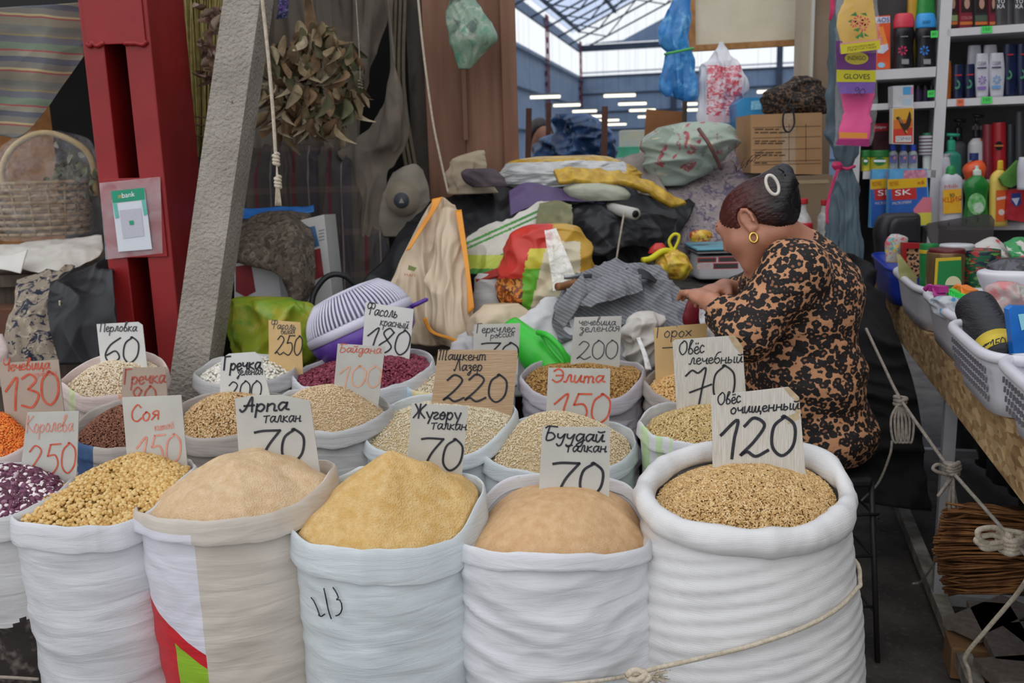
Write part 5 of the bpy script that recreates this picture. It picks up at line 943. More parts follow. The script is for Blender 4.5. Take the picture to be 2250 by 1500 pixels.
# ================================================================== behind: patterned quilt, floral bundle, cartons
QLT = pattern('lavender_quilt', '#94888a', ['#6f6578', '#a59a98', '#5b5468'], 22, .9, 1.4, .54, .03)
mk('lavender_quilt', sheet([[(1372, 360, 4.25), (1440, 350, 4.3), (1530, 330, 4.35), (1660, 305, 4.4)], [(1375, 400, 4.1), (1450, 400, 4.1), (1550, 380, 4.15), (1665, 350, 4.2)], [(1400, 450, 3.95), (1480, 455, 3.92), (1570, 450, 3.95), (1680, 420, 4.0)], [(1420, 530, 3.85), (1500, 545, 3.8), (1590, 550, 3.8), (1700, 540, 3.85)], [(1420, 600, 3.82), (1500, 605, 3.78), (1590, 610, 3.78), (1700, 610, 3.82)]], 70, 60, .016, 6, 4, .02), QLT, label='lavender grey patterned quilt sloping behind the woman', cat='quilt')
mk('floral_bundle', loft([(268, 1500, 1560), (278, 1455, 1605), (300, 1420, 1622), (325, 1408, 1625), (350, 1412, 1600), (380, 1425, 1560), (408, 1440, 1500)], 4.05, .6, 50, 72, .017, 7, 6, stretch=(.9, 1, 1.5)), pattern('mint_floral', '#a3b0a4', ['#8b988b', '#a8555e', '#c4bda6', '#93404e'], 12, .85, .8, .57, .06), label='mint green bundle of flowered cloth on the quilt', cat='bundle')
mk('bundle_strap', tube([P(1535, 283, 3.86), P(1560, 320, 3.8), P(1585, 372, 3.86)], .008, 6, 20), M('dark_strap', '#6d4a44'), label='dark red strap round the mint flowered bundle', cat='strap')
mk('grey_fabric_fold', sheet([[(1365, 350, 4.2), (1420, 330, 4.2)], [(1375, 390, 4.0), (1450, 395, 3.98)], [(1385, 425, 3.9), (1470, 430, 3.9)]], 20, 24, .012, 12, 3, .01), M('taupe_cloth', '#857b76', '#948a84', 12, .9), label='taupe cloth fold left of the mint bundle', cat='cloth')
mk('beige_sack', loft([(330, 1050, 1063), (345, 1000, 1062), (365, 978, 1064), (400, 980, 1080), (425, 985, 1095)], 3.75, .35, 26, 40, .012, 16, 3), M('beige_cloth', '#a3937c', '#b3a48e', 10, .85, .2, 80), label='crumpled beige sack at the foot of the brown boards', cat='sack')
mk('plum_bundle', loft([(370, 1025, 1080), (380, 1014, 1100), (395, 1020, 1110), (410, 1040, 1115)], 3.66, .5, 16, 30, .008, 18, 2), M('plum_cloth', '#4a4048', '#5d5258', 12, .85), label='dark plum cloth bundle on the black tarpaulin', cat='cloth')
ca = thing('upper_carton', P(1730, 385, 4.1), 'brown cardboard carton with printed table, stacked behind the woman', 'carton')
(V, Fc), b1, n1 = slab([(1650, 252), (1806, 247), (1806, 383), (1650, 380)], 3.98, .26); mk('carton_body', (V, Fc), KRAFT, ca, False); pl = (V[0], n1); LN = M('print_brown_line', '#4d3a2a')
for y in (279, 302, 328, 354, 361): patch([(1654, y + 1), (1803, y - 3), (1803, y - 2), (1654, y + 2)], pl, LN, ca, 'printed_rule')
for x in (1733, 1770): patch([(x, 272), (x + 1, 272), (x + 1, 356), (x, 356)], pl, LN, ca, 'printed_rule')
rs_ = random.Random(2)
for y in (283, 290, 309, 314, 334, 340, 357):
    x = 1658
    while x < 1712 - (30 if y > 350 else 0): w = rs_.uniform(8, 20); patch([(x, y), (x + w, y - .5), (x + w, y + 2), (x, y + 2.5)], pl, LN, ca, 'printed_word'); x += w + 3
patch([(1718, 249), (1748, 248), (1748, 382), (1718, 382)], pl, clear('packing_tape', (.8, .7, .55), .3), ca, 'packing_tape', .001)
mk('hook_cord', tube([P(1740, 215, 3.93), P(1722, 250, 3.93), P(1722, 280, 3.93), P(1733, 290, 3.93), P(1745, 272, 3.93), P(1742, 235, 3.93)], .004, 6, 40), DARKP, label='thin black cord loop hanging before the carton', cat='cord')
ca = thing('lower_carton', (P(1755, 500, 4.1)[0], 4.1, .3), 'taller brown carton under the printed carton, behind the woman', 'carton')
(V, Fc), b1, n1 = slab([(1680, 388), (1830, 384), (1835, 700), (1680, 700)], 3.96, .3); mk('carton_body', (V, Fc), M('dull_carton', '#8f7b62', '#84705a', 5, .8), ca, False); patch([(1696, 398), (1820, 394), (1822, 402), (1696, 406)], (V[0], n1), M('carton_flap', '#a8916f'), ca, 'flap')
mk('leopard_hat_bag', loft([(167, 1742, 1778), (178, 1725, 1798), (190, 1700, 1803), (205, 1678, 1812), (225, 1668, 1818), (242, 1672, 1818), (252, 1690, 1812)], 4.08, .6, 40, 60, .014, 15, 6), leopard('dark_leopard', '#5e4632', '#17110f', '#241a16', 75, .6), label='dark leopard-print cloth bag on top of the carton', cat='bag')
bpk = thing('blue_pack', P(1655, 295, 4.3), 'blue wrapped pack behind the printed carton', 'pack'); (V, Fc), b1, n1 = slab([(1618, 228), (1636, 214), (1678, 214), (1678, 296), (1622, 292)], 4.25, .14); mk('pack_body', (V, Fc), M('pack_blue', '#2f7fb6', '#3f92c6', 10, .35), bpk, False); patch([(1650, 222), (1672, 220), (1672, 240), (1650, 242)], (V[0], n1), M('pack_light', '#8fc4dc', '#5fa6cc', 60), bpk, 'printed_label'); patch([(1638, 270), (1650, 270), (1650, 276), (1638, 276)], (V[0], n1), M('pack_yellow', '#d2b03c'), bpk, 'price_tag')
bl = thing('cola_bottle', P(1760, 606, 3.7), 'clear plastic bottle with red cap and red label behind the woman', 'bottle')
mk('bottle_body', loft([(447, 1757, 1772), (462, 1757, 1772), (478, 1750, 1780), (492, 1747, 1784), (500, 1746, 1785), (606, 1746, 1785)], 3.7, 1, 30, 28), clear('bottle_clear', (.85, .9, .92), .35, .05, .2, 20), bl); mk('cap', loft([(436, 1755, 1774), (438, 1754, 1775), (448, 1754, 1775)], 3.7, 1, 8, 24, straight=True), M('cap_red', '#b4232a'), bl); mk('label_band', loft([(489, 1745, 1785), (506, 1745, 1786)], 3.7, 1.02, 4, 28), M('label_red', '#b01f28'), bl)
bl = thing('cola_bottle', P(1735, 602, 3.8), 'clear bottle with red cap half hidden by the woman\'s hair', 'bottle')
mk('bottle_body', loft([(447, 1746, 1757), (470, 1743, 1760), (500, 1738, 1766), (602, 1738, 1766)], 3.8, 1, 20, 24), clear('bottle_clear'), bl); mk('cap', loft([(438, 1744, 1759), (449, 1744, 1759)], 3.8, 1, 6, 20, straight=True), M('cap_red', '#b4232a'), bl)
bl = thing('water_bottle', P(1808, 602, 3.75), 'clear bottle with red cap half behind the blue-grey curtain', 'bottle')
mk('bottle_body', loft([(450, 1806, 1818), (465, 1804, 1820), (490, 1796, 1830), (628, 1796, 1830)], 3.75, 1, 20, 24), clear('bottle_clear'), bl); mk('cap', loft([(439, 1804, 1819), (451, 1804, 1819)], 3.75, 1, 6, 20, straight=True), M('cap_red', '#b4232a'), bl)

# ================================================================== hanging bags, banner, posts
hb = thing('blue_hanging_bag', P(1495, 220, 4.4), 'blue plastic bundle tied with green string, hanging in the opening', 'bag')
BLU = pattern('blue_film2', '#2f7bc0', ['#4b97d8', '#2363a8', '#6fb0e2'], 13, .3, .6, .5, .15)
mk('bundle_upper', loft([(-60, 1500, 1515), (0, 1478, 1515), (40, 1455, 1514), (70, 1446, 1516), (95, 1455, 1516), (112, 1466, 1516)], 4.4, .4, 30, 40, .013, 12, 6, stretch=(1.8, 1, .4)), BLU, hb)
mk('bundle_lower', loft([(110, 1466, 1516), (130, 1462, 1518), (160, 1456, 1522), (190, 1462, 1530), (212, 1480, 1532), (222, 1500, 1526)], 4.4, .45, 30, 40, .013, 12, 7, stretch=(1.8, 1, .4)), BLU, hb)
mk('bundle_tail', loft([(140, 1462, 1480), (170, 1452, 1478), (195, 1449, 1478), (212, 1462, 1480)], 4.34, .5, 16, 24, .006, 24, 3), BLU, hb)
mk('green_tie', tube([P(1466, 118, 4.28), P(1490, 113, 4.26), P(1518, 107, 4.3), P(1518, 108, 4.5), P(1466, 118, 4.5)], .006, 6, 30, True), M('green_string', '#4fae5a'), hb)
wbag = thing('white_print_bag', P(1585, 270, 4.45), 'white translucent bag with red print hanging from the banner frame', 'bag')
def p_wb(x, y): return 1 if (143 < y < 253 and 1553 < x < 1630) else (2 if 253 <= y < 268 and 1556 < x < 1624 else 0)
vf = loft([(92, 1580, 1588), (108, 1574, 1596), (125, 1558, 1612), (150, 1540, 1632), (175, 1537, 1641), (205, 1538, 1638), (225, 1536, 1620), (272, 1534, 1616)], 4.42, .5, 70, 100, .012, 16, 5, stretch=(1.6, 1, .5)); mk('bag_skin', vf, None, wbag, mats=[M('milky_film', '#cdcdd6', '#dcdce2', 12, .35), pattern('film_red_print', '#d9ccd4', ['#cf6f7c', '#c94e5c', '#dcaab4'], 30, .35, .3, .5, .03, .1, (1, 1, 1.8)), M('film_pink', '#d8b3ba', '#d9c0c6', 30, .4)], mi=painted(vf, p_wb))
bn = thing('banner_board', P(1640, 105, 4.9), 'cream cloth panel in a wooden batten frame at the top', 'panel')
(V, Fc), b1, n1 = slab([(1526, -60), (1762, -60), (1762, 92), (1526, 103)], 4.9, .012); mk('cloth_panel', (V, Fc), M('cream_canvas', '#ddd6c2', '#cfc7b0', 5, .9, .3, 40), bn, False)
mk('batten', beam(P(1519, -60, 4.88), P(1521, 108, 4.88), .03, .03), WOODL, bn, False); mk('batten', beam(P(1516, 107, 4.87), P(1764, 93, 4.87), .03, .03, (0, 1, 0)), WOODL, bn, False)
mk('opening_post', beam(P(1512, -60, 4.95), P(1503, 300, 4.95), .02, .03, (0, 1, 0)), WOODD, smooth=False, label='thin dark post behind the blue hanging bundle', cat='post')
pt = thing('door_post', (P(1790, 100, 4.6)[0], 4.6, 0), 'cream painted post between the opening and the shelves', 'post')
for xa, xb, yq, mt in ((1762, 1782, 4.6, M('cream_paint', '#b9ab97', '#aa9c88', 4, .6)), (1782, 1788, 4.58, M('light_paint', '#cfccc2')), (1787, 1832, 4.62, M('tan_paint', '#a08a74', '#937d68', 4, .6))):
    a, b = P(xa, 100, yq)[0], P(xb, 100, yq)[0]; mk('post_board', box(((a + b) / 2, yq + .06, 1.5), (b - a, .12, 3)), mt, pt, False)
# ---- blue-grey curtain with pink ribbon
cu = thing('tied_curtain', P(1865, 600, 3.55), 'blue-grey curtain tied with a pink ribbon left of the shelves', 'curtain')
CUR = M('blue_grey_cloth', '#5c6d76', '#51616b', 6, .85, .2, 90)
mk('curtain_upper', loft([(-60, 1832, 1900), (100, 1826, 1900), (220, 1822, 1890), (300, 1826, 1888), (340, 1838, 1882), (366, 1850, 1872)], 3.6, .55, 40, 60, .014, 20, 6, stretch=(2.2, 2.2, .3)), CUR, cu)
mk('curtain_lower', loft([(366, 1850, 1872), (385, 1842, 1878), (430, 1826, 1888), (500, 1818, 1894), (560, 1818, 1898), (605, 1840, 1890)], 3.6, .55, 40, 60, .012, 20, 7, stretch=(2.2, 2.2, .3)), CUR, cu)
PNK = M('pink_ribbon', '#c02a5c', '#d03a6c', 20, .5)
mk('tie_ribbon', tube([P(1848, 368, 3.55), P(1862, 371, 3.53), P(1875, 366, 3.55), P(1875, 366, 3.66), P(1848, 368, 3.66)], .006, 6, 30, True), PNK, cu); mk('bow', loft([(355, 1832, 1846), (364, 1828, 1850), (374, 1834, 1848)], 3.52, .6, 10, 18, .004, 40, 2), PNK, cu)
mk('ribbon_tail', sheet([[(1838, 372, 3.5), (1845, 372, 3.5)], [(1822, 420, 3.5), (1828, 420, 3.5)], [(1814, 460, 3.5), (1820, 462, 3.5)], [(1814, 490, 3.5), (1820, 492, 3.5)]], 5, 24, .002, 30, 1, .002), PNK, cu); mk('ribbon_end', sheet([[(1822, -30, 3.5), (1833, -30, 3.5)], [(1824, 20, 3.5), (1834, 20, 3.5)], [(1821, 44, 3.5), (1827, 44, 3.5)]], 5, 14, .002, 30, 1, .002), PNK, cu)

# ================================================================== far hall beyond the opening
YA = math.atan((1590 - 1125) / F); ax = np.array([math.sin(YA), math.cos(YA), 0]); lt = np.array([math.cos(YA), -math.sin(YA), 0])
def Hc(u, v, z): return u * lt + v * ax + np.array([0, 0, z])
def hbox(u0, u1, v0, v1, z0, z1): V, Fc = box(((u0 + u1) / 2, (v0 + v1) / 2, (z0 + z1) / 2), (u1 - u0, v1 - v0, z1 - z0)); return np.array([Hc(*q) for q in V]), Fc
HW = M('hall_steel_wall', '#8498b2', '#90a4bd', 2, .6); U0, VF = -5.9, 40.0; HB = M('hall_dark_steel', '#3a4556', '#465264', 3, .6); HR = M('hall_red_steel', '#7a3a4c', '#8a4658', 6, .6)
zc0, zc1 = 4.75, 5.75                        # clerestory sill and head
for z0, z1, nm in ((0, zc0, 'lower'), (zc1, 6.05, 'upper')):
    mk('wall_left' if nm == 'lower' else 'trim_1', hbox(U0 - .1, U0, 9, VF, z0, z1), HW, smooth=False, kind='structure', label='blue-grey steel side wall of the hall, %s part' % nm)
for i, z in enumerate((0.0, .9, 1.8, 2.7, 3.6)):
    pass
wf = mk('wall_far', hbox(U0, 22, VF, VF + .1, 0, zc0), HW, smooth=False, kind='structure', label='blue-grey steel end wall of the far hall')
for z in (1.0, 1.75, 2.5, 3.25, 4.0, 4.7): mk('wall_rail', hbox(U0, 22, VF - .06, VF, z - .035, z + .035), HB, wf, False)
for u in (-2.0, 2.2, 6.4, 10.6): mk('wall_post', hbox(u - .12, u + .12, VF - .15, VF, 0, 6), HB, wf, False)
for s in (-1, 1): mk('knee_brace', beam(Hc(6.4 + s * .9, VF - .1, zc1), Hc(6.4 + s * .1, VF - .1, 3.6), .1, .1), HB, wf, False)
mk('trim_2', hbox(U0, 22, VF, VF + .1, zc1, 6.0), HB, smooth=False, kind='structure', label='dark strip above the end wall windows'); mk('trim_3', hbox(U0, 22, VF, VF + .05, zc0 + .1, zc0 + .16), M('window_mullion', '#c9d2da'), smooth=False, kind='structure', label='pale window bar of the end wall')
gv = np.array([Hc(U0, VF, 6.2), Hc(22, VF, 6.2), Hc(22, VF, 19), Hc(U0 + .0, VF, 6.2), Hc(U0, VF + .1, 6.2), Hc(22, VF + .1, 6.2), Hc(22, VF + .1, 19)])
k_ = .46
def gab(u, off): return 6.15 + (u - U0) * k_ + off
A = [Hc(U0 + .2, VF, 6.05), Hc(22, VF, 6.05), Hc(22, VF, gab(22, -.85)), Hc(U0 + 1.8, VF, gab(U0 + 1.8, -.85))]; B = [q + ax * .1 for q in A]
mk('gable_wall', (np.array(A + B), [[0, 1, 2, 3], [7, 6, 5, 4], [0, 3, 7, 4], [3, 2, 6, 7], [2, 1, 5, 6], [1, 0, 4, 5]]), HW, smooth=False, kind='structure', label='blue-grey gable above the end wall windows')
# roof with translucent panels between purlins, lattice girders below
RP = M('roof_panel', '#8d97a8', '#9aa4b4', 3, .5); A = [Hc(U0 - .3, 9, gab(U0 - .3, .5)), Hc(16, 9, gab(16, .5)), Hc(16, VF, gab(16, .5)), Hc(U0 - .3, VF, gab(U0 - .3, .5))]; B = [q + np.array([0, 0, .06]) for q in A]
TRN = NT('translucent_roof'); TRN.t.nodes.remove(TRN.b); _o = TRN.t.nodes['Material Output']; _tr = TRN.n('ShaderNodeBsdfTranslucent', {'Color': (.75, .8, .9, 1)}); TRN.t.links.new(_tr.outputs[0], _o.inputs[0])
rf = mk('ceiling_hall', (np.array(A + B), [[3, 2, 1, 0], [4, 5, 6, 7], [0, 1, 5, 4], [1, 2, 6, 5], [2, 3, 7, 6], [3, 0, 4, 7]]), TRN.mat, smooth=False, kind='structure', label='translucent sloping roof of the far hall')
for u in np.arange(U0, 15, 1.5): mk('purlin', beam(Hc(u, 10, gab(u, .42)), Hc(u, VF, gab(u, .42)), .1, .12), HB, rf, False)
for v in (12, 14.5, 17, 19.5, 22, 24.5, 27, 29.5, 32, 34.5, 37, 39.5):
    q = []; us = np.arange(U0, 15, 1.2); q.append(beam(Hc(U0, v, gab(U0, -.45)), Hc(15, v, gab(15, -.45)), .06, .06)); q.append(beam(Hc(U0, v, gab(U0, .35)), Hc(15, v, gab(15, .35)), .06, .06))
    for i, u in enumerate(us[:-1]): q.append(beam(Hc(u, v, gab(u, -.45 if i % 2 else .35)), Hc(us[i + 1], v, gab(us[i + 1], .35 if i % 2 else -.45)), .045, .045))
    mk('lattice_girder', join(*q), HB, rf, False)
cn = 0
for v in (13.5, 17, 21, 26, 32, VF - .3):
    q = [hbox(U0 + .05, U0 + .09, v - .25, v - .17, 0, 6.0), hbox(U0 + .05, U0 + .09, v + .17, v + .25, 0, 6.0)]
    for z in np.arange(.2, 6, .36): q.append(hbox(U0 + .05, U0 + .09, v - .25, v + .25, z, z + .16))
    words = ('nearest', 'second', 'third', 'fourth', 'fifth', 'farthest'); mk('lattice_column', join(*q), HR, smooth=False, label='red lattice steel column of the hall side wall, %s from the opening' % words[cn], cat='column', group='hall lattice columns'); cn += 1
q = [hbox(U0 + .1, U0 + .14, 10, VF, z, z + .07) for z in (2.2, 3.4, 4.5)]; mk('side_rail', join(*q), HB, smooth=False, kind='structure', label='horizontal steel rails along the hall side wall')
# hanging tube lamps
LAMP = NT('lit_tube'); LAMP.b.inputs['Emission Color'].default_value = (1, .93, .75, 1); LAMP.b.inputs['Emission Strength'].default_value = 2.2; LAMP.set(col='#fff4dc')
lamps = [(1165, 1231, 214, 25), (1216, 1275, 232, 28), (1258, 1311, 245, 31), (1290, 1325, 256, 34), (1314, 1360, 265, 37), (1334, 1376, 274, 38.5), (1327, 1396, 211, 25), (1359, 1420, 229, 28), (1383, 1440, 243, 31), (1402, 1452, 257, 34), (1500, 1532, 229, 28), (1508, 1540, 242, 31), (1664, 1692, 202, 25), (1136, 1145, 262, 30), (1144, 1155, 273, 33)]
for i, (xa, xb, y, Yl) in enumerate(lamps):
    a, b = P(xa, y, Yl), P(xb, y - .03 * (xb - xa), Yl); row = ('left', 'middle', 'right', 'far left')[0 if i < 6 else (1 if i < 10 else (2 if i < 13 else 3))]
    k = ('nearest', 'second', 'third', 'fourth', 'fifth', 'sixth')[i if i < 6 else (i - 6 if i < 10 else (i - 10 if i < 13 else i - 13))]
    t = thing('tube_lamp', (a + b) / 2, 'glowing hanging tube lamp, %s in the %s row of the hall' % (k, row), 'lamp', 'hall tube lamps')
    mk('tube', tube([a, b], .036, 8), LAMP.mat, t); mk('housing', beam(a + [0, 0, .07], b + [0, 0, .07], .12, .05), M('lamp_housing', '#7d838c'), t, False); mk('suspension', join(beam(a + [0, 0, .08], a + [0, 0, gab(a @ lt, .40) - a[2]], .004, .004), beam(b + [0, 0, .08], b + [0, 0, gab(b @ lt, .40) - b[2]], .004, .004)), HB, t, False)
# near end of the hall: blue bag, poles, vendor, boards
counter('far_counter', 1120, 1570, 4.98, 5.7, 1.13, 'dark counter beyond the stall under the blue bag', WOODD, 450)
mk('dark_blue_bag', loft([(250, 1215, 1290), (262, 1205, 1310), (285, 1212, 1335), (310, 1190, 1352), (335, 1172, 1360), (365, 1165, 1355), (450, 1175, 1350)], 5.3, .5, 40, 60, .03, 9, 12, stretch=(1, 1, 1.5)), pattern('navy_film', '#24446e', ['#1a3458', '#35598a', '#2c5080'], 8, .35, .8, .5, .12), label='big dark blue plastic bag beyond the stall', cat='bag')
for i, (x, ya, yb, Yp) in enumerate(((1160, 238, 355, 5.0), (1204, 226, 330, 5.6), (1327, 234, 362, 5.0))):
    mk('wooden_stake', beam(P(x + 2, ya, Yp), P(x - 2, yb + 130, Yp), .03, .03), M('stake_wood', '#5a3a30', '#6c483a', 10, .7), smooth=False, label='brown wooden stake beyond the stall, %s of three' % ('leftmost', 'middle', 'rightmost')[i], cat='stake', group='stakes beyond the stall')
fc = thing('far_table', (P(1390, 340, 6.0)[0], 6.1, 0), 'white table with green boxes beyond the stall', 'table'); a, b = P(1345, 352, 6.0), P(1440, 352, 6.0); mk('table_top', box(((a[0] + b[0]) / 2, 6.2, a[2]), (b[0] - a[0], .5, .03)), WHITEP, fc, False)
for sx in (a[0] + .03, b[0] - .03):
    for yy in (5.98, 6.42): mk('leg', beam((sx, yy, 0), (sx, yy, a[2] - .015), .03, .03), HB, fc, False)
mk('green_box', box(P(1375, 336, 6.1) , (.16, .16, .08), bev=.004), M('green_carton', '#3f9a7a', '#4faa8a', 10, .5), smooth=False, label='small green and white box on the far table', cat='box')
mk('white_crate', box(P(1396, 313, 6.3), (.2, .16, .16), bev=.004), M('white_crate', '#b9bcc0', '#c9c3a8', 30, .5), smooth=False, label='white crate of jars on the far table', cat='crate')
mk('cardboard_sheet', slab([(1421, 240), (1508, 246), (1492, 462), (1405, 462)], 5.2, .02)[0], M('far_cardboard', '#a8744a', '#976640', 5, .8), smooth=False, label='brown cardboard panel standing in the opening', cat='cardboard')
# ================================================================== right stall: table
ZT = .85
E0, E1 = PZ(2250, 944, ZT), PZ(1907, 589, ZT); tv = (E1 - E0) / np.linalg.norm(E1 - E0); tn = np.array([tv[1], -tv[0], 0]); TL = np.linalg.norm(E1 - E0)
def T(s, w, z): return E0 + tv * s + tn * w + np.array([0, 0, z - ZT])
def S_of(px, py, z): q = PZ(px, py, z) - E0; return q @ tv, q @ tn
TR = np.column_stack([tv, tn * -1, [0, 0, 1]])      # rotation: x along the table, y towards its left
def tbox(s0, s1, w0, w1, z0, z1, bev=0):
    return box(T((s0 + s1) / 2, (w0 + w1) / 2, (z0 + z1) / 2), (s1 - s0, w1 - w0, z1 - z0), TR, bev)
OSB = NT('osb_board'); _v = OSB.coord(); _w = OSB.n('ShaderNodeTexVoronoi', {'Vector': OSB.coord((22, 22, 60)), 'Scale': 1.3}).outputs['Color']; _s = OSB.n('ShaderNodeSeparateColor', {0: _w}).outputs[0]
OSB.set(col=OSB.mix(.45, OSB.ramp(_s, [(.1, '#7a5a34'), (.5, '#a98658'), (.9, '#cdb083')]), OSB.ramp(OSB.noise(_v, 14, 5), [(.35, '#755634'), (.65, '#bb9a6c')])), rough=.75); OSB.bump(_s, .5, .004)
tb = thing('goods_table', T(1.0, .5, 0), 'long table with a chipboard edge on grey metal legs at the right', 'table')
mk('table_top', tbox(-.9, TL + .3, .02, 1.5, ZT - .03, ZT - .01), M('grey_board_top', '#8f8a86', '#7d7874', 6, .7), tb, False)
mk('edge_board', tbox(-.9, TL, -.012, .02, ZT - .125, ZT + .0, .002), OSB.mat, tb, False)
STEEL = M('grey_steel_tube', '#b4b4b6', '#a2a2a4', 12, .45, .1, 40)
sl_, _ = S_of(2060, 752, ZT)
for s in (sl_, sl_ + 1.45):
    for w in (.02, 1.1): mk('leg', beam(T(s, w + .02, .06), T(s, w + .02, ZT - .06), .034, .034, tv), STEEL, tb, False)
mk('floor_rail', tbox(-.4, sl_ + 1.5, .02, .06, .045, .085), M('worn_rail', '#a39c90', '#6f685e', 18, .7), tb, False)
for s in (sl_, sl_ + 1.45): mk('cross_rail', tbox(s - .017, s + .017, .06, 1.1, .05, .084), STEEL, tb, False)
def tsheet(rows, **k): return sheet([[T(*q) for q in r] for r in rows], world=True, **k)
mk('black_cloth', tsheet([[(.55, .42, .8), (1.2, .36, .8), (2.0, .4, .8), (TL, .3, .8)], [(.55, .45, .4), (1.2, .38, .4), (2.0, .45, .4), (TL, .34, .4)], [(.55, .5, .02), (1.2, .42, .02), (2.0, .5, .02), (TL, .38, .02)]], nu=70, nv=40, wr=.03, ws=7, seed=5, th=.01, stretch=(1, 1, .3)), M('dull_black_cloth', '#141416', '#1d1d20', 6, .85, .2, 60), label='black cloth hanging under the table', cat='cloth')
mk('black_apron_cloth', sheet([[(1850, 560, 3.3), (1905, 575, 3.3), (1925, 600, 3.3)], [(1840, 700, 3.2), (1915, 720, 3.15), (1975, 740, 3.1)], [(1840, 850, 3.1), (1935, 870, 3.05), (2020, 900, 3.0)], [(1840, 1090, 3.0), (1940, 1110, 2.95), (2040, 1120, 2.95)]], 40, 50, .03, 9, 6, .01), M('dull_black_cloth', '#141416'), label='black cloth hanging behind the woman beside the table', cat='cloth')
mk('light_block_right', tbox(-1.2, TL + .8, 1.62, 1.66, 0, 3), M('light_block_wall', '#3a3634', '#453f3c', 5, .9), smooth=False, kind='structure', label='added unseen dark wall blocking light beyond the right-hand table')  # added outside the view to keep light from the right off the table
# broom bundle and pallet under the table
gb_ = thing('twig_broom', P(2150, 1310, 2.0), 'reddish brown twig broom lying under the table', 'broom'); rs_ = random.Random(3); q = []
for i in range(420):
    y0 = rs_.uniform(-1, 1); d = rs_.uniform(-.06, .06); yb = 1205 + y0 * 95
    q.append(tube([P(2052 + abs(y0) * 30 + rs_.uniform(-8, 20), yb + rs_.uniform(-8, 8), 2.1 + d), P(2150, yb + rs_.uniform(-8, 8), 2.05 + d), P(2270, 1210 + y0 * 80 + rs_.uniform(-10, 10), 2.0 + d)], .0028, 4, 4))
mk('twigs', join(*q), M('broom_brown', '#5f3a1e', '#8a5c32', 30, .85), gb_, kind='stuff')
mk('core', loft([(1115, 2080, 2270), (1150, 2062, 2290), (1210, 2066, 2290), (1270, 2085, 2290), (1300, 2110, 2280)], 2.1, .12, 16, 24), M('broom_core', '#2f1c10', '#3d2515', 40, .9), gb_)
PAL = M('grey_pallet_wood', '#6a5f57', '#7c7067', 10, .85, .3, 30, (6, 6, 2)); pa = thing('wooden_pallet', PZ(2200, 1480, .0), 'weathered grey wooden pallet on the floor under the table', 'pallet')
for a, b in (((2112, 1385), (2240, 1330)), ((2170, 1330), (2240, 1460)), ((2225, 1400), (2330, 1390)), ((2165, 1480), (2320, 1470))):
    A_, B_ = PZ(*a, .12), PZ(*b, .12); mk('pallet_board', beam(A_, B_, .11, .022), PAL, pa, False)
for x, y in ((2125, 1440), (2230, 1490)): A_ = PZ(x, y, .05); mk('pallet_block', box(A_, (.1, .1, .09), TR, .004), M('pallet_block', '#7a5a3c', '#8b6948', 10, .85), pa, False)
# stool behind the woman
stl = thing('wire_chair', (.80, 2.52, 0), 'dark wire-framed chair under the woman', 'chair'); CH = M('dark_wire', '#2b2a2c', None, rough=.5); sx, sy, sz = .80, 2.52, .52
mk('seat', box((sx - .02, sy, sz), (.36, .36, .03), bev=.01), M('dark_seat', '#1c1b1c'), stl, False)
for i, (a, b) in enumerate(((-1, -1), (1, -1), (1, 1), (-1, 1))): mk('leg', tube([(sx + a * .16, sy + b * .16, sz), (sx + a * .19, sy + b * .19, 0)], .008, 8), CH, stl)
for z in (.15, .3, .42): mk('rung', tube([(sx - .18, sy - .175, z), (sx + .18, sy - .175, z + .01)], .004, 6), CH, stl); mk('rung', tube([(sx + .175, sy - .18, z), (sx + .175, sy + .18, z)], .004, 6), CH, stl)
# ropes along the table
def line(pts): return [P(x, y, Y) for x, y, Y in pts]
ro = thing('table_rope', P(2085, 1130, 2.1), 'grey rope strung along the table front with three hanging knots', 'rope')
mk('main_rope', tube(line([(1903, 722, 2.75), (1940, 800, 2.6), (1976, 872, 2.42), (2040, 965, 2.25), (2088, 1030, 2.1), (2165, 1118, 1.95), (2222, 1182, 1.85), (2290, 1260, 1.75)]), .0045, 8, 90), ROPEG, ro)
rs_ = random.Random(7)
def knot(cx, cy, Y, r, n, tw=9, seed=0):
    rs = random.Random(seed); c = P(cx, cy, Y); return tube([c + np.array([r * math.cos(i * 2.1) * rs.uniform(.7, 1.1), r * .8 * math.sin(i * 2.1), r * 1.1 * (i / tw - .5) * 1.4]) for i in range(tw)], n, 8, tw * 6)
mk('knot', knot(1978, 880, 2.41, .018, .006, 9, 1), ROPEG, ro); mk('knot', knot(2092, 1028, 2.09, .019, .006, 13, 2), ROPEG, ro); mk('knot', knot(2222, 1190, 1.84, .03, .0075, 15, 3), ROPE, ro)
for k in range(5):
    x = 1962 + k * 8; mk('loop', tube(line([(1974, 885, 2.4), (x - 4, 920, 2.39), (x, 965, 2.38), (x + 10, 968, 2.38), (x + 12, 920, 2.39), (1980, 885, 2.4)]), .0035, 7, 40), ROPEG, ro)
for a, b, c in (((2062, 1020), (2050, 1030), (2070, 1040)), ((2076, 1070), (2062, 1088), (2068, 1080)), ((2086, 1110), (2090, 1128), (2096, 1120)), ((2100, 1100), (2108, 1126), (2096, 1120))): mk('loop', tube(line([(2090, 1035, 2.09), a + (2.08,), b + (2.07,), c + (2.07,), (2094, 1045, 2.09)]), .0042, 7, 40), ROPEG, ro)
for a, b, c in (((2190, 1160), (2150, 1165), (2160, 1190)), ((2180, 1175), (2145, 1185), (2165, 1200)), ((2200, 1190), (2158, 1198), (2170, 1206))): mk('loop', tube(line([(2215, 1188, 1.84), a + (1.83,), b + (1.82,), c + (1.82,), (2212, 1198, 1.84)]), .006, 8, 40), ROPE, ro)
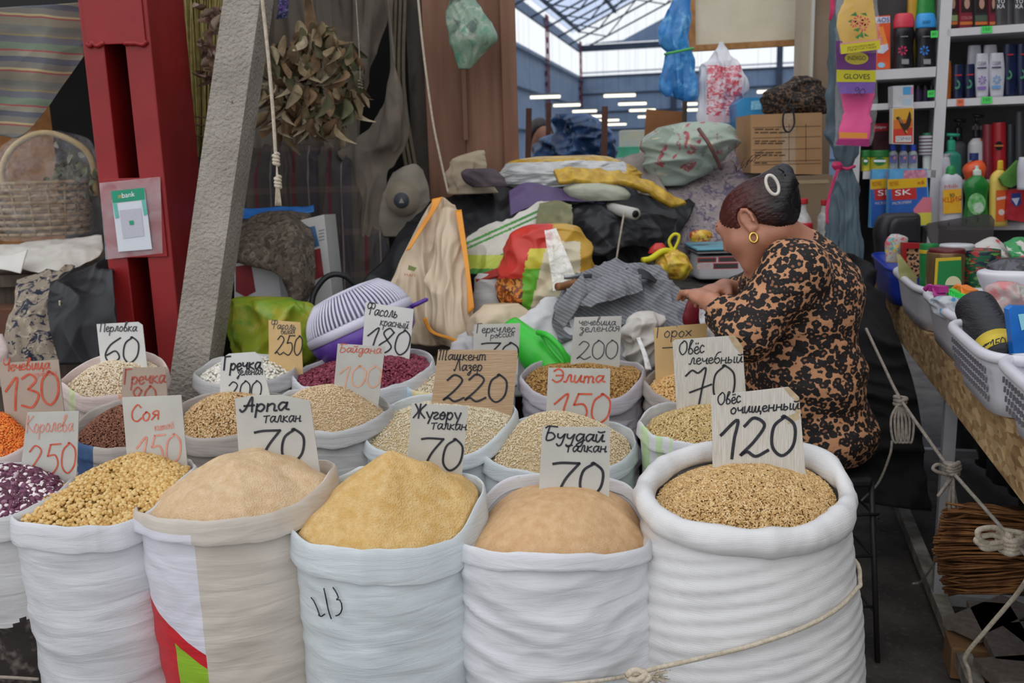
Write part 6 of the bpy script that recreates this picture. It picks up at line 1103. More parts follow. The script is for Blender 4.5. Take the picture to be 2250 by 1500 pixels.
mk('tail', tube(line([(1960, 968, 2.38), (1955, 1000, 2.38), (1930, 1060, 2.4), (1892, 1100, 2.42)]), .0035, 7, 40), ROPEG, ro); mk('tail', tube(line([(2094, 1128, 2.08), (2070, 1200, 2.2), (2045, 1250, 2.35), (2022, 1278, 2.5), (2005, 1282, 2.5)]), .0032, 7, 40), ROPEG, ro)
mk('tail', tube(line([(2255, 1275, 1.8), (2230, 1310, 1.85), (2170, 1380, 1.9), (2122, 1440, 1.95), (2128, 1470, 1.96), (2135, 1510, 1.97)]), .005, 7, 50), ROPE, ro)

# ================================================================== white shelves
SA = math.radians(20); sd_ = np.array([math.cos(SA), -math.sin(SA), 0]); nrm = np.array([-math.sin(SA), -math.cos(SA), 0]); SP0 = P(1888, 300, 4.05)
def SP(px, py, back=0.0): return PP(px, py, SP0 - nrm * back, nrm)
SR = np.column_stack([sd_, -nrm, [0, 0, 1]])
SW = M('shelf_white', '#c8c6c8', '#bcbabd', 5, .5)
sh = thing('wall_shelf', (SP(2000, 480)[0], SP(2000, 480)[1], ZT), 'white shelving unit crowded with household goods', 'shelf')
DP = .26
def upright(xa, xb, y0, y1):
    a, b = SP(xa, 200), SP(xb, 200); c = (a + b) / 2 - nrm * DP / 2; w = np.linalg.norm(b - a); mk('upright', box((c[0], c[1], (ZT + 2.6) / 2), (w, DP, 2.6 - ZT), SR), SW, sh, False)
upright(1879, 1896, 0, 500); upright(2056, 2081, 0, 500)
def shelf(xa, xb, y, th=.026):
    a, b = SP(xa, y), SP(xb, y); b[2] = a[2]; c = (a + b) / 2 - nrm * DP / 2; mk('shelf_board', box(c, (np.linalg.norm((b - a)[:2]), DP, th), SR), SW, sh, False); return a[2] + th / 2
zL1 = shelf(1896, 2056, 166, .04); zL2 = shelf(1896, 2056, 236); zL3 = shelf(1896, 2056, 385, .032); zR1 = shelf(2081, 2420, 72, .03); zR2 = shelf(2081, 2420, 226, .03); zR3 = shelf(2081, 2420, 402, .02); zR4 = shelf(2081, 2420, 500, .02)
a, b = SP(1888, 200, DP), SP(2420, 200, DP); c = (a + b) / 2; mk('back_panel', box((c[0], c[1], 1.7), (np.linalg.norm((b - a)[:2]), .012, 1.8), SR), M('shelf_back', '#4f4a4b', '#433f40', 4, .7), sh, False)
SPL = lambda px, py, back: (SP(px, py, back), nrm)
PR = lambda n, a, b=None, s=30, r=.45: M(n, a, b, s, r)
import itertools
def sbottle(name, label, cat, rows, back, mat, cap=None, capmat=None, dep=.62, group=None, sq=.8, decor=(), zsit=None):
    """bottle on the shelf: body rows and cap rows in pixels; back = distance behind the shelf front"""
    cx = np.mean([(r[1] + r[2]) / 2 for r in rows]); Yb = SP(cx, rows[-1][0], back)[1]; base = P(cx, rows[-1][0], Yb)
    t = thing(name, base, label, cat, group)
    if zsit is not None:                                       # sit exactly on the board
        d = (zsit - base[2]) ; k = F / Yb; rows = [(r[0] - d * k * (i == len(rows) - 1), r[1], r[2]) for i, r in enumerate(rows)]; t.location.z = zsit
    bd = mk('body', loft(rows, Yb, dep, 26, 28, sq=sq), mat, t)
    if cap: mk('cap', loft(cap, Yb, dep, 14, 24, sq=sq), capmat, t)
    hw = max((r[2] - r[1]) / 2 for r in rows); fy = Yb - m(hw, Yb) * dep - .003
    _cnt = itertools.count()
    for dn, poly, dm in decor: patch(poly, (P(cx, 100, fy), np.array([0, -1., 0])), dm, bd, dn, .0006 * next(_cnt))
    t['front'] = fy; return t
def stext(t, s, a, b, c, mat): pl = (P(a[0], a[1], t['front']), np.array([0, -1., 0])); wtext(s, a, b, c, pl, mat, t, .002)
def sbox(name, label, cat, poly, back, mat, th=.05, decor=(), texts=(), group=None):
    cx = np.mean([p[0] for p in poly]); Yb = SP(cx, max(p[1] for p in poly), back)[1]; (V, Fc), b_, n_ = slab(poly, Yb, th); base = V.mean(0); base[2] = V[:, 2].min()
    t = thing(name, base, label, cat, group); bd = mk('body', (V, Fc), mat, t, False)
    for k, (dn, pq, dm) in enumerate(decor): patch(pq, (V[0], n_), dm, bd, dn, .0012 + .0004 * k)
    for s, a, b, c, dm in texts: wtext(s, a, b, c, (V[0], n_), dm, bd, .004)
    return t
BLK = PR('bottle_black', '#17161a', '#201f24', 20, .3); NAVY = PR('bottle_navy', '#171f3d', '#1d2748', 20, .3); WB = PR('bottle_white', '#c3c2cb', '#b7b6c0', 20, .35); WHT = PR('print_white', '#eef0f2'); TXG = PR('print_grey', '#83868c'); GTAG = PR('tag_green', '#3ccf55'); OTAG = PR('tag_orange', '#e0623a')
def flower(c, r, col):
    return [('flower_petal', [(c[0] + r * math.cos(a - .3), c[1] + r * math.sin(a - .3)), (c[0] + r * 1.3 * math.cos(a), c[1] + r * 1.3 * math.sin(a)), (c[0] + r * math.cos(a + .3), c[1] + r * math.sin(a + .3)), (c[0] + r * .3 * math.cos(a), c[1] + r * .3 * math.sin(a))], col) for a in np.linspace(0, 6.28, 8)[:-1]]
# left bay, top
sbox('detergent_box', 'orange-red detergent box with blue and white head behind the glove packs', 'box', [(1921, 36), (1956, 33), (1956, 151), (1921, 153)], .05, PR('box_orange', '#d8432a', '#e2602e', 12, .45), .06,
     [('white_panel', [(1922, 38), (1955, 36), (1955, 50), (1922, 52)], PR('print_pale', '#c9cbdc')), ('yellow_wave', [(1928, 60), (1940, 58), (1950, 95), (1935, 120), (1940, 90)], PR('wave_orange', '#ec8a3a')), ('white_ribbon', [(1928, 102), (1950, 96), (1952, 108), (1940, 118), (1928, 116)], PR('print_pale', '#c9cbdc')), ('round_badge', [(1936 + 8 * math.cos(a), 143 + 6 * math.sin(a)) for a in np.linspace(0, 6.28, 14)[:-1]], PR('badge_blue', '#8fc0dc'))], [('AOS', (1926, 50), (1953, 48), (1926, 40), PR('print_navy', '#2e3f86'))])
for x, lab, cc_, fcol, nm in ((1986, 'black softener bottle with rounded pink-red cap', '#cf3f50', '#c5345c', ''), (2034, 'black softener bottle with rounded blue cap marked 300', '#3a9ade', '#3f7ed0', '300')):
    dx = x - 1986; t = sbottle('softener_bottle', lab, 'bottle', [(60, x - 19, x + 19), (75, x - 22, x + 22), (105, x - 19, x + 19), (140, x - 21, x + 21), (152, x - 21, x + 21)], .06, BLK, [(30, x - 15, x + 15), (34, x - 18, x + 18), (48, x - 21, x + 21), (62, x - 21, x + 21)], PR('cap' + cc_[1:], cc_, None, 10, .3), group='softener bottles', zsit=zL1,
        decor=flower((x - 3, 111), 9, PR('petal' + fcol[1:], fcol)) + [('badge', [(x - 6, 130), (x + 10, 130), (x + 10, 141), (x - 6, 141)], PR('badge_grey', '#8f8f94')), ('small_print', [(x - 8, 80), (x + 8, 79), (x + 8, 81), (x - 8, 82)], TXG)])
    if nm: stext(t, nm, (x - 8, 53), (x + 10, 51), (x - 8, 46), PR('ink_blue', '#24406a'))
sbottle('green_bottle', 'green bottle standing behind the blue-capped softener', 'bottle', [(-30, 2022, 2048), (10, 2016, 2052), (60, 2012, 2054), (150, 2012, 2054)], .17, PR('bottle_green', '#2d8a3a', '#37974a', 20, .35), zsit=zL1)
sbottle('yellow_bottle', 'yellow bottle behind the pink-capped softener', 'bottle', [(-30, 1996, 2014), (40, 1994, 2018), (150, 1992, 2018)], .17, PR('bottle_ochre', '#b98a24', '#c79a34', 20, .4), zsit=zL1)
# left bay, middle
sbox('small_white_box', 'small white box with blue and pink square, upper of two', 'box', [(1962, 189), (2007, 187), (2007, 210), (1962, 211)], -.03, PR('box_white', '#b9b9bd', '#c6c6ca'), .05, [('blue_square', [(1984, 191), (2001, 190), (2001, 207), (1984, 208)], PR('sq_blue', '#4f9acb')), ('pink_strip', [(2002, 191), (2006, 191), (2006, 207), (2002, 207)], PR('sq_pink', '#d87a9a'))], group='small white boxes')
sbox('small_white_box', 'small plain white box under the one with blue square', 'box', [(1962, 211), (2007, 210), (2007, 235), (1962, 236)], -.03, PR('box_white', '#b9b9bd'), .05, [('pale_print', [(1984, 218), (2002, 217), (2002, 230), (1984, 231)], PR('sq_pale', '#a9bccb'))], group='small white boxes')
for i, x in enumerate((2018, 2034, 2048)): sbottle('dark_jar', 'small dark purple jar on the middle left shelf, %s of three' % ('leftmost', 'middle', 'rightmost')[i], 'jar', [(196, x - 7, x + 7), (204, x - 8, x + 8), (229, x - 8, x + 8)], .1, PR('jar_purple', '#3a2a4a', '#2c2036'), [(188, x - 6, x + 6), (197, x - 7, x + 7)], BLK, .9, 'dark jars', zsit=zL2)
rb_ = sbox('match_box', 'large match box with a rooster picture and blue lettering', 'box', [(1961, 237), (2008, 235), (2007, 317), (1960, 316)], -.05, PR('match_white', '#d8d4cc'), .03,
     [('red_ground', [(1963, 250), (2006, 248), (2005, 315), (1962, 314)], PR('match_red', '#cc4030')), ('orange_ground', [(1963, 262), (2006, 260), (2006, 280), (1963, 284)], PR('match_orange', '#d8762e')), ('yellow_ground', [(1963, 239), (2006, 237), (2006, 262), (1963, 264)], PR('match_yellow', '#d8a338')),
      ('rooster', [(1968, 258), (1974, 256), (1978, 259), (1985, 272), (1990, 270), (1994, 256), (1998, 243), (2001, 250), (2002, 262), (2000, 275), (1994, 284), (1990, 287), (1992, 296), (1989, 293), (1984, 285), (1978, 276), (1974, 264), (1969, 262)], PR('rooster_dark', '#3c2c20')), ('rooster_neck', [(1974, 258), (1979, 262), (1983, 272), (1979, 270), (1975, 264)], PR('rooster_tan', '#8a7a58')), ('rooster_leg', [(1988, 287), (1991, 286), (1994, 292), (1991, 292)], PR('rooster_yellow', '#d0a848')), ('white_strip', [(1967, 299), (2002, 298), (2002, 312), (1967, 312)], PR('match_white', '#d8d4cc'))],
     [('СПИЧКИ', (1969, 309), (2000, 308), (1969, 301), PR('match_blue', '#38549c'))])
# left bay, lower shelf
for i, (x0, x1) in enumerate(((1892, 1911), (1914, 1951))): sbottle('balm_jar', 'yellow jar with green lid on the lower left shelf, %s' % ('half hidden by the upright', 'fully visible one')[i], 'jar', [(345, x0, x1), (350, x0, x1), (372, x0, x1)], .04, PR('jar_yellow', '#b8b02e', '#c4bc44'), [(330, x0, x1), (333, x0 - 1, x1 + 1), (345, x0 - 1, x1 + 1)], PR('lid_green', '#2f7a3a'), .95, 'balm jars', zsit=zL3, decor=[('green_oval', [((x0 + x1) / 2 + (x1 - x0) * .38 * math.cos(a), 354 + 9 * math.sin(a)) for a in np.linspace(0, 6.28, 14)[:-1]], PR('lid_green', '#2f7a3a')), ('white_bar', [(x0 + 6, 351), (x1 - 5, 351), (x1 - 5, 356), (x0 + 6, 356)], WHT)])
for i, x in enumerate((1963, 1985, 2006)): sbottle('solvent_bottle', 'small clear bottle with blue cap and violet label, %s of three' % ('leftmost', 'middle', 'rightmost')[i], 'bottle', [(330, x - 4, x + 4), (336, x - 8, x + 8), (345, x - 9, x + 9), (368, x - 9, x + 9)], .03, clear('bottle_clear'), [(318, x - 6, x + 6), (331, x - 6, x + 6)], PR('cap_blue', '#2c46b0'), .9, 'blue-capped bottles', zsit=zL3, decor=[('label', [(x - 8, 341), (x + 8, 341), (x + 8, 358), (x - 8, 358)], PR('label_violet', '#6a6a9a', '#5c5c90')), ('label_spot', [(x, 344), (x + 6, 343), (x + 5, 349), (x, 350)], PR('label_pink', '#d88a8a'))])
sbox('toothpaste_box', 'dark red toothpaste pack behind the glove pack', 'box', [(1919, 272), (1951, 270), (1949, 330), (1919, 330)], .08, PR('pack_dark', '#3a1c22', '#4a242a'), .03, [('red_head', [(1919, 272), (1951, 270), (1951, 287), (1919, 289)], PR('pack_red', '#b22a34'))], [('Colgate', (1922, 284), (1946, 283), (1922, 277), WHT)])
sbottle('tub_stack', 'stack of white tubs with green tag on the lower left shelf', 'tubs', [(298, 2024, 2047), (302, 2021, 2049), (340, 2021, 2049)], .03, stripes('tub_stripes', [(0, '#b9b9bd'), (.6, '#7a3a5c'), (.8, '#2f3a3c')], .014), [(292, 2028, 2046), (299, 2026, 2047)], PR('tub_green', '#2c6a4a'), .95); sbottle('white_tube', 'white and green bottle under the stack of tubs', 'bottle', [(340, 2030, 2048), (345, 2028, 2048), (372, 2028, 2048)], .03, PR('bottle_white2', '#c2c6c2'), [(300, 2034, 2046), (341, 2034, 2046)], PR('tub_green', '#2c6a4a'), zsit=zL3)
# right bay, top: hair dye boxes and dark cans
for i, (x0, x1, c, f) in enumerate(((2082, 2105, '#3a2a24', '#8a9a6a'), (2108, 2139, '#7a2434', '#8a2638'), (2141, 2171, '#2a2a2c', '#4a5a4a'), (2173, 2190, '#6a2230', '#7a2436'))):
    sbox('hair_dye_box', 'hair dye box with a dark-haired head, %s from the upright on the top shelf' % ('first', 'second', 'third', 'fourth')[i], 'box', [(x0, -20), (x1, -22), (x1, 59), (x0, 61)], .04, PR('dye' + c[1:], c), .06, [('hair', [(x0 + 4, 0), (x1 - 3, 0), (x1 - 4, 26), (x0 + 4, 28)], PR('hair_brown', '#2a1a18')), ('face', [((x0 + x1) / 2 + 1 + (x1 - x0) * .2 * math.cos(a), 8 + 12 * math.sin(a)) for a in np.linspace(0, 6.28, 12)[:-1]], PR('face_print', '#b08a78')), ('colour_band', [(x0 + 1, 34), (x1 - 1, 33), (x1 - 1, 46), (x0 + 1, 47)], PR('band' + f[1:], f)), ('orange_band', [(x0 + 1, 48), (x1 - 1, 47), (x1 - 1, 54), (x0 + 1, 55)], PR('band_orange', '#c06a34'))], [('COLOR', (x0 + 4, 43), (x1 - 3, 42), (x0 + 4, 37), PR('dye_text', '#b88a7a'))] if i == 1 else (), 'hair dye boxes')
for i, (x, w) in enumerate(((2200, 13), (2219, 7), (2240, 13))):
    t = sbottle('hair_product_can', 'dark grey hair product with white lettering, %s on the top right shelf' % ('left', 'narrow middle', 'right')[i], 'can', [(-20, x - w, x + w), (20, x - w, x + w), (51, x - w, x + w)], .05, PR('can_grey', '#3d3a3c', '#4d4a4c', 14, .35), group='hair product cans', zsit=zR1)
    if w > 10: stext(t, 'ТО', (x - 9, 8), (x + 7, 7), (x - 9, -1), WHT); stext(t, 'КА', (x - 9, 19), (x + 7, 18), (x - 9, 10), WHT)
for i, (x, y, mt, tx) in enumerate(((2168, 65, GTAG, '150'), (2110, 225, OTAG, '90'), (2168, 220, GTAG, '150'), (2046, 206, GTAG, '60'), (2053, 75, GTAG, '60'))):
    w = 12 if mt is GTAG and i in (0, 2) else 8; pl = SPL(x, y, -.004); t = thing('price_tag', SP(x, y + 6, -.004), '%s price tag on the shelf edge, %s' % (('green', 'orange', 'green', 'green', 'green')[i], ('below the hair dye boxes', 'below the navy bottles', 'below the white shampoos', 'beside the dark jars', 'beside the blue-capped softener')[i]), 'price tag', 'shelf price tags'); patch([(x - w, y - 7), (x + w, y - 8), (x + w, y + 7), (x - w, y + 8)], pl, mt, t, 'tag'); wtext(tx, (x - w * .6, y + 3), (x + w * .6, y + 2), (x - w * .6, y - 4), pl, PR('ink_green', '#1f4a2a'), t)
# right bay, middle: shampoos
for i, (x, w, top, bk_, k) in enumerate(((2141, 15, 100, .12, 'w'), (2176, 15, 99, .12, 'w'), (2158, 15, 118, .04, 'w'), (2190, 16, 117, .04, 'w'), (2219, 15, 97, .08, 'n'), (2248, 14, 96, .08, 'n'), (2105, 11, 142, .05, 'n'), (2131, 11, 141, .05, 'n'), (2081, 9, 134, .06, 'o'))):
    lab = ('white shampoo behind the violet one', 'white shampoo behind the blue one', 'white shampoo bottle with violet print', 'white shampoo bottle with blue print', 'tall navy shampoo bottle with yellow swirl right of the white ones', 'tall navy shampoo bottle at the right frame edge', 'small navy bottle nearest the shelf upright', 'small navy bottle left of the white shampoos', 'amber bottle beside the shelf upright')[i]
    mt = {'w': WB, 'n': NAVY, 'o': PR('bottle_amber', '#a85a1c', '#b86a2a', 20, .3)}[k]; b = 214 - .1 * (x - 2080) * .6; hh = b - top
    dec = []
    if k == 'w' and bk_ < .1: cc_ = '#8a6ab0' if x < 2170 else '#6a9ac8'; dec = [('dark_line', [(x - 11, top + 30), (x + 10, top + 29), (x + 10, top + 32), (x - 11, top + 33)], PR('line_violet', '#3a3050')), ('foot_band', [(x - 11, b - 19), (x + 9, b - 20), (x + 9, b - 13), (x - 11, b - 12)], PR('band' + cc_[1:], cc_))] + flower((x, top + 58), 8, PR('petal' + cc_[1:], cc_))
    if k == 'n': dec = [('logo', [(x - 6, top + 22), (x + 8, top + 21), (x + 8, top + 24), (x - 6, top + 25)], PR('logo_red', '#b4343c'))] + [('swirl', [(x - 3 + 8 * math.cos(a) * (1 if j < 6 else .55), top + hh * .62 + 11 * math.sin(a) * (1 if j < 6 else .5)) for j, a in enumerate(list(np.linspace(-1.5, 2.2, 6)) + list(np.linspace(2.2, -1.5, 6)))], PR('swirl_yellow', '#b8b45a' if i % 2 else '#4a8a6a'))]
    t = sbottle('shampoo_bottle', lab, 'bottle', [(top + hh * .0, x - w * .82, x + w * .82), (top + 12, x - w * .9, x + w * .9), (top + hh * .5, x - w, x + w), (b, x - w * .8, x + w * .8)], bk_, mt, None, None, .55, 'shampoo bottles', decor=dec, zsit=zR2)
    if k == 'w' and bk_ < .1: stext(t, 'CLEAR', (x - 10, top + 26), (x + 9, top + 25), (x - 10, top + 18), PR('line_violet', '#3a3050'))
# right bay, lower shelves: pumps and cans
def pump(label, x, top, bot, w, back, mt, pm, nt=0, dec=(), z=None):
    hh = bot - top; t = sbottle('pump_bottle', label, 'bottle', [(top + hh * .34, x - w * .35, x + w * .35), (top + hh * .4, x - w * .8, x + w * .8), (top + hh * .5, x - w, x + w), (bot, x - w, x + w)], back, mt, [(top + hh * .12, x - w * .22, x + w * .22), (top + hh * .16, x - w * .42, x + w * .42), (top + hh * .35, x - w * .42, x + w * .42)], pm, .7, 'pump bottles', decor=dec, zsit=z)
    Yq = t['front'] + m(w, 4) * .7; mk('pump_head', join(tube([P(x, top + hh * .14, Yq), P(x, top + 2, Yq)], .006, 8), tube([P(x - w * .5, top + 2, Yq), P(x + w * .9, top + 3, Yq - .01)], .007, 8)), pm, t); return t
pump('white pump bottle with three dark swatches on the lower right shelf', 2146, 252, 400, 18, .1, PR('pump_white', '#c0bfc2', '#b4b3b6'), BLK, dec=[('swatch', [(2136 + i * 8, 276), (2142 + i * 8, 276), (2142 + i * 8, 285), (2136 + i * 8, 285)], PR('swatch_dark', '#4a4240')) for i in range(3)], z=zR3)
pump('grey bottle with black pump behind the green pump bottle', 2106, 262, 400, 18, .14, PR('pump_grey', '#3f4146', '#4a4c52'), BLK, z=zR3)
pump('teal green pump bottle beside the upright', 2090, 294, 402, 20, .06, PR('pump_teal', '#2f7a68', '#3c8a78', 16, .25), PR('pump_teal_head', '#2f9a7c'), z=zR3)
pump('orange pump bottle behind the round orange bottle', 2148, 306, 402, 13, .1, PR('pump_orange', '#c96a2a'), PR('pump_orange', '#c96a2a'), z=zR3)
for i, (x, w, top, c) in enumerate(((2195, 14, 272, '#9a1f26'), (2170, 10, 276, '#7a2a34'), (2220, 8, 276, '#2a2c30'), (2240, 9, 250, '#3a3c42'))):
    sbottle('aerosol_can', ('tall bright red can on the lower right shelf', 'dull red can behind the white pump bottle', 'narrow black can right of the red can', 'dark grey can at the right frame edge')[i], 'can', [(top, x - w * .8, x + w * .8), (top + 8, x - w, x + w), (400, x - w, x + w)], .08, PR('can' + c[1:], c, None, 10, .3), None, None, .9, 'cans on the lower right shelf', 1, decor=[('emblem', [(x + 9 * math.cos(a) * w / 14, 320 + 10 * math.sin(a)) for a in np.linspace(0, 6.28, 14)[:-1]], PR('emblem_black', '#1c1416')), ('gold_bar', [(x - w * .7, 318), (x + w * .7, 318), (x + w * .7, 322), (x - w * .7, 322)], PR('emblem_gold', '#b0703a'))] if i == 0 else (), zsit=zR3)
wb_ = thing('white_cleaner_bottle', SP(2090, 492, -.05), 'white bottle with green cap and orange sale card at the lower right shelf', 'bottle'); Yq = SP(2090, 492, -.05)[1]
mk('body', loft([(382, 2076, 2102), (392, 2068, 2112), (412, 2065, 2114), (494, 2065, 2114)], Yq, .6, 24, 28, sq=.8), PR('bottle_white', '#c3c2cb'), wb_); mk('cap', loft([(364, 2085, 2095), (370, 2080, 2098), (384, 2078, 2099)], Yq, .9, 10, 22), PR('cap_green', '#2c8a4a'), wb_)
pl = (P(2090, 440, Yq - m(25, Yq) * .6 - .006), np.array([0, -1., 0])); patch([(2072, 417), (2112, 414), (2113, 467), (2073, 470)], pl, PR('sale_orange', '#dba020', '#e2ac34'), wb_, 'sale_card', 0); wtext('КЦИЯ', (2071, 448), (2113, 444), (2071, 434), pl, PR('sale_red', '#b83a20'), wb_, .001); wtext('90', (2086, 434), (2097, 433), (2086, 425), pl, INK, wb_, .0015); wtext('Milk', (2075, 415), (2107, 411), (2075, 407), pl, PR('print_red', '#c05a52'), wb_, .001)
sbottle('white_pump_neck', 'white pump bottle between the cleaner and the upright', 'bottle', [(345, 2072, 2082), (352, 2066, 2086), (400, 2066, 2090), (492, 2066, 2090)], .03, PR('bottle_white', '#c3c2cb'), [(338, 2072, 2090), (346, 2072, 2082)], PR('bottle_white', '#c3c2cb'), zsit=zR4)
sbottle('orange_round_bottle', 'round orange bottle with blue cap behind the dish soap', 'bottle', [(352, 2138, 2156), (362, 2122, 2162), (375, 2117, 2164), (392, 2122, 2160), (440, 2128, 2156), (492, 2128, 2156)], .0, PR('bottle_round_orange', '#cf4a26', '#d85a34', 14, .3), [(336, 2131, 2149), (352, 2131, 2149)], PR('cap_navy', '#24346a'), .8, zsit=zR4)
sbottle('dish_soap', 'clear green dish soap bottle with white cap and leafy label', 'bottle', [(385, 2138, 2155), (396, 2124, 2166), (410, 2118, 2172), (440, 2122, 2168), (494, 2114, 2172)], -.06, PR('soap_green', '#1f6a2c', '#2a7a38', 10, .15), [(364, 2143, 2150), (372, 2142, 2151), (374, 2138, 2155), (386, 2138, 2156)], PR('soap_cap', '#c6d0c4'), .6, zsit=zR4, decor=[('label', [(2146 + 20 * math.cos(a), 448 + 24 * math.sin(a)) for a in np.linspace(0, 6.28, 20)[:-1]], PR('soap_label', '#4aa04a', '#8fc08a', 60)), ('white_blossom', [(2150 + 12 * math.cos(a), 456 + 12 * math.sin(a)) for a in np.linspace(0, 6.28, 10)[:-1]], PR('soap_white', '#c2d2c0', '#a9c4a8', 80))])
sbottle('yellow_bleach_bottle', 'yellow bottle with orange label right of the dish soap', 'bottle', [(372, 2192, 2202), (380, 2182, 2208), (392, 2176, 2212), (410, 2175, 2213), (498, 2174, 2212)], -.05, PR('bottle_yellow', '#cfb24a', '#d8be5e', 12, .35), [(352, 2194, 2202), (356, 2192, 2204), (373, 2191, 2204)], PR('cap_yellow', '#cfa82c'), .6, zsit=zR4, decor=[('orange_label', [(2189, 418), (2214, 417), (2210, 486), (2188, 487)], PR('label_orange', '#d0602a')), ('white_name', [(2190, 434), (2213, 430), (2213, 436), (2190, 440)], PR('print_pale2', '#d8c8c0')), ('white_spot', [(2200 + 7 * math.cos(a), 466 + 7 * math.sin(a)) for a in np.linspace(0, 6.28, 10)[:-1]], PR('print_pale2', '#d8c8c0'))])
sbox('red_detergent_bag', 'red detergent pack with blue and white shield at the right edge', 'pack', [(2218, 418), (2262, 414), (2262, 490), (2214, 482)], -.08, PR('pack_red2', '#a3232c', '#b2303a'), .06, [('shield', [(2222, 425), (2242, 423), (2243, 448), (2232, 455), (2222, 445)], PR('shield_blue', '#2e3f86')), ('shield_white', [(2222, 436), (2240, 434), (2233, 452)], PR('print_pale', '#c9cbdc'))])
mk('green_scrub_pad', slab([(2198, 392), (2238, 352), (2246, 400), (2222, 412), (2206, 408)], SP(2220, 410, -.1)[1], .02)[0], PR('pad_green', '#4a7a34', '#5a8a44'), smooth=False, label='green leaf-shaped scrub pad pack at the right edge', cat='pack')
mk('white_jug', loft([(345, 2240, 2262), (370, 2236, 2280), (416, 2236, 2290)], SP(2250, 410, -.15)[1], .6, 16, 26), PR('bottle_white', '#c3c2cb'), label='white plastic jug cut by the right frame edge', cat='jug')
# ---- microfibre packs, black dispenser, tinted lid
for i, dx in enumerate((0, -38)):
    t = sbox('microfibre_pack', ('blue and pink microfibre cloth pack, front one', 'blue and pink microfibre cloth pack, half hidden behind the other')[i], 'pack', [(1955 + dx, 372), (2036 + dx, 370), (2046 + dx, 496), (1950 + dx, 500)], -.06 + .04 * i, PR('pack_sky', '#4a9ad0', '#6ab0dc', 14, .3), .025,
        [('pink_photo', [(1986 + dx, 374), (2034 + dx, 372), (2036 + dx, 392), (1984 + dx, 394)], PR('photo_pink', '#b06a8a', '#d89aa8', 60)), ('yellow_bar', [(1950 + dx, 394), (2036 + dx, 390), (2036 + dx, 410), (1950 + dx, 416)], PR('bar_yellow', '#dcae20')), ('blue_body', [(1952 + dx, 416), (2036 + dx, 411), (2040 + dx, 495), (1952 + dx, 498)], PR('body_blue', '#2a58a8', '#3468b8', 10)), ('red_logo', [(1958 + dx, 416), (2012 + dx, 412), (2014 + dx, 437), (1960 + dx, 440)], PR('logo_red2', '#c2302c')), ('pink_cloth', [(2006 + dx, 460), (2028 + dx, 433), (2046 + dx, 434), (2046 + dx, 466), (2008 + dx, 468)], PR('cloth_pink', '#d8788a')), ('yellow_cloth', [(2010 + dx, 468), (2046 + dx, 466), (2046 + dx, 494), (2016 + dx, 495)], PR('cloth_yellow', '#d8cc50'))],
        [('SK', (1966 + dx, 430), (2002 + dx, 427), (1966 + dx, 418), WHT), ('MULTI PACK', (1954 + dx, 409), (1974 + dx, 407), (1954 + dx, 399), PR('bar_red', '#b04a20')), ('x6', (2014 + dx, 405), (2030 + dx, 404), (2014 + dx, 396), PR('bar_red', '#b04a20')), ('MICROFIBRE', (1960 + dx, 450), (2002 + dx, 446), (1960 + dx, 444), PR('print_pale', '#c9cbdc'))], 'microfibre packs')
Yd = SP(1970, 520, -.2)[1]; dsp = thing('dark_dispenser', P(1970, 560, Yd), 'dark grey rounded plastic case standing on the table end', 'case'); mk('case_body', loft([(468, 1945, 2010), (474, 1934, 2017), (490, 1926, 2018), (512, 1922, 2017), (535, 1924, 2016), (575, 1926, 2000)], Yd, .5, 26, 40, sq=.45), PR('dark_case', '#2f2e30', '#353436', 8, .4), dsp); mk('case_front', loft([(478, 1962, 2014), (490, 1950, 2016), (515, 1946, 2016), (530, 1948, 2014)], Yd - .03, .45, 16, 36, sq=.4), PR('dark_case2', '#28272a', '#2c2b2e', 8, .35), dsp)
(V, Fc), b_, n_ = slab([(2032, 496), (2040, 490), (2160, 470), (2178, 472), (2186, 484), (2178, 560), (2160, 578), (2070, 582)], 3.1, .012, .35); lid_ = thing('tinted_lid', V.mean(0) - [0, 0, .08], 'transparent grey plastic lid propped over the jars', 'lid'); mk('lid_pane', (V, Fc), M('smoke_plastic', '#3f3a3a', '#4a4545', 5, .2, alpha=.62), lid_, False)
for x0, y0 in ((2060, 493), (2082, 489), (2121, 483), (2146, 479)): patch([(x0, y0), (x0 + 3, y0 - 1), (x0 + 3, y0 + 7), (x0, y0 + 8)], (V[0], n_), DARKP, lid_, 'rib', .004)
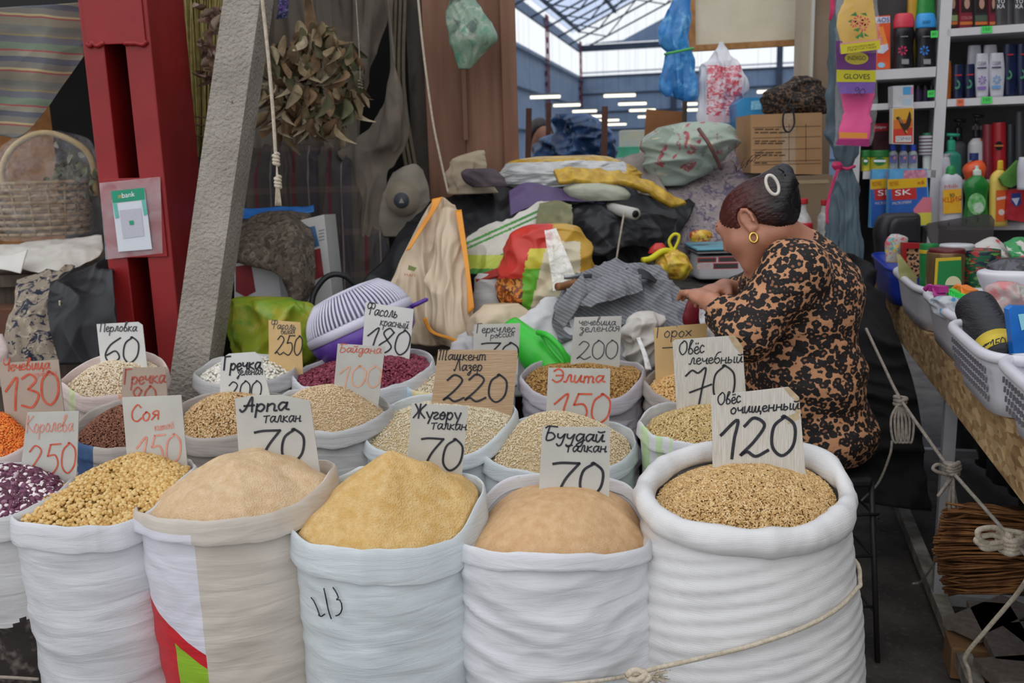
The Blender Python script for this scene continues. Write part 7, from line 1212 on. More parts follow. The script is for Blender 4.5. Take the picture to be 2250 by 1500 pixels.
# ---- crates and baskets on the table
def basket(label, c0, c1, depth, h, mat, holes=True, name='plastic_basket', grp='white plastic baskets', rim=.012):
    """left rim from pixel c0 (far) to c1 (near), box shape reaching depth to the right"""
    z = ZT + h; s1, w1 = S_of(*c0, z); s0, w0 = S_of(*c1, z); wl = (w0 + w1) / 2; t = thing(name, T((s0 + s1) / 2, wl + depth / 2, ZT), label, 'basket', grp); n = 48
    def ring(k, zz):
        L, W = (s1 - s0) / 2 * k, depth / 2 * k; R = []
        for j in range(n):
            a = 2 * math.pi * j / n; c_, s_ = math.cos(a), math.sin(a); R.append(T((s0 + s1) / 2 + L * np.sign(c_) * abs(c_) ** .35, wl + depth / 2 - W * np.sign(s_) * abs(s_) ** .35, zz))
        return R
    R = np.array([ring(.86, ZT + .003), ring(.9, ZT + h * .3), ring(.95, ZT + h * .7), ring(1, z), ring(.97, z), ring(.92, ZT + h * .7), ring(.84, ZT + .01)]); mk('walls', rings(R, True, True), mat, t); mk('rim', tube(ring(1.005, z), rim, 10, 96, True), mat, t)
    if holes:
        q = []
        for r in range(4):
            for i in range(int((s1 - s0) / .022)):
                s = s0 + .05 + i * .022 - .0
                if s > s1 - .05: break
                zz = ZT + h * (.3 + .15 * r); k = .9 + .05 * (.3 + .15 * r - .3) / .4 + .012
                q.append(box(T(s, wl + depth / 2 - depth / 2 * k, zz), (.007, .003, .011), TR))
        if q: mk('slots', join(*q), PR('slot_grey', '#6f6d74'), t, False, kind='stuff')
    return t, (s0, s1, wl, z)
BW = M('basket_white_plastic', '#d8d7de', '#cfced6', 8, .35)
basket('white basket at the far end of the table edge, holding tins', (1960, 590), (2020, 642), .34, .13, BW, False); basket('white basket with coloured brushes, second from the far end', (2022, 640), (2106, 706), .34, .13, BW, False); basket('white slotted basket holding the black bag roll', (2072, 708), (2182, 792), .36, .13, BW); basket('white slotted basket nearest the viewer at the right edge', (2184, 786), (2330, 906), .36, .13, BW)
basket('blue crate at the far end of the table', (1914, 556), (1952, 596), .26, .13, M('crate_blue', '#1f3494', '#283fa6', 8, .35), False, 'blue_crate', 'crates', .006)
def upr(label, name, cat, rows, Y, mat, dep=1, parts=(), **k):
    cx = np.mean([(r[1] + r[2]) / 2 for r in rows]); t = thing(name, P(cx, rows[-1][0], Y), label, cat); mk('body', loft(rows, Y, dep, 24, 36, **k), mat, t)
    for nm, rr, mt in parts: mk(nm, loft(rr, Y, dep * 1.01, 10, 36, straight=True), mt, t)
    return t, Y - m(max((r[2] - r[1]) / 2 for r in rows), Y) * dep - .002
TIN = M('tin_gold', '#7a6244', '#8a7250', 10, .3, metal=.5)
t, fy = upr('gold coffee tin with dark red lid and green-yellow label', 'coffee_tin', 'tin', [(556, 2042, 2114), (560, 2039, 2117), (640, 2036, 2114), (655, 2036, 2112)], 2.72, TIN, parts=[('lid', [(546, 2044, 2116), (549, 2043, 2118), (563, 2043, 2117)], PR('lid_dark_red', '#5a1a1c'))])
pl = (P(2080, 600, fy), np.array([0, -1., 0])); patch([(2056, 567), (2112, 564), (2112, 632), (2052, 634)], pl, PR('label_yellow', '#c6a82c'), t, 'yellow_label', 0); patch([(2062, 574), (2112, 571), (2112, 632), (2058, 634)], pl, PR('label_green', '#1f7a3e'), t, 'green_label', .001); patch([(2094 + 18 * math.cos(a), 626 + 20 * math.sin(a)) for a in np.linspace(math.pi, 2 * math.pi, 12)], pl, PR('label_cream', '#d0c8a4'), t, 'cream_emblem', .002)
upr('green-labelled tin half hidden left of the gold coffee tin', 'green_tin', 'tin', [(540, 2024, 2060), (545, 2022, 2062), (650, 2022, 2062)], 2.86, PR('label_green', '#1f7a3e'), parts=[('yellow_band', [(548, 2021, 2063), (556, 2021, 2063)], PR('label_yellow', '#c6a82c'))])
upr('dark green and red printed tin right of the coffee tin', 'striped_tin', 'tin', [(552, 2114, 2192), (556, 2112, 2195), (650, 2110, 2190)], 2.74, pattern('tin_print', '#1f5a3c', ['#b03038', '#20283a', '#6a9a4a'], 34, .35, .3, .54, .02, .1, (.5, 1, 2)))
upr('round white plastic dish lying on the tins', 'plastic_dish', 'dish', [(536, 2068, 2136), (540, 2066, 2138), (548, 2068, 2136)], 2.78, PR('lid_white', '#b4b2b8', '#c4c2c8'), dep=.9)
mr = thing('framed_panel', P(2010, 610, 3.0), 'red framed panel with leopard print standing among the tins', 'panel'); mk('frame', slab([(1984, 533), (2060, 536), (2060, 545), (1992, 546), (1992, 610), (1984, 610)], 3.0, .02)[0], PR('frame_red', '#9a1a20'), mr, False); mk('print', slab([(1992, 546), (2030, 545), (2030, 610), (1992, 610)], 3.01, .012)[0], leopard('leopard_print_small', '#b98a68', '#1a1412', '#6a4a34', 70), mr, False)
upr('clear bag of colourful clips on the blue crate', 'clip_bag', 'bag', [(514, 1958, 1975), (524, 1948, 1994), (550, 1946, 1990), (576, 1948, 1985)], 3.05, pattern('clip_colours', '#b0a8a4', ['#c85a6a', '#5aa0a8', '#d0b04a', '#a8c4c0'], 44, .3, .4, .54, .04), dep=.4, wr=.006, ws=24)
mk('green_booklet', slab([(1970, 558), (1978, 562), (2014, 610), (2014, 640), (1976, 612)], 2.95, .02, 0, -.5)[0], PR('booklet_olive', '#8a8a50', '#b0a878', 20), smooth=False, label='olive booklet standing in the far white basket', cat='booklet')
for i, (c1, c2, x0, y0, x1, y1) in enumerate((('#2fc44a', '#3fd45a', 2085, 640, 2128, 658), ('#e0762a', '#ea8a3a', 2112, 632, 2138, 648), ('#a02a7a', '#b23a8a', 2050, 632, 2074, 640))):
    nm = ('green', 'orange', 'magenta')[i]; t = thing('hand_brush', P((x0 + x1) / 2, y1, 2.4), 'bright %s plastic hand brush in the white basket' % nm, 'brush', 'plastic hand brushes'); mt = PR('brush_' + nm, c1, c2, 10, .35); mk('brush_head', beam(P(x0, y0, 2.42), P(x1, y1 - 4, 2.38), .03, .016), mt, t, False)
    mk('bristles', join(*[tube([P(x0 + (x1 - x0) * k / 9, y0 + (y1 - 4 - y0) * k / 9, 2.4), P(x0 + (x1 - x0) * k / 9 + 4, y0 + (y1 - 4 - y0) * k / 9 + 20, 2.38)], .003, 5) for k in range(10)]), mt, t, kind='stuff'); mk('brush_handle', tube([P(x0, y0, 2.42), P(x0 - 8, y0 - 3, 2.43), P(x0 - 18, y0 + 4, 2.44)], .007, 8, 12), mt, t)
mk('clear_packets', loft([(650, 2060, 2090), (660, 2046, 2110), (680, 2050, 2118), (700, 2070, 2120)], 2.36, .6, 20, 36, .008, 26, 4), pattern('packet_film', '#b0b4ba', ['#8f9aa4', '#c6cace', '#4a90b8'], 26, .25, .5, .54, .05), label='clear packets with blue sachets in the brush basket', cat='packets')
rlb = thing('bag_roll', P(2185, 780, 2.15), 'black roll of bin bags with a yellow band marked 150', 'roll'); a, b = P(2142, 672, 2.22), P(2208, 800, 2.02); d_ = (b - a) / np.linalg.norm(b - a); mk('roll_body', tube([a, a + d_ * .01, (a + b) / 2, b], [.04, .048, .049, .049], 32, 20), M('bin_bag_black', '#1b1b1d', '#242427', 30, .4, .5, 60, (1, 1, 6)), rlb)
fA = a + (b - a) * .70; fB = a + (b - a) * .92; mk('yellow_band', tube([fA, fB], .0505, 32), PR('band_yellow', '#d2b52a', '#dabf3c', 10, .4), rlb); mk('bag_tab', sheet([[(2158, 660, 2.17), (2168, 648, 2.18), (2178, 660, 2.2)], [(2160, 672, 2.16), (2175, 668, 2.16), (2194, 664, 2.18)]], 10, 8, .004, 30, 2, .002), M('bin_bag_black', '#1b1b1d'), rlb)
pl = (P(2195, 755, 1.975), np.array([0, -1., .35]) / np.linalg.norm([0, -1., .35])); handwrite('150', 2178, 768, 2212, 758, 20, pl, .0024, INK, rlb, seed=3)
for i in range(4): handwrite('-', 2150 + i * 4, 774 - i * 4, 2168 + i * 4, 766 - i * 4, 10, pl, .002, INK, rlb, seed=i)
mk('green_pack', loft([(688, 2192, 2212), (700, 2188, 2222), (730, 2192, 2230), (750, 2200, 2228)], 2.2, .5, 16, 26, .003, 20, 2), PR('pack_green', '#2f6a40', '#3a7a4c'), label='dark green pack behind the black roll', cat='pack')
(V, Fc), b_, n_ = slab([(2216, 680), (2226, 672), (2300, 674), (2310, 880), (2238, 870)], 1.98, .02); bp2 = thing('blue_wipes_pack', V.mean(0) - [0, 0, .1], 'bright blue plastic pack cut by the right frame edge', 'pack'); mk('pack_body', (V, Fc), PR('wipes_blue', '#1460b0', '#1c70c4', 12, .3), bp2, False); patch([(2236, 690), (2256, 688), (2256, 720), (2244, 726)], (V[0], n_), PR('wipes_light', '#8fd0dc'), bp2, 'light_shape')
mk('pink_bag', loft([(618, 2190, 2230), (632, 2172, 2262), (660, 2168, 2270), (690, 2176, 2270), (706, 2190, 2260)], 2.3, .6, 24, 40, .012, 22, 5), pattern('pink_film', '#b89a98', ['#c8787a', '#c4bdb8', '#9aa8a0'], 20, .3, .6, .53, .08), label='pinkish plastic bag of goods behind the green pack', cat='bag')
t, fy = upr('open white plastic bowl with dark bottles at the right edge', 'white_bowl', 'bowl', [(590, 2170, 2330), (600, 2150, 2340), (640, 2165, 2330), (660, 2180, 2320)], 2.5, BW, dep=.7); mk('dark_goods', loft([(568, 2196, 2300), (580, 2180, 2310), (600, 2172, 2318)], 2.5, .6, 12, 30, .008, 20, 3), pattern('dark_bottles', '#2a2a30', ['#4a4a54', '#16161a'], 30, .25), label='dark shiny goods heaped in the white bowl at the right edge', cat='goods')
mk('white_red_packet', sheet([[(2140, 538, 2.9), (2180, 520, 2.92), (2210, 538, 2.92)], [(2150, 552, 2.84), (2190, 542, 2.84), (2222, 556, 2.86)], [(2170, 566, 2.78), (2200, 560, 2.78), (2230, 575, 2.8)]], 20, 16, .003, 20, 2, .01), pattern('packet_red_white', '#c2bcb8', ['#c2432e'], 26, .5, .3, .62), label='white packet with red lettering lying on the tins', cat='packet')
mk('green_red_packet', sheet([[(2205, 532, 2.85), (2240, 520, 2.85), (2280, 528, 2.86)], [(2215, 548, 2.8), (2245, 545, 2.8), (2280, 550, 2.8)], [(2225, 562, 2.76), (2250, 566, 2.76), (2280, 570, 2.76)]], 20, 16, .003, 20, 3, .01), pattern('packet_green', '#2f8a4a', ['#b8302c', '#c8c4be'], 20, .45, .3, .54), label='green and red packet at the right edge above the bowl', cat='packet')
# ---- glove packs hanging before the curtain
Yg = 3.36; pl = (P(1880, 100, Yg), np.array([0, -1., 0]))
g1 = thing('yellow_glove_pack', P(1885, 118, Yg), 'clear pack of yellow rubber gloves with a rose picture', 'glove pack')
mk('pouch', loft([(-60, 1838, 1922), (0, 1840, 1926), (60, 1842, 1932), (100, 1844, 1938), (118, 1846, 1938)], Yg, .14, 20, 40, .004, 16, 2, sq=.7), clear('glove_pouch', (.95, .95, .95), .1, .06, .6, 20), g1); mk('gloves', loft([(-40, 1862, 1910), (0, 1856, 1918), (30, 1846, 1922), (60, 1842, 1924), (98, 1850, 1924)], Yg, .08, 24, 40, .005, 20, 3), PR('glove_yellow', '#cf9f24', '#dbb03a', 10, .45), g1)
pl = (P(1880, 100, Yg - .058), np.array([0, -1., 0])); patch([(1846, 98), (1934, 88), (1934, 108), (1848, 119)], pl, PR('strip_yellow', '#c9bb2a'), g1, 'yellow_strip', 0); patch([(1846, 95), (1934, 85), (1934, 88), (1846, 98)], pl, PR('strip_pink', '#d4908a'), g1, 'pink_strip', .0005)
for s, (x0, y0, x1, y1, xt, yt) in (('ВОЛШЕБНЫЕ', (1862, 107, 1922, 99, 1862, 103)), ('ПЕРЧАТКИ', (1862, 113, 1924, 105, 1862, 109))): wtext(s, (x0, y0), (x1, y1), (xt, yt), pl, PR('ink_brown', '#6a5a20'), g1)
for c, r in (((1886, 44), 9), ((1902, 48), 8), ((1876, 52), 7), ((1896, 60), 8)):
    for dn, pq, dm in flower(c, r, PR('rose_pink', '#d05a5c', '#c84850')): patch(pq, pl, dm, g1, dn, .0012)
for a, b, c in (((1868, 34), (1880, 26), (1884, 36)), ((1890, 30), (1902, 28), (1906, 36)), ((1874, 66), (1890, 60), (1886, 70)), ((1888, 80), (1894, 66), (1898, 84)), ((1878, 82), (1890, 74), (1886, 86)), ((1898, 72), (1910, 80), (1900, 80)), ((1862, 48), (1872, 42), (1870, 50))): patch([a, b, c], pl, PR('rose_leaf', '#3a7a44'), g1, 'rose_leaf', .001)
g2 = thing('pink_glove_pack', P(1880, 320, Yg + .05), 'purple pack of pink gloves with a yellow GLOVES band', 'glove pack'); Y2 = Yg + .06
mk('pouch', loft([(60, 1834, 1926), (100, 1838, 1928), (180, 1840, 1926), (250, 1838, 1924), (300, 1836, 1918), (320, 1832, 1914)], Y2, .12, 26, 40, .004, 16, 4, sq=.7), clear('glove_pouch'), g2); mk('gloves', loft([(196, 1852, 1920), (210, 1850, 1920), (245, 1854, 1914), (255, 1852, 1914), (300, 1846, 1910), (316, 1850, 1906)], Y2 - .01, .1, 24, 40, .005, 24, 3), PR('glove_pink', '#e0508c', '#ea649c', 10, .6), g2)
pl = (P(1880, 200, Y2 - .062), np.array([0, -1., 0])); PU = PR('pouch_purple', '#5a2a64', '#6a3474', 12, .35)
patch([(1836, 90), (1926, 90), (1925, 154), (1838, 154)], pl, PU, g2, 'purple_print', 0); patch([(1839, 180), (1924, 178), (1920, 205), (1846, 206)], pl, PR('pouch_violet', '#6a4a94', '#7a5aa4', 20), g2, 'violet_print', 0); patch([(1838, 153), (1924, 155), (1924, 180), (1838, 180)], pl, PR('band_lime', '#bcb422'), g2, 'yellow_band', .0006); patch([(1882 + 26 * math.cos(a), 128 + 14 * math.sin(a)) for a in np.linspace(0, 6.28, 20)[:-1]], pl, PR('oval_yellow', '#b8a83a'), g2, 'yellow_oval', .0008)
patch([(1840, 306), (1912, 306), (1910, 322), (1836, 318)], pl, PR('pouch_magenta', '#a02a6a', '#8a2460', 20), g2, 'bottom_hem', 0); patch([(1844, 290), (1906, 292), (1905, 304), (1844, 303)], pl, PR('strip_orange', '#d88a3a'), g2, 'orange_strip', .0006)
wtext('GLOVES', (1854, 173), (1911, 174), (1854, 162), pl, PR('ink_navy', '#2a2438'), g2); wtext('INDIGO', (1862, 132), (1902, 132), (1862, 123), pl, PR('ink_olive', '#5a5228'), g2); handwrite('90', 1876, 210, 1900, 210, 18, pl, .0018, INK, g2) if '9' in GL else handwrite('30', 1876, 210, 1900, 210, 18, pl, .0018, INK, g2)
# ================================================================== the seller: smooth implicit surfaces turned into one mesh each
def snet(fn, lo, hi, h):
    lo, hi = np.asarray(lo, float), np.asarray(hi, float); n = np.ceil((hi - lo) / h).astype(int) + 1
    ax_ = [lo[i] + h * np.arange(n[i]) for i in range(3)]; G = np.stack(np.meshgrid(*ax_, indexing='ij'), -1)
    f = np.concatenate([fn(G[i:i + 24].reshape(-1, 3)).reshape(G[i:i + 24].shape[:3]) for i in range(0, n[0], 24)], 0)
    acc = np.zeros(tuple(n - 1) + (3,)); cnt = np.zeros(tuple(n - 1)); faces = []
    inside = f < 0; idx = -np.ones(tuple(n - 1), int); edges = []
    for a in range(3):
        s0 = [slice(None)] * 3; s1 = [slice(None)] * 3; s0[a] = slice(0, -1); s1[a] = slice(1, None)
        f0, f1 = f[tuple(s0)], f[tuple(s1)]; cr_ = (f0 < 0) != (f1 < 0); e = np.argwhere(cr_); t = f0[cr_] / (f0[cr_] - f1[cr_]); p = e.astype(float); p[:, a] += t
        b, c = [i for i in range(3) if i != a]
        for db in (0, 1):
            for dc in (0, 1):
                q = e.copy(); q[:, b] -= db; q[:, c] -= dc; ok = ((q >= 0) & (q < n - 1)).all(1); qq = q[ok]
                np.add.at(acc, tuple(qq.T), p[ok]); np.add.at(cnt, tuple(qq.T), 1)
        edges.append((a, b, c, e, f0[cr_] < 0))
    used = cnt > 0; idx[used] = np.arange(used.sum()); V = lo + h * acc[used] / cnt[used][:, None]
    for a, b, c, e, neg in edges:
        ok = (e[:, b] > 0) & (e[:, c] > 0) & (e[:, b] < n[b] - 1) & (e[:, c] < n[c] - 1); e, neg = e[ok], neg[ok]; q = []
        for db, dc in ((1, 1), (0, 1), (0, 0), (1, 0)):
            k = e.copy(); k[:, b] -= db; k[:, c] -= dc; q.append(idx[tuple(k.T)])
        Q = np.stack(q, 1); flip = neg if a != 1 else ~neg; Q[~flip] = Q[~flip][:, ::-1]; faces.append(Q)
    return V, np.vstack(faces)
def smin(a, b, k): h = np.clip(.5 + .5 * (b - a) / k, 0, 1); return b * (1 - h) + a * h - k * h * (1 - h)
def d_cap(p, a, b, ra, rb):
    a, b = np.asarray(a, float), np.asarray(b, float); ba = b - a; t = np.clip((p - a) @ ba / (ba @ ba), 0, 1); return np.linalg.norm(p - a - t[:, None] * ba, axis=1) - (ra + (rb - ra) * t)
def d_ell(p, c, r, B=None):
    q = p - np.asarray(c)
    if B is not None: q = q @ B
    r = np.asarray(r); k = np.linalg.norm(q / r, axis=1); k2 = np.linalg.norm(q / r ** 2, axis=1) + 1e-9; return k * (k - 1) / k2
def union(p, prims, k=.02):
    d = None
    for pr in prims:
        kk = pr[-1] if isinstance(pr[-1], dict) else {}
        e = d_cap(p, *pr[1:5]) if pr[0] == 'c' else d_ell(p, *pr[1:(4 if len(pr) > 3 and not isinstance(pr[3], dict) else 3)])
        d = e if d is None else smin(d, e, kk.get('k', k))
    return d
hf = np.array([-.64, .55, -.54]); hf /= np.linalg.norm(hf); hu = np.array([-.38, .32, .87]); hu -= hf * (hu @ hf); hu /= np.linalg.norm(hu); hl = np.cross(hu, hf)
if hl[1] > 0: hl = -hl
HB_ = np.column_stack([hf, hl, hu]); H0 = P(1656, 482, 2.49)
def hp(f, l, u): return H0 + hf * f + hl * l + hu * u
pn = P(1742, 552, 2.52); chest = P(1742, 665, 2.52); belly = P(1752, 830, 2.52); hips = P(1768, 935, 2.52)
shL, elL, wrL, haL = P(1742, 598, 2.36), P(1640, 735, 2.33), P(1562, 664, 2.44), P(1541, 650, 2.49)
shR, elR, wrR, haR = P(1705, 600, 2.68), P(1655, 655, 2.76), P(1592, 632, 2.64), P(1556, 640, 2.58)
head = [('e', hp(-.012, 0, .016), (.096, .075, .076), HB_), ('e', hp(.03, 0, -.045), (.064, .058, .075), HB_), ('c', hp(.062, -.012, -.104), hp(.062, .012, -.104), .022, .022), ('c', hp(.0, .048, -.06), hp(.05, .02, -.1), .026, .02), ('c', hp(.0, -.048, -.06), hp(.05, -.02, -.1), .026, .02),
        ('c', hp(.058, .034, -.03), hp(.045, .045, -.035), .028, .026), ('c', hp(.058, -.034, -.03), hp(.045, -.045, -.035), .028, .026), ('c', hp(.082, -.034, .026), hp(.082, .034, .026), .012, .012), ('c', hp(.088, 0, .018), hp(.106, 0, -.026), .008, .013, {'k': .01}), ('c', hp(.096, -.011, -.03), hp(.096, .011, -.03), .009, .009, {'k': .008}),
        ('c', hp(.084, -.018, -.058), hp(.084, .018, -.058), .009, .009, {'k': .008}), ('c', hp(.083, -.014, -.07), hp(.083, .014, -.07), .010, .010, {'k': .008}), ('e', hp(.074, .031, .0), (.015, .017, .013), HB_, {'k': .008}), ('e', hp(.074, -.031, .0), (.015, .017, .013), HB_, {'k': .008})]
for s in (1, -1):                                               # ears: rim and lobe
    rim = [(-.022 + .016 * math.cos(a), s * (.078 + .006 * math.sin(a * .5)), -.006 + .029 * math.sin(a)) for a in np.linspace(-1.9, 3.6, 9)]
    head += [('c', hp(*rim[i]), hp(*rim[i + 1]), .005, .005, {'k': .004}) for i in range(8)] + [('e', hp(-.018, s * .075, -.006), (.014, .006, .024), HB_, {'k': .006}), ('c', hp(-.014, s * .076, -.03), hp(-.012, s * .077, -.036), .008, .007, {'k': .006})]
body = head + [('c', hp(-.035, 0, -.05), pn, .056, .070, {'k': .03}), ('c', pn, P(1690, 600, 2.52), .06, .05, {'k': .04}), ('e', chest, (.145, .17, .19)), ('e', belly, (.15, .18, .17)), ('e', hips, (.155, .19, .11)),
        ('c', shL, elL, .062, .047, {'k': .04}), ('c', elL, wrL, .045, .027, {'k': .02}), ('c', shR, elR, .062, .047, {'k': .04}), ('c', elR, wrR, .045, .027, {'k': .02})]
def handprims(w, h, sgn):
    d = h - w; d /= np.linalg.norm(d); up = np.array([0, 0, 1.0]); sd2 = np.cross(d, up); sd2 /= np.linalg.norm(sd2); up = np.cross(sd2, d); out = [('e', w + d * .048, (.048, .038, .018), np.column_stack([d, sd2, up]), {'k': .02})]
    for i, (o, L) in enumerate(((-.028, .058), (-.010, .068), (.009, .064), (.026, .050))):
        k0 = w + d * .085 + sd2 * o; k1 = k0 + d * L * .5 - up * L * .15; k2 = k1 + d * L * .25 - up * L * .4; out += [('c', k0, k1, .0095, .0085, {'k': .005}), ('c', k1, k2, .0085, .0072, {'k': .003})]
    t0 = w + d * .03 + sd2 * sgn * .032; t1 = t0 + d * .03 + sd2 * sgn * .02 - up * .008; t2 = t1 + d * .028 - up * .012; return out + [('c', t0, t1, .012, .010, {'k': .01}), ('c', t1, t2, .010, .008, {'k': .004})]
body += handprims(wrL, haL, 1) + handprims(wrR, haR, -1)
lo = np.minimum(P(1515, 700, 2.4), [1, 2.2, .6]); 
V, Fq = snet(lambda p: union(p, body, .03), (.40, 2.24, .60), (.98, 2.86, 1.50), .0052)
SKIN = NT('skin'); _v = SKIN.coord(); SKIN.set(col=SKIN.ramp(SKIN.noise(_v, 9, 4), [(.3, '#a8705a'), (.7, '#bc8468')]), rough=.5, sss=.08); SKIN.b.inputs['Subsurface Radius'].default_value = (.012, .005, .003)
per = mk('person', (V, Fq), SKIN.mat, label='seated woman in a leopard-print top, bent over the counter, hair clipped up', cat='person')
# ---- leopard top
shirt = [('e', chest + [.01, 0, -.01], (.162, .185, .205)), ('e', belly + [.012, 0, 0], (.172, .20, .18)), ('e', hips + [.014, 0, -.01], (.182, .21, .115)), ('c', pn + [.015, 0, -.03], P(1800, 640, 2.52), .075, .11, {'k': .06}), ('c', pn + [.01, -.02, -.03], shL, .055, .07, {'k': .04}), ('c', pn + [0, .02, -.03], shR, .055, .07, {'k': .04}),
         ('c', shL, elL, .082, .068, {'k': .05}), ('c', elL, elL + (wrL - elL) * .82, .066, .048, {'k': .03}), ('c', shR, elR, .08, .064, {'k': .05}), ('c', elR, elR + (wrR - elR) * .5, .062, .05, {'k': .03}), ('c', P(1846, 900, 2.52), P(1832, 975, 2.50), .055, .04, {'k': .05})]
nk = P(1712, 512, 2.50)
def f_shirt(p):
    d = union(p, shirt, .05); d = np.maximum(d, -(np.linalg.norm((p - nk) / (1, 1.15, 1), axis=1) - .082)); tilt = (p - P(1770, 1002, 2.52)) @ np.array([-.08, 0, 1.0]); d = np.maximum(d, -tilt)
    cl = wrL + (elL - wrL) * .2; dv = (wrL - elL) / np.linalg.norm(wrL - elL); near = np.linalg.norm(p - cl, axis=1) < .09; d = np.where(near, np.maximum(d, (p - cl) @ dv), d); return d
V, Fq = snet(f_shirt, (.42, 2.18, .48), (1.04, 2.92, 1.40), .0075)
# folds of the cloth
Cn = np.zeros_like(V); tri = V[Fq]; nn = np.cross(tri[:, 2] - tri[:, 0], tri[:, 3] - tri[:, 1])
for k in range(4): np.add.at(Cn, Fq[:, k], nn)
Cn /= np.linalg.norm(Cn, axis=1)[:, None] + 1e-9
fold = sn(V @ np.array([[1, .2, .5], [0, 1, .1], [.4, 0, 1.6]]), 13, 31, 7) * .005 + sn(V * (1, 1, 2.4), 26, 32, 6) * .0028
crease = np.exp(-(((V - P(1745, 770, 2.34)) @ np.array([.45, 0, .9])) / .012) ** 2) * np.exp(-np.linalg.norm(V - P(1750, 765, 2.34), axis=1) / .09) * -.012
V = V + Cn * (fold + crease)[:, None]
mk('leopard_top', (V, Fq), leopard('leopard_top', '#bd8862', '#161010', '#8f5f44', 54, .6), per)
# ---- trousers and shoes (below the sacks)
kL, kR = np.array([.75, 2.44, .50]), np.array([.75, 2.62, .50]); tr = [('e', hips + [0, 0, -.02], (.165, .195, .10)), ('c', hips + [0, -.09, -.03], kL, .095, .07, {'k': .04}), ('c', hips + [0, .09, -.03], kR, .095, .07, {'k': .04}), ('c', kL, (.77, 2.42, .09), .07, .045, {'k': .02}), ('c', kR, (.77, 2.64, .09), .07, .045, {'k': .02})]
V, Fq = snet(lambda p: union(p, tr, .03), (.52, 2.26, .02), (1.0, 2.82, .80), .012); mk('trousers', (V, Fq), M('dark_trousers', '#1d1c1f', '#262528', 8, .9), per)
for y in (2.42, 2.64): V, Fq = snet(lambda p: union(p, [('e', (.74, y, .04), (.12, .045, .04)), ('e', (.77, y, .06), (.05, .04, .05))], .02), (.58, y - .08, -.01), (.90, y + .08, .14), .008); V[:, 2] = np.maximum(V[:, 2], .001); mk('shoe', (V, Fq), DARKP, per)
# ---- hair
def f_hair(p):
    q = (p - H0) @ HB_; d = d_ell(p, hp(-.018, 0, .019), (.103, .083, .080), HB_)
    d = smin(d, d_ell(p, hp(-.06, 0, -.005), (.065, .07, .07), HB_), .03)
    cut = -(-.62 * q[:, 0] + .78 * q[:, 2] + .012 + .012 * np.sin(q[:, 0] * 40)); ear = -(np.linalg.norm((q - (-.016, .085, -.008)) / (1, 1.2, 1.35), axis=1) - .028); d = np.maximum(d, cut); d = np.maximum(d, ear)
    b = d_ell(p, hp(-.098, .0, .028), (.042, .05, .055), HB_); b = smin(b, d_cap(p, hp(-.13, .01, .03), P(1722, 476, 2.44), .030, .016), .02); b = smin(b, d_cap(p, hp(-.12, -.02, .06), P(1740, 455, 2.46), .030, .014), .02); return smin(d, b, .025)
V, Fq = snet(f_hair, H0 - .20, H0 + .22, .0048); Q_ = (V - H0) @ HB_; V = V + hl * 0 + ((V - hp(-.03, 0, .03)) / np.linalg.norm(V - hp(-.03, 0, .03), axis=1)[:, None]) * (np.sin(np.arctan2(Q_[:, 1], Q_[:, 2] + .02) * 46 + Q_[:, 0] * 20) * .0014 + sn(V, 40, 3) * .002)[:, None]
HA = NT('auburn_black_hair'); _v = HA.coord((4, 30, 30)); _x = HA.n('ShaderNodeSeparateXYZ', {0: HA.coord()}).outputs[0]; _st = HA.noise(_v, 3, 4)
HA.set(col=HA.mix(HA.ramp(HA.math('ADD', HA.math('ADD', HA.math('MULTIPLY', _x, 6.0), .32), HA.math('MULTIPLY', _st, .8)), [(.0, (1, 1, 1)), (.55, (0, 0, 0))]), '#110c0d', '#4a1712'), rough=.42, spec=.5); HA.bump(_st, .7, .006)
hr = mk('hair', (V, Fq), HA.mat, per)
rs_ = random.Random(9); st_ = []
for i in range(46):
    a = hp(-.13 + rs_.uniform(-.02, .02), rs_.uniform(-.03, .04), .04 + rs_.uniform(-.02, .03)); b = P(1738 + rs_.uniform(-16, 12), 452 + rs_.uniform(-30, 28), 2.47 + rs_.uniform(-.02, .05)); st_.append(tube([a, (a + b) / 2 + [.012, 0, .008], b], .0022, 4, 7, r2=.0006))
for i in range(14):
    a = hp(-.05 + rs_.uniform(-.04, .05), rs_.uniform(-.02, .03), .135); b = a + np.array([rs_.uniform(-.02, .04), rs_.uniform(-.01, .01), rs_.uniform(.01, .025)]); st_.append(tube([a, (a + b) / 2 + [0, 0, .006], b], .0009, 4, 6, r2=.0004))
mk('loose_strands', join(*st_), HA.mat, hr, kind='stuff')
cb_ = P(1697, 406, 2.37); e1 = np.array([.35, -.2, -.9]); e1 /= np.linalg.norm(e1); e2 = np.cross(e1, [0.2, -1, .1]); e2 /= np.linalg.norm(e2)
mk('hair_clip', tube([cb_ + e1 * .026 * math.cos(a) + e2 * .015 * math.sin(a) for a in np.linspace(0, 6.28, 17)[:-1]], .0042, 8, 60, True), M('pearl_clip', '#d8d2c8', '#c9c2b6', 60, .35), hr)
ec = hp(-.012, .082, -.056); mk('earring', tube([ec + np.array([.010 * math.cos(a), .004 * math.sin(a), .012 * math.sin(a)]) for a in np.linspace(0, 6.28, 13)[:-1]], .0036, 8, 40, True), M('gold', '#c9a24a', '#d8b866', 40, .25, metal=.9), per)
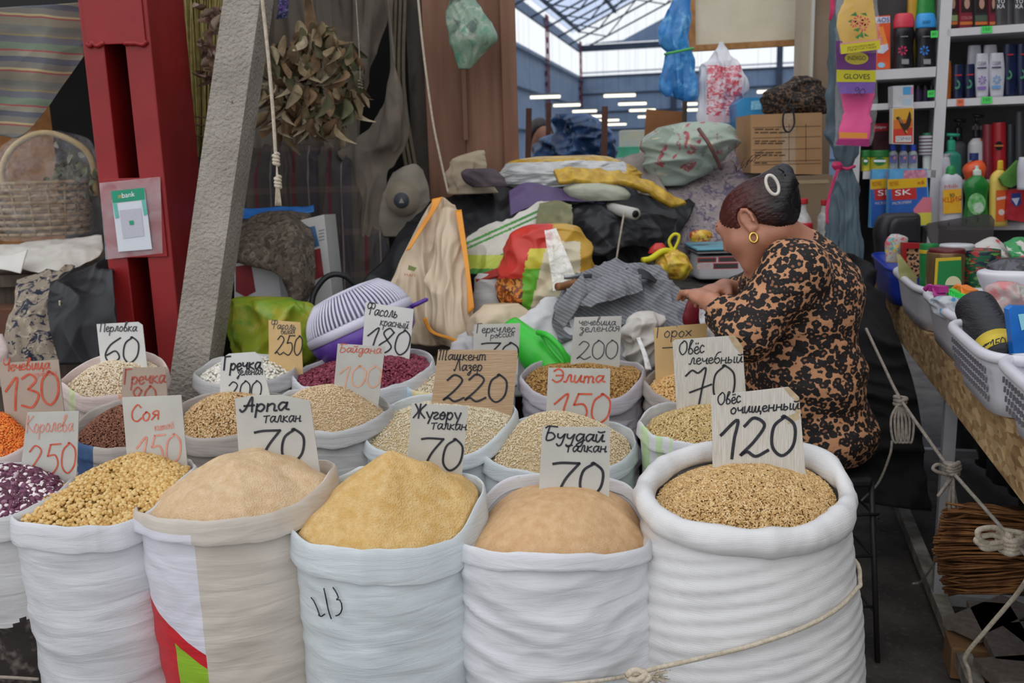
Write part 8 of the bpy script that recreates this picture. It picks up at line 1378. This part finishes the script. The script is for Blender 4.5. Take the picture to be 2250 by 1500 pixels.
for s in (1, -1): mk('eyebrow', tube([hp(.094, s * .016, .028), hp(.092, s * .032, .034), hp(.078, s * .048, .030)], .0028, 6, 14), M('brow_dark', '#2a1a16'), per); mk('eyelash', tube([hp(.088, s * .018, -.006), hp(.088, s * .032, -.009), hp(.078, s * .044, -.006)], .0022, 6, 14), M('brow_dark', '#2a1a16'), per)
mk('mouth', tube([hp(.094, -.018, -.064), hp(.0955, 0, -.063), hp(.094, .018, -.064)], .0035, 6, 12), M('lip', '#94504a'), per)
# ---- a vendor beyond the stall, half hidden
H0b = P(1188, 306, 5.9)
def f_far(p):
    q = p - H0b; d = d_ell(p, H0b, (.075, .095, .115)); d = smin(d, d_cap(p, H0b + [0, 0, -.08], H0b + [.01, 0, -.2], .05, .055), .02); d = smin(d, d_cap(p, H0b + [.02, -.09, -.01], H0b + [.02, -.115, -.035], .01, .014), .01)
    for s in (-1, 1): d = smin(d, d_cap(p, H0b + [0, .02, -.24], H0b + [s * .17, .02, -.30], .07, .07), .05); d = smin(d, d_cap(p, H0b + [s * .18, .02, -.3], H0b + [s * .2, -.06, -.55], .05, .04), .03)
    return smin(d, d_ell(p, H0b + [0, .02, -.55], (.2, .13, .36)), .05)
V, Fq = snet(f_far, H0b - [.32, .3, .95], H0b + [.32, .25, .16], .014); far = mk('person', (V, Fq), M('far_skin', '#9a6a54', '#a8765e', 9, .5), label='person with dark hair half hidden by the dark blue bag beyond the stall', cat='person')
V, Fq = snet(lambda p: np.maximum(d_ell(p, H0b + [-.005, .015, .02], (.088, .108, .115)), (p - H0b - [0, -.045, .02]) @ np.array([.45, -.8, -.4])), H0b - .16, H0b + .17, .012); mk('hair', (V, Fq), M('far_hair', '#221a1a', '#2e2422', 20, .5), far)
V, Fq = snet(lambda p: np.maximum(f_far(p) - .012, (p - H0b)[:, 2] + .2), H0b - [.34, .3, .95], H0b + [.34, .25, .16], .016); mk('jacket', (V, Fq), M('far_jacket', '#3a3038', '#463a42', 8, .8), far)
mk('trousers', join(*[tube([H0b + [s * .08, .02, -.85], (H0b[0] + s * .09, H0b[1] + .02, .02)], .09, 12, 6, r2=.06) for s in (-1, 1)]), M('dark_trousers', '#1d1c1f'), far)
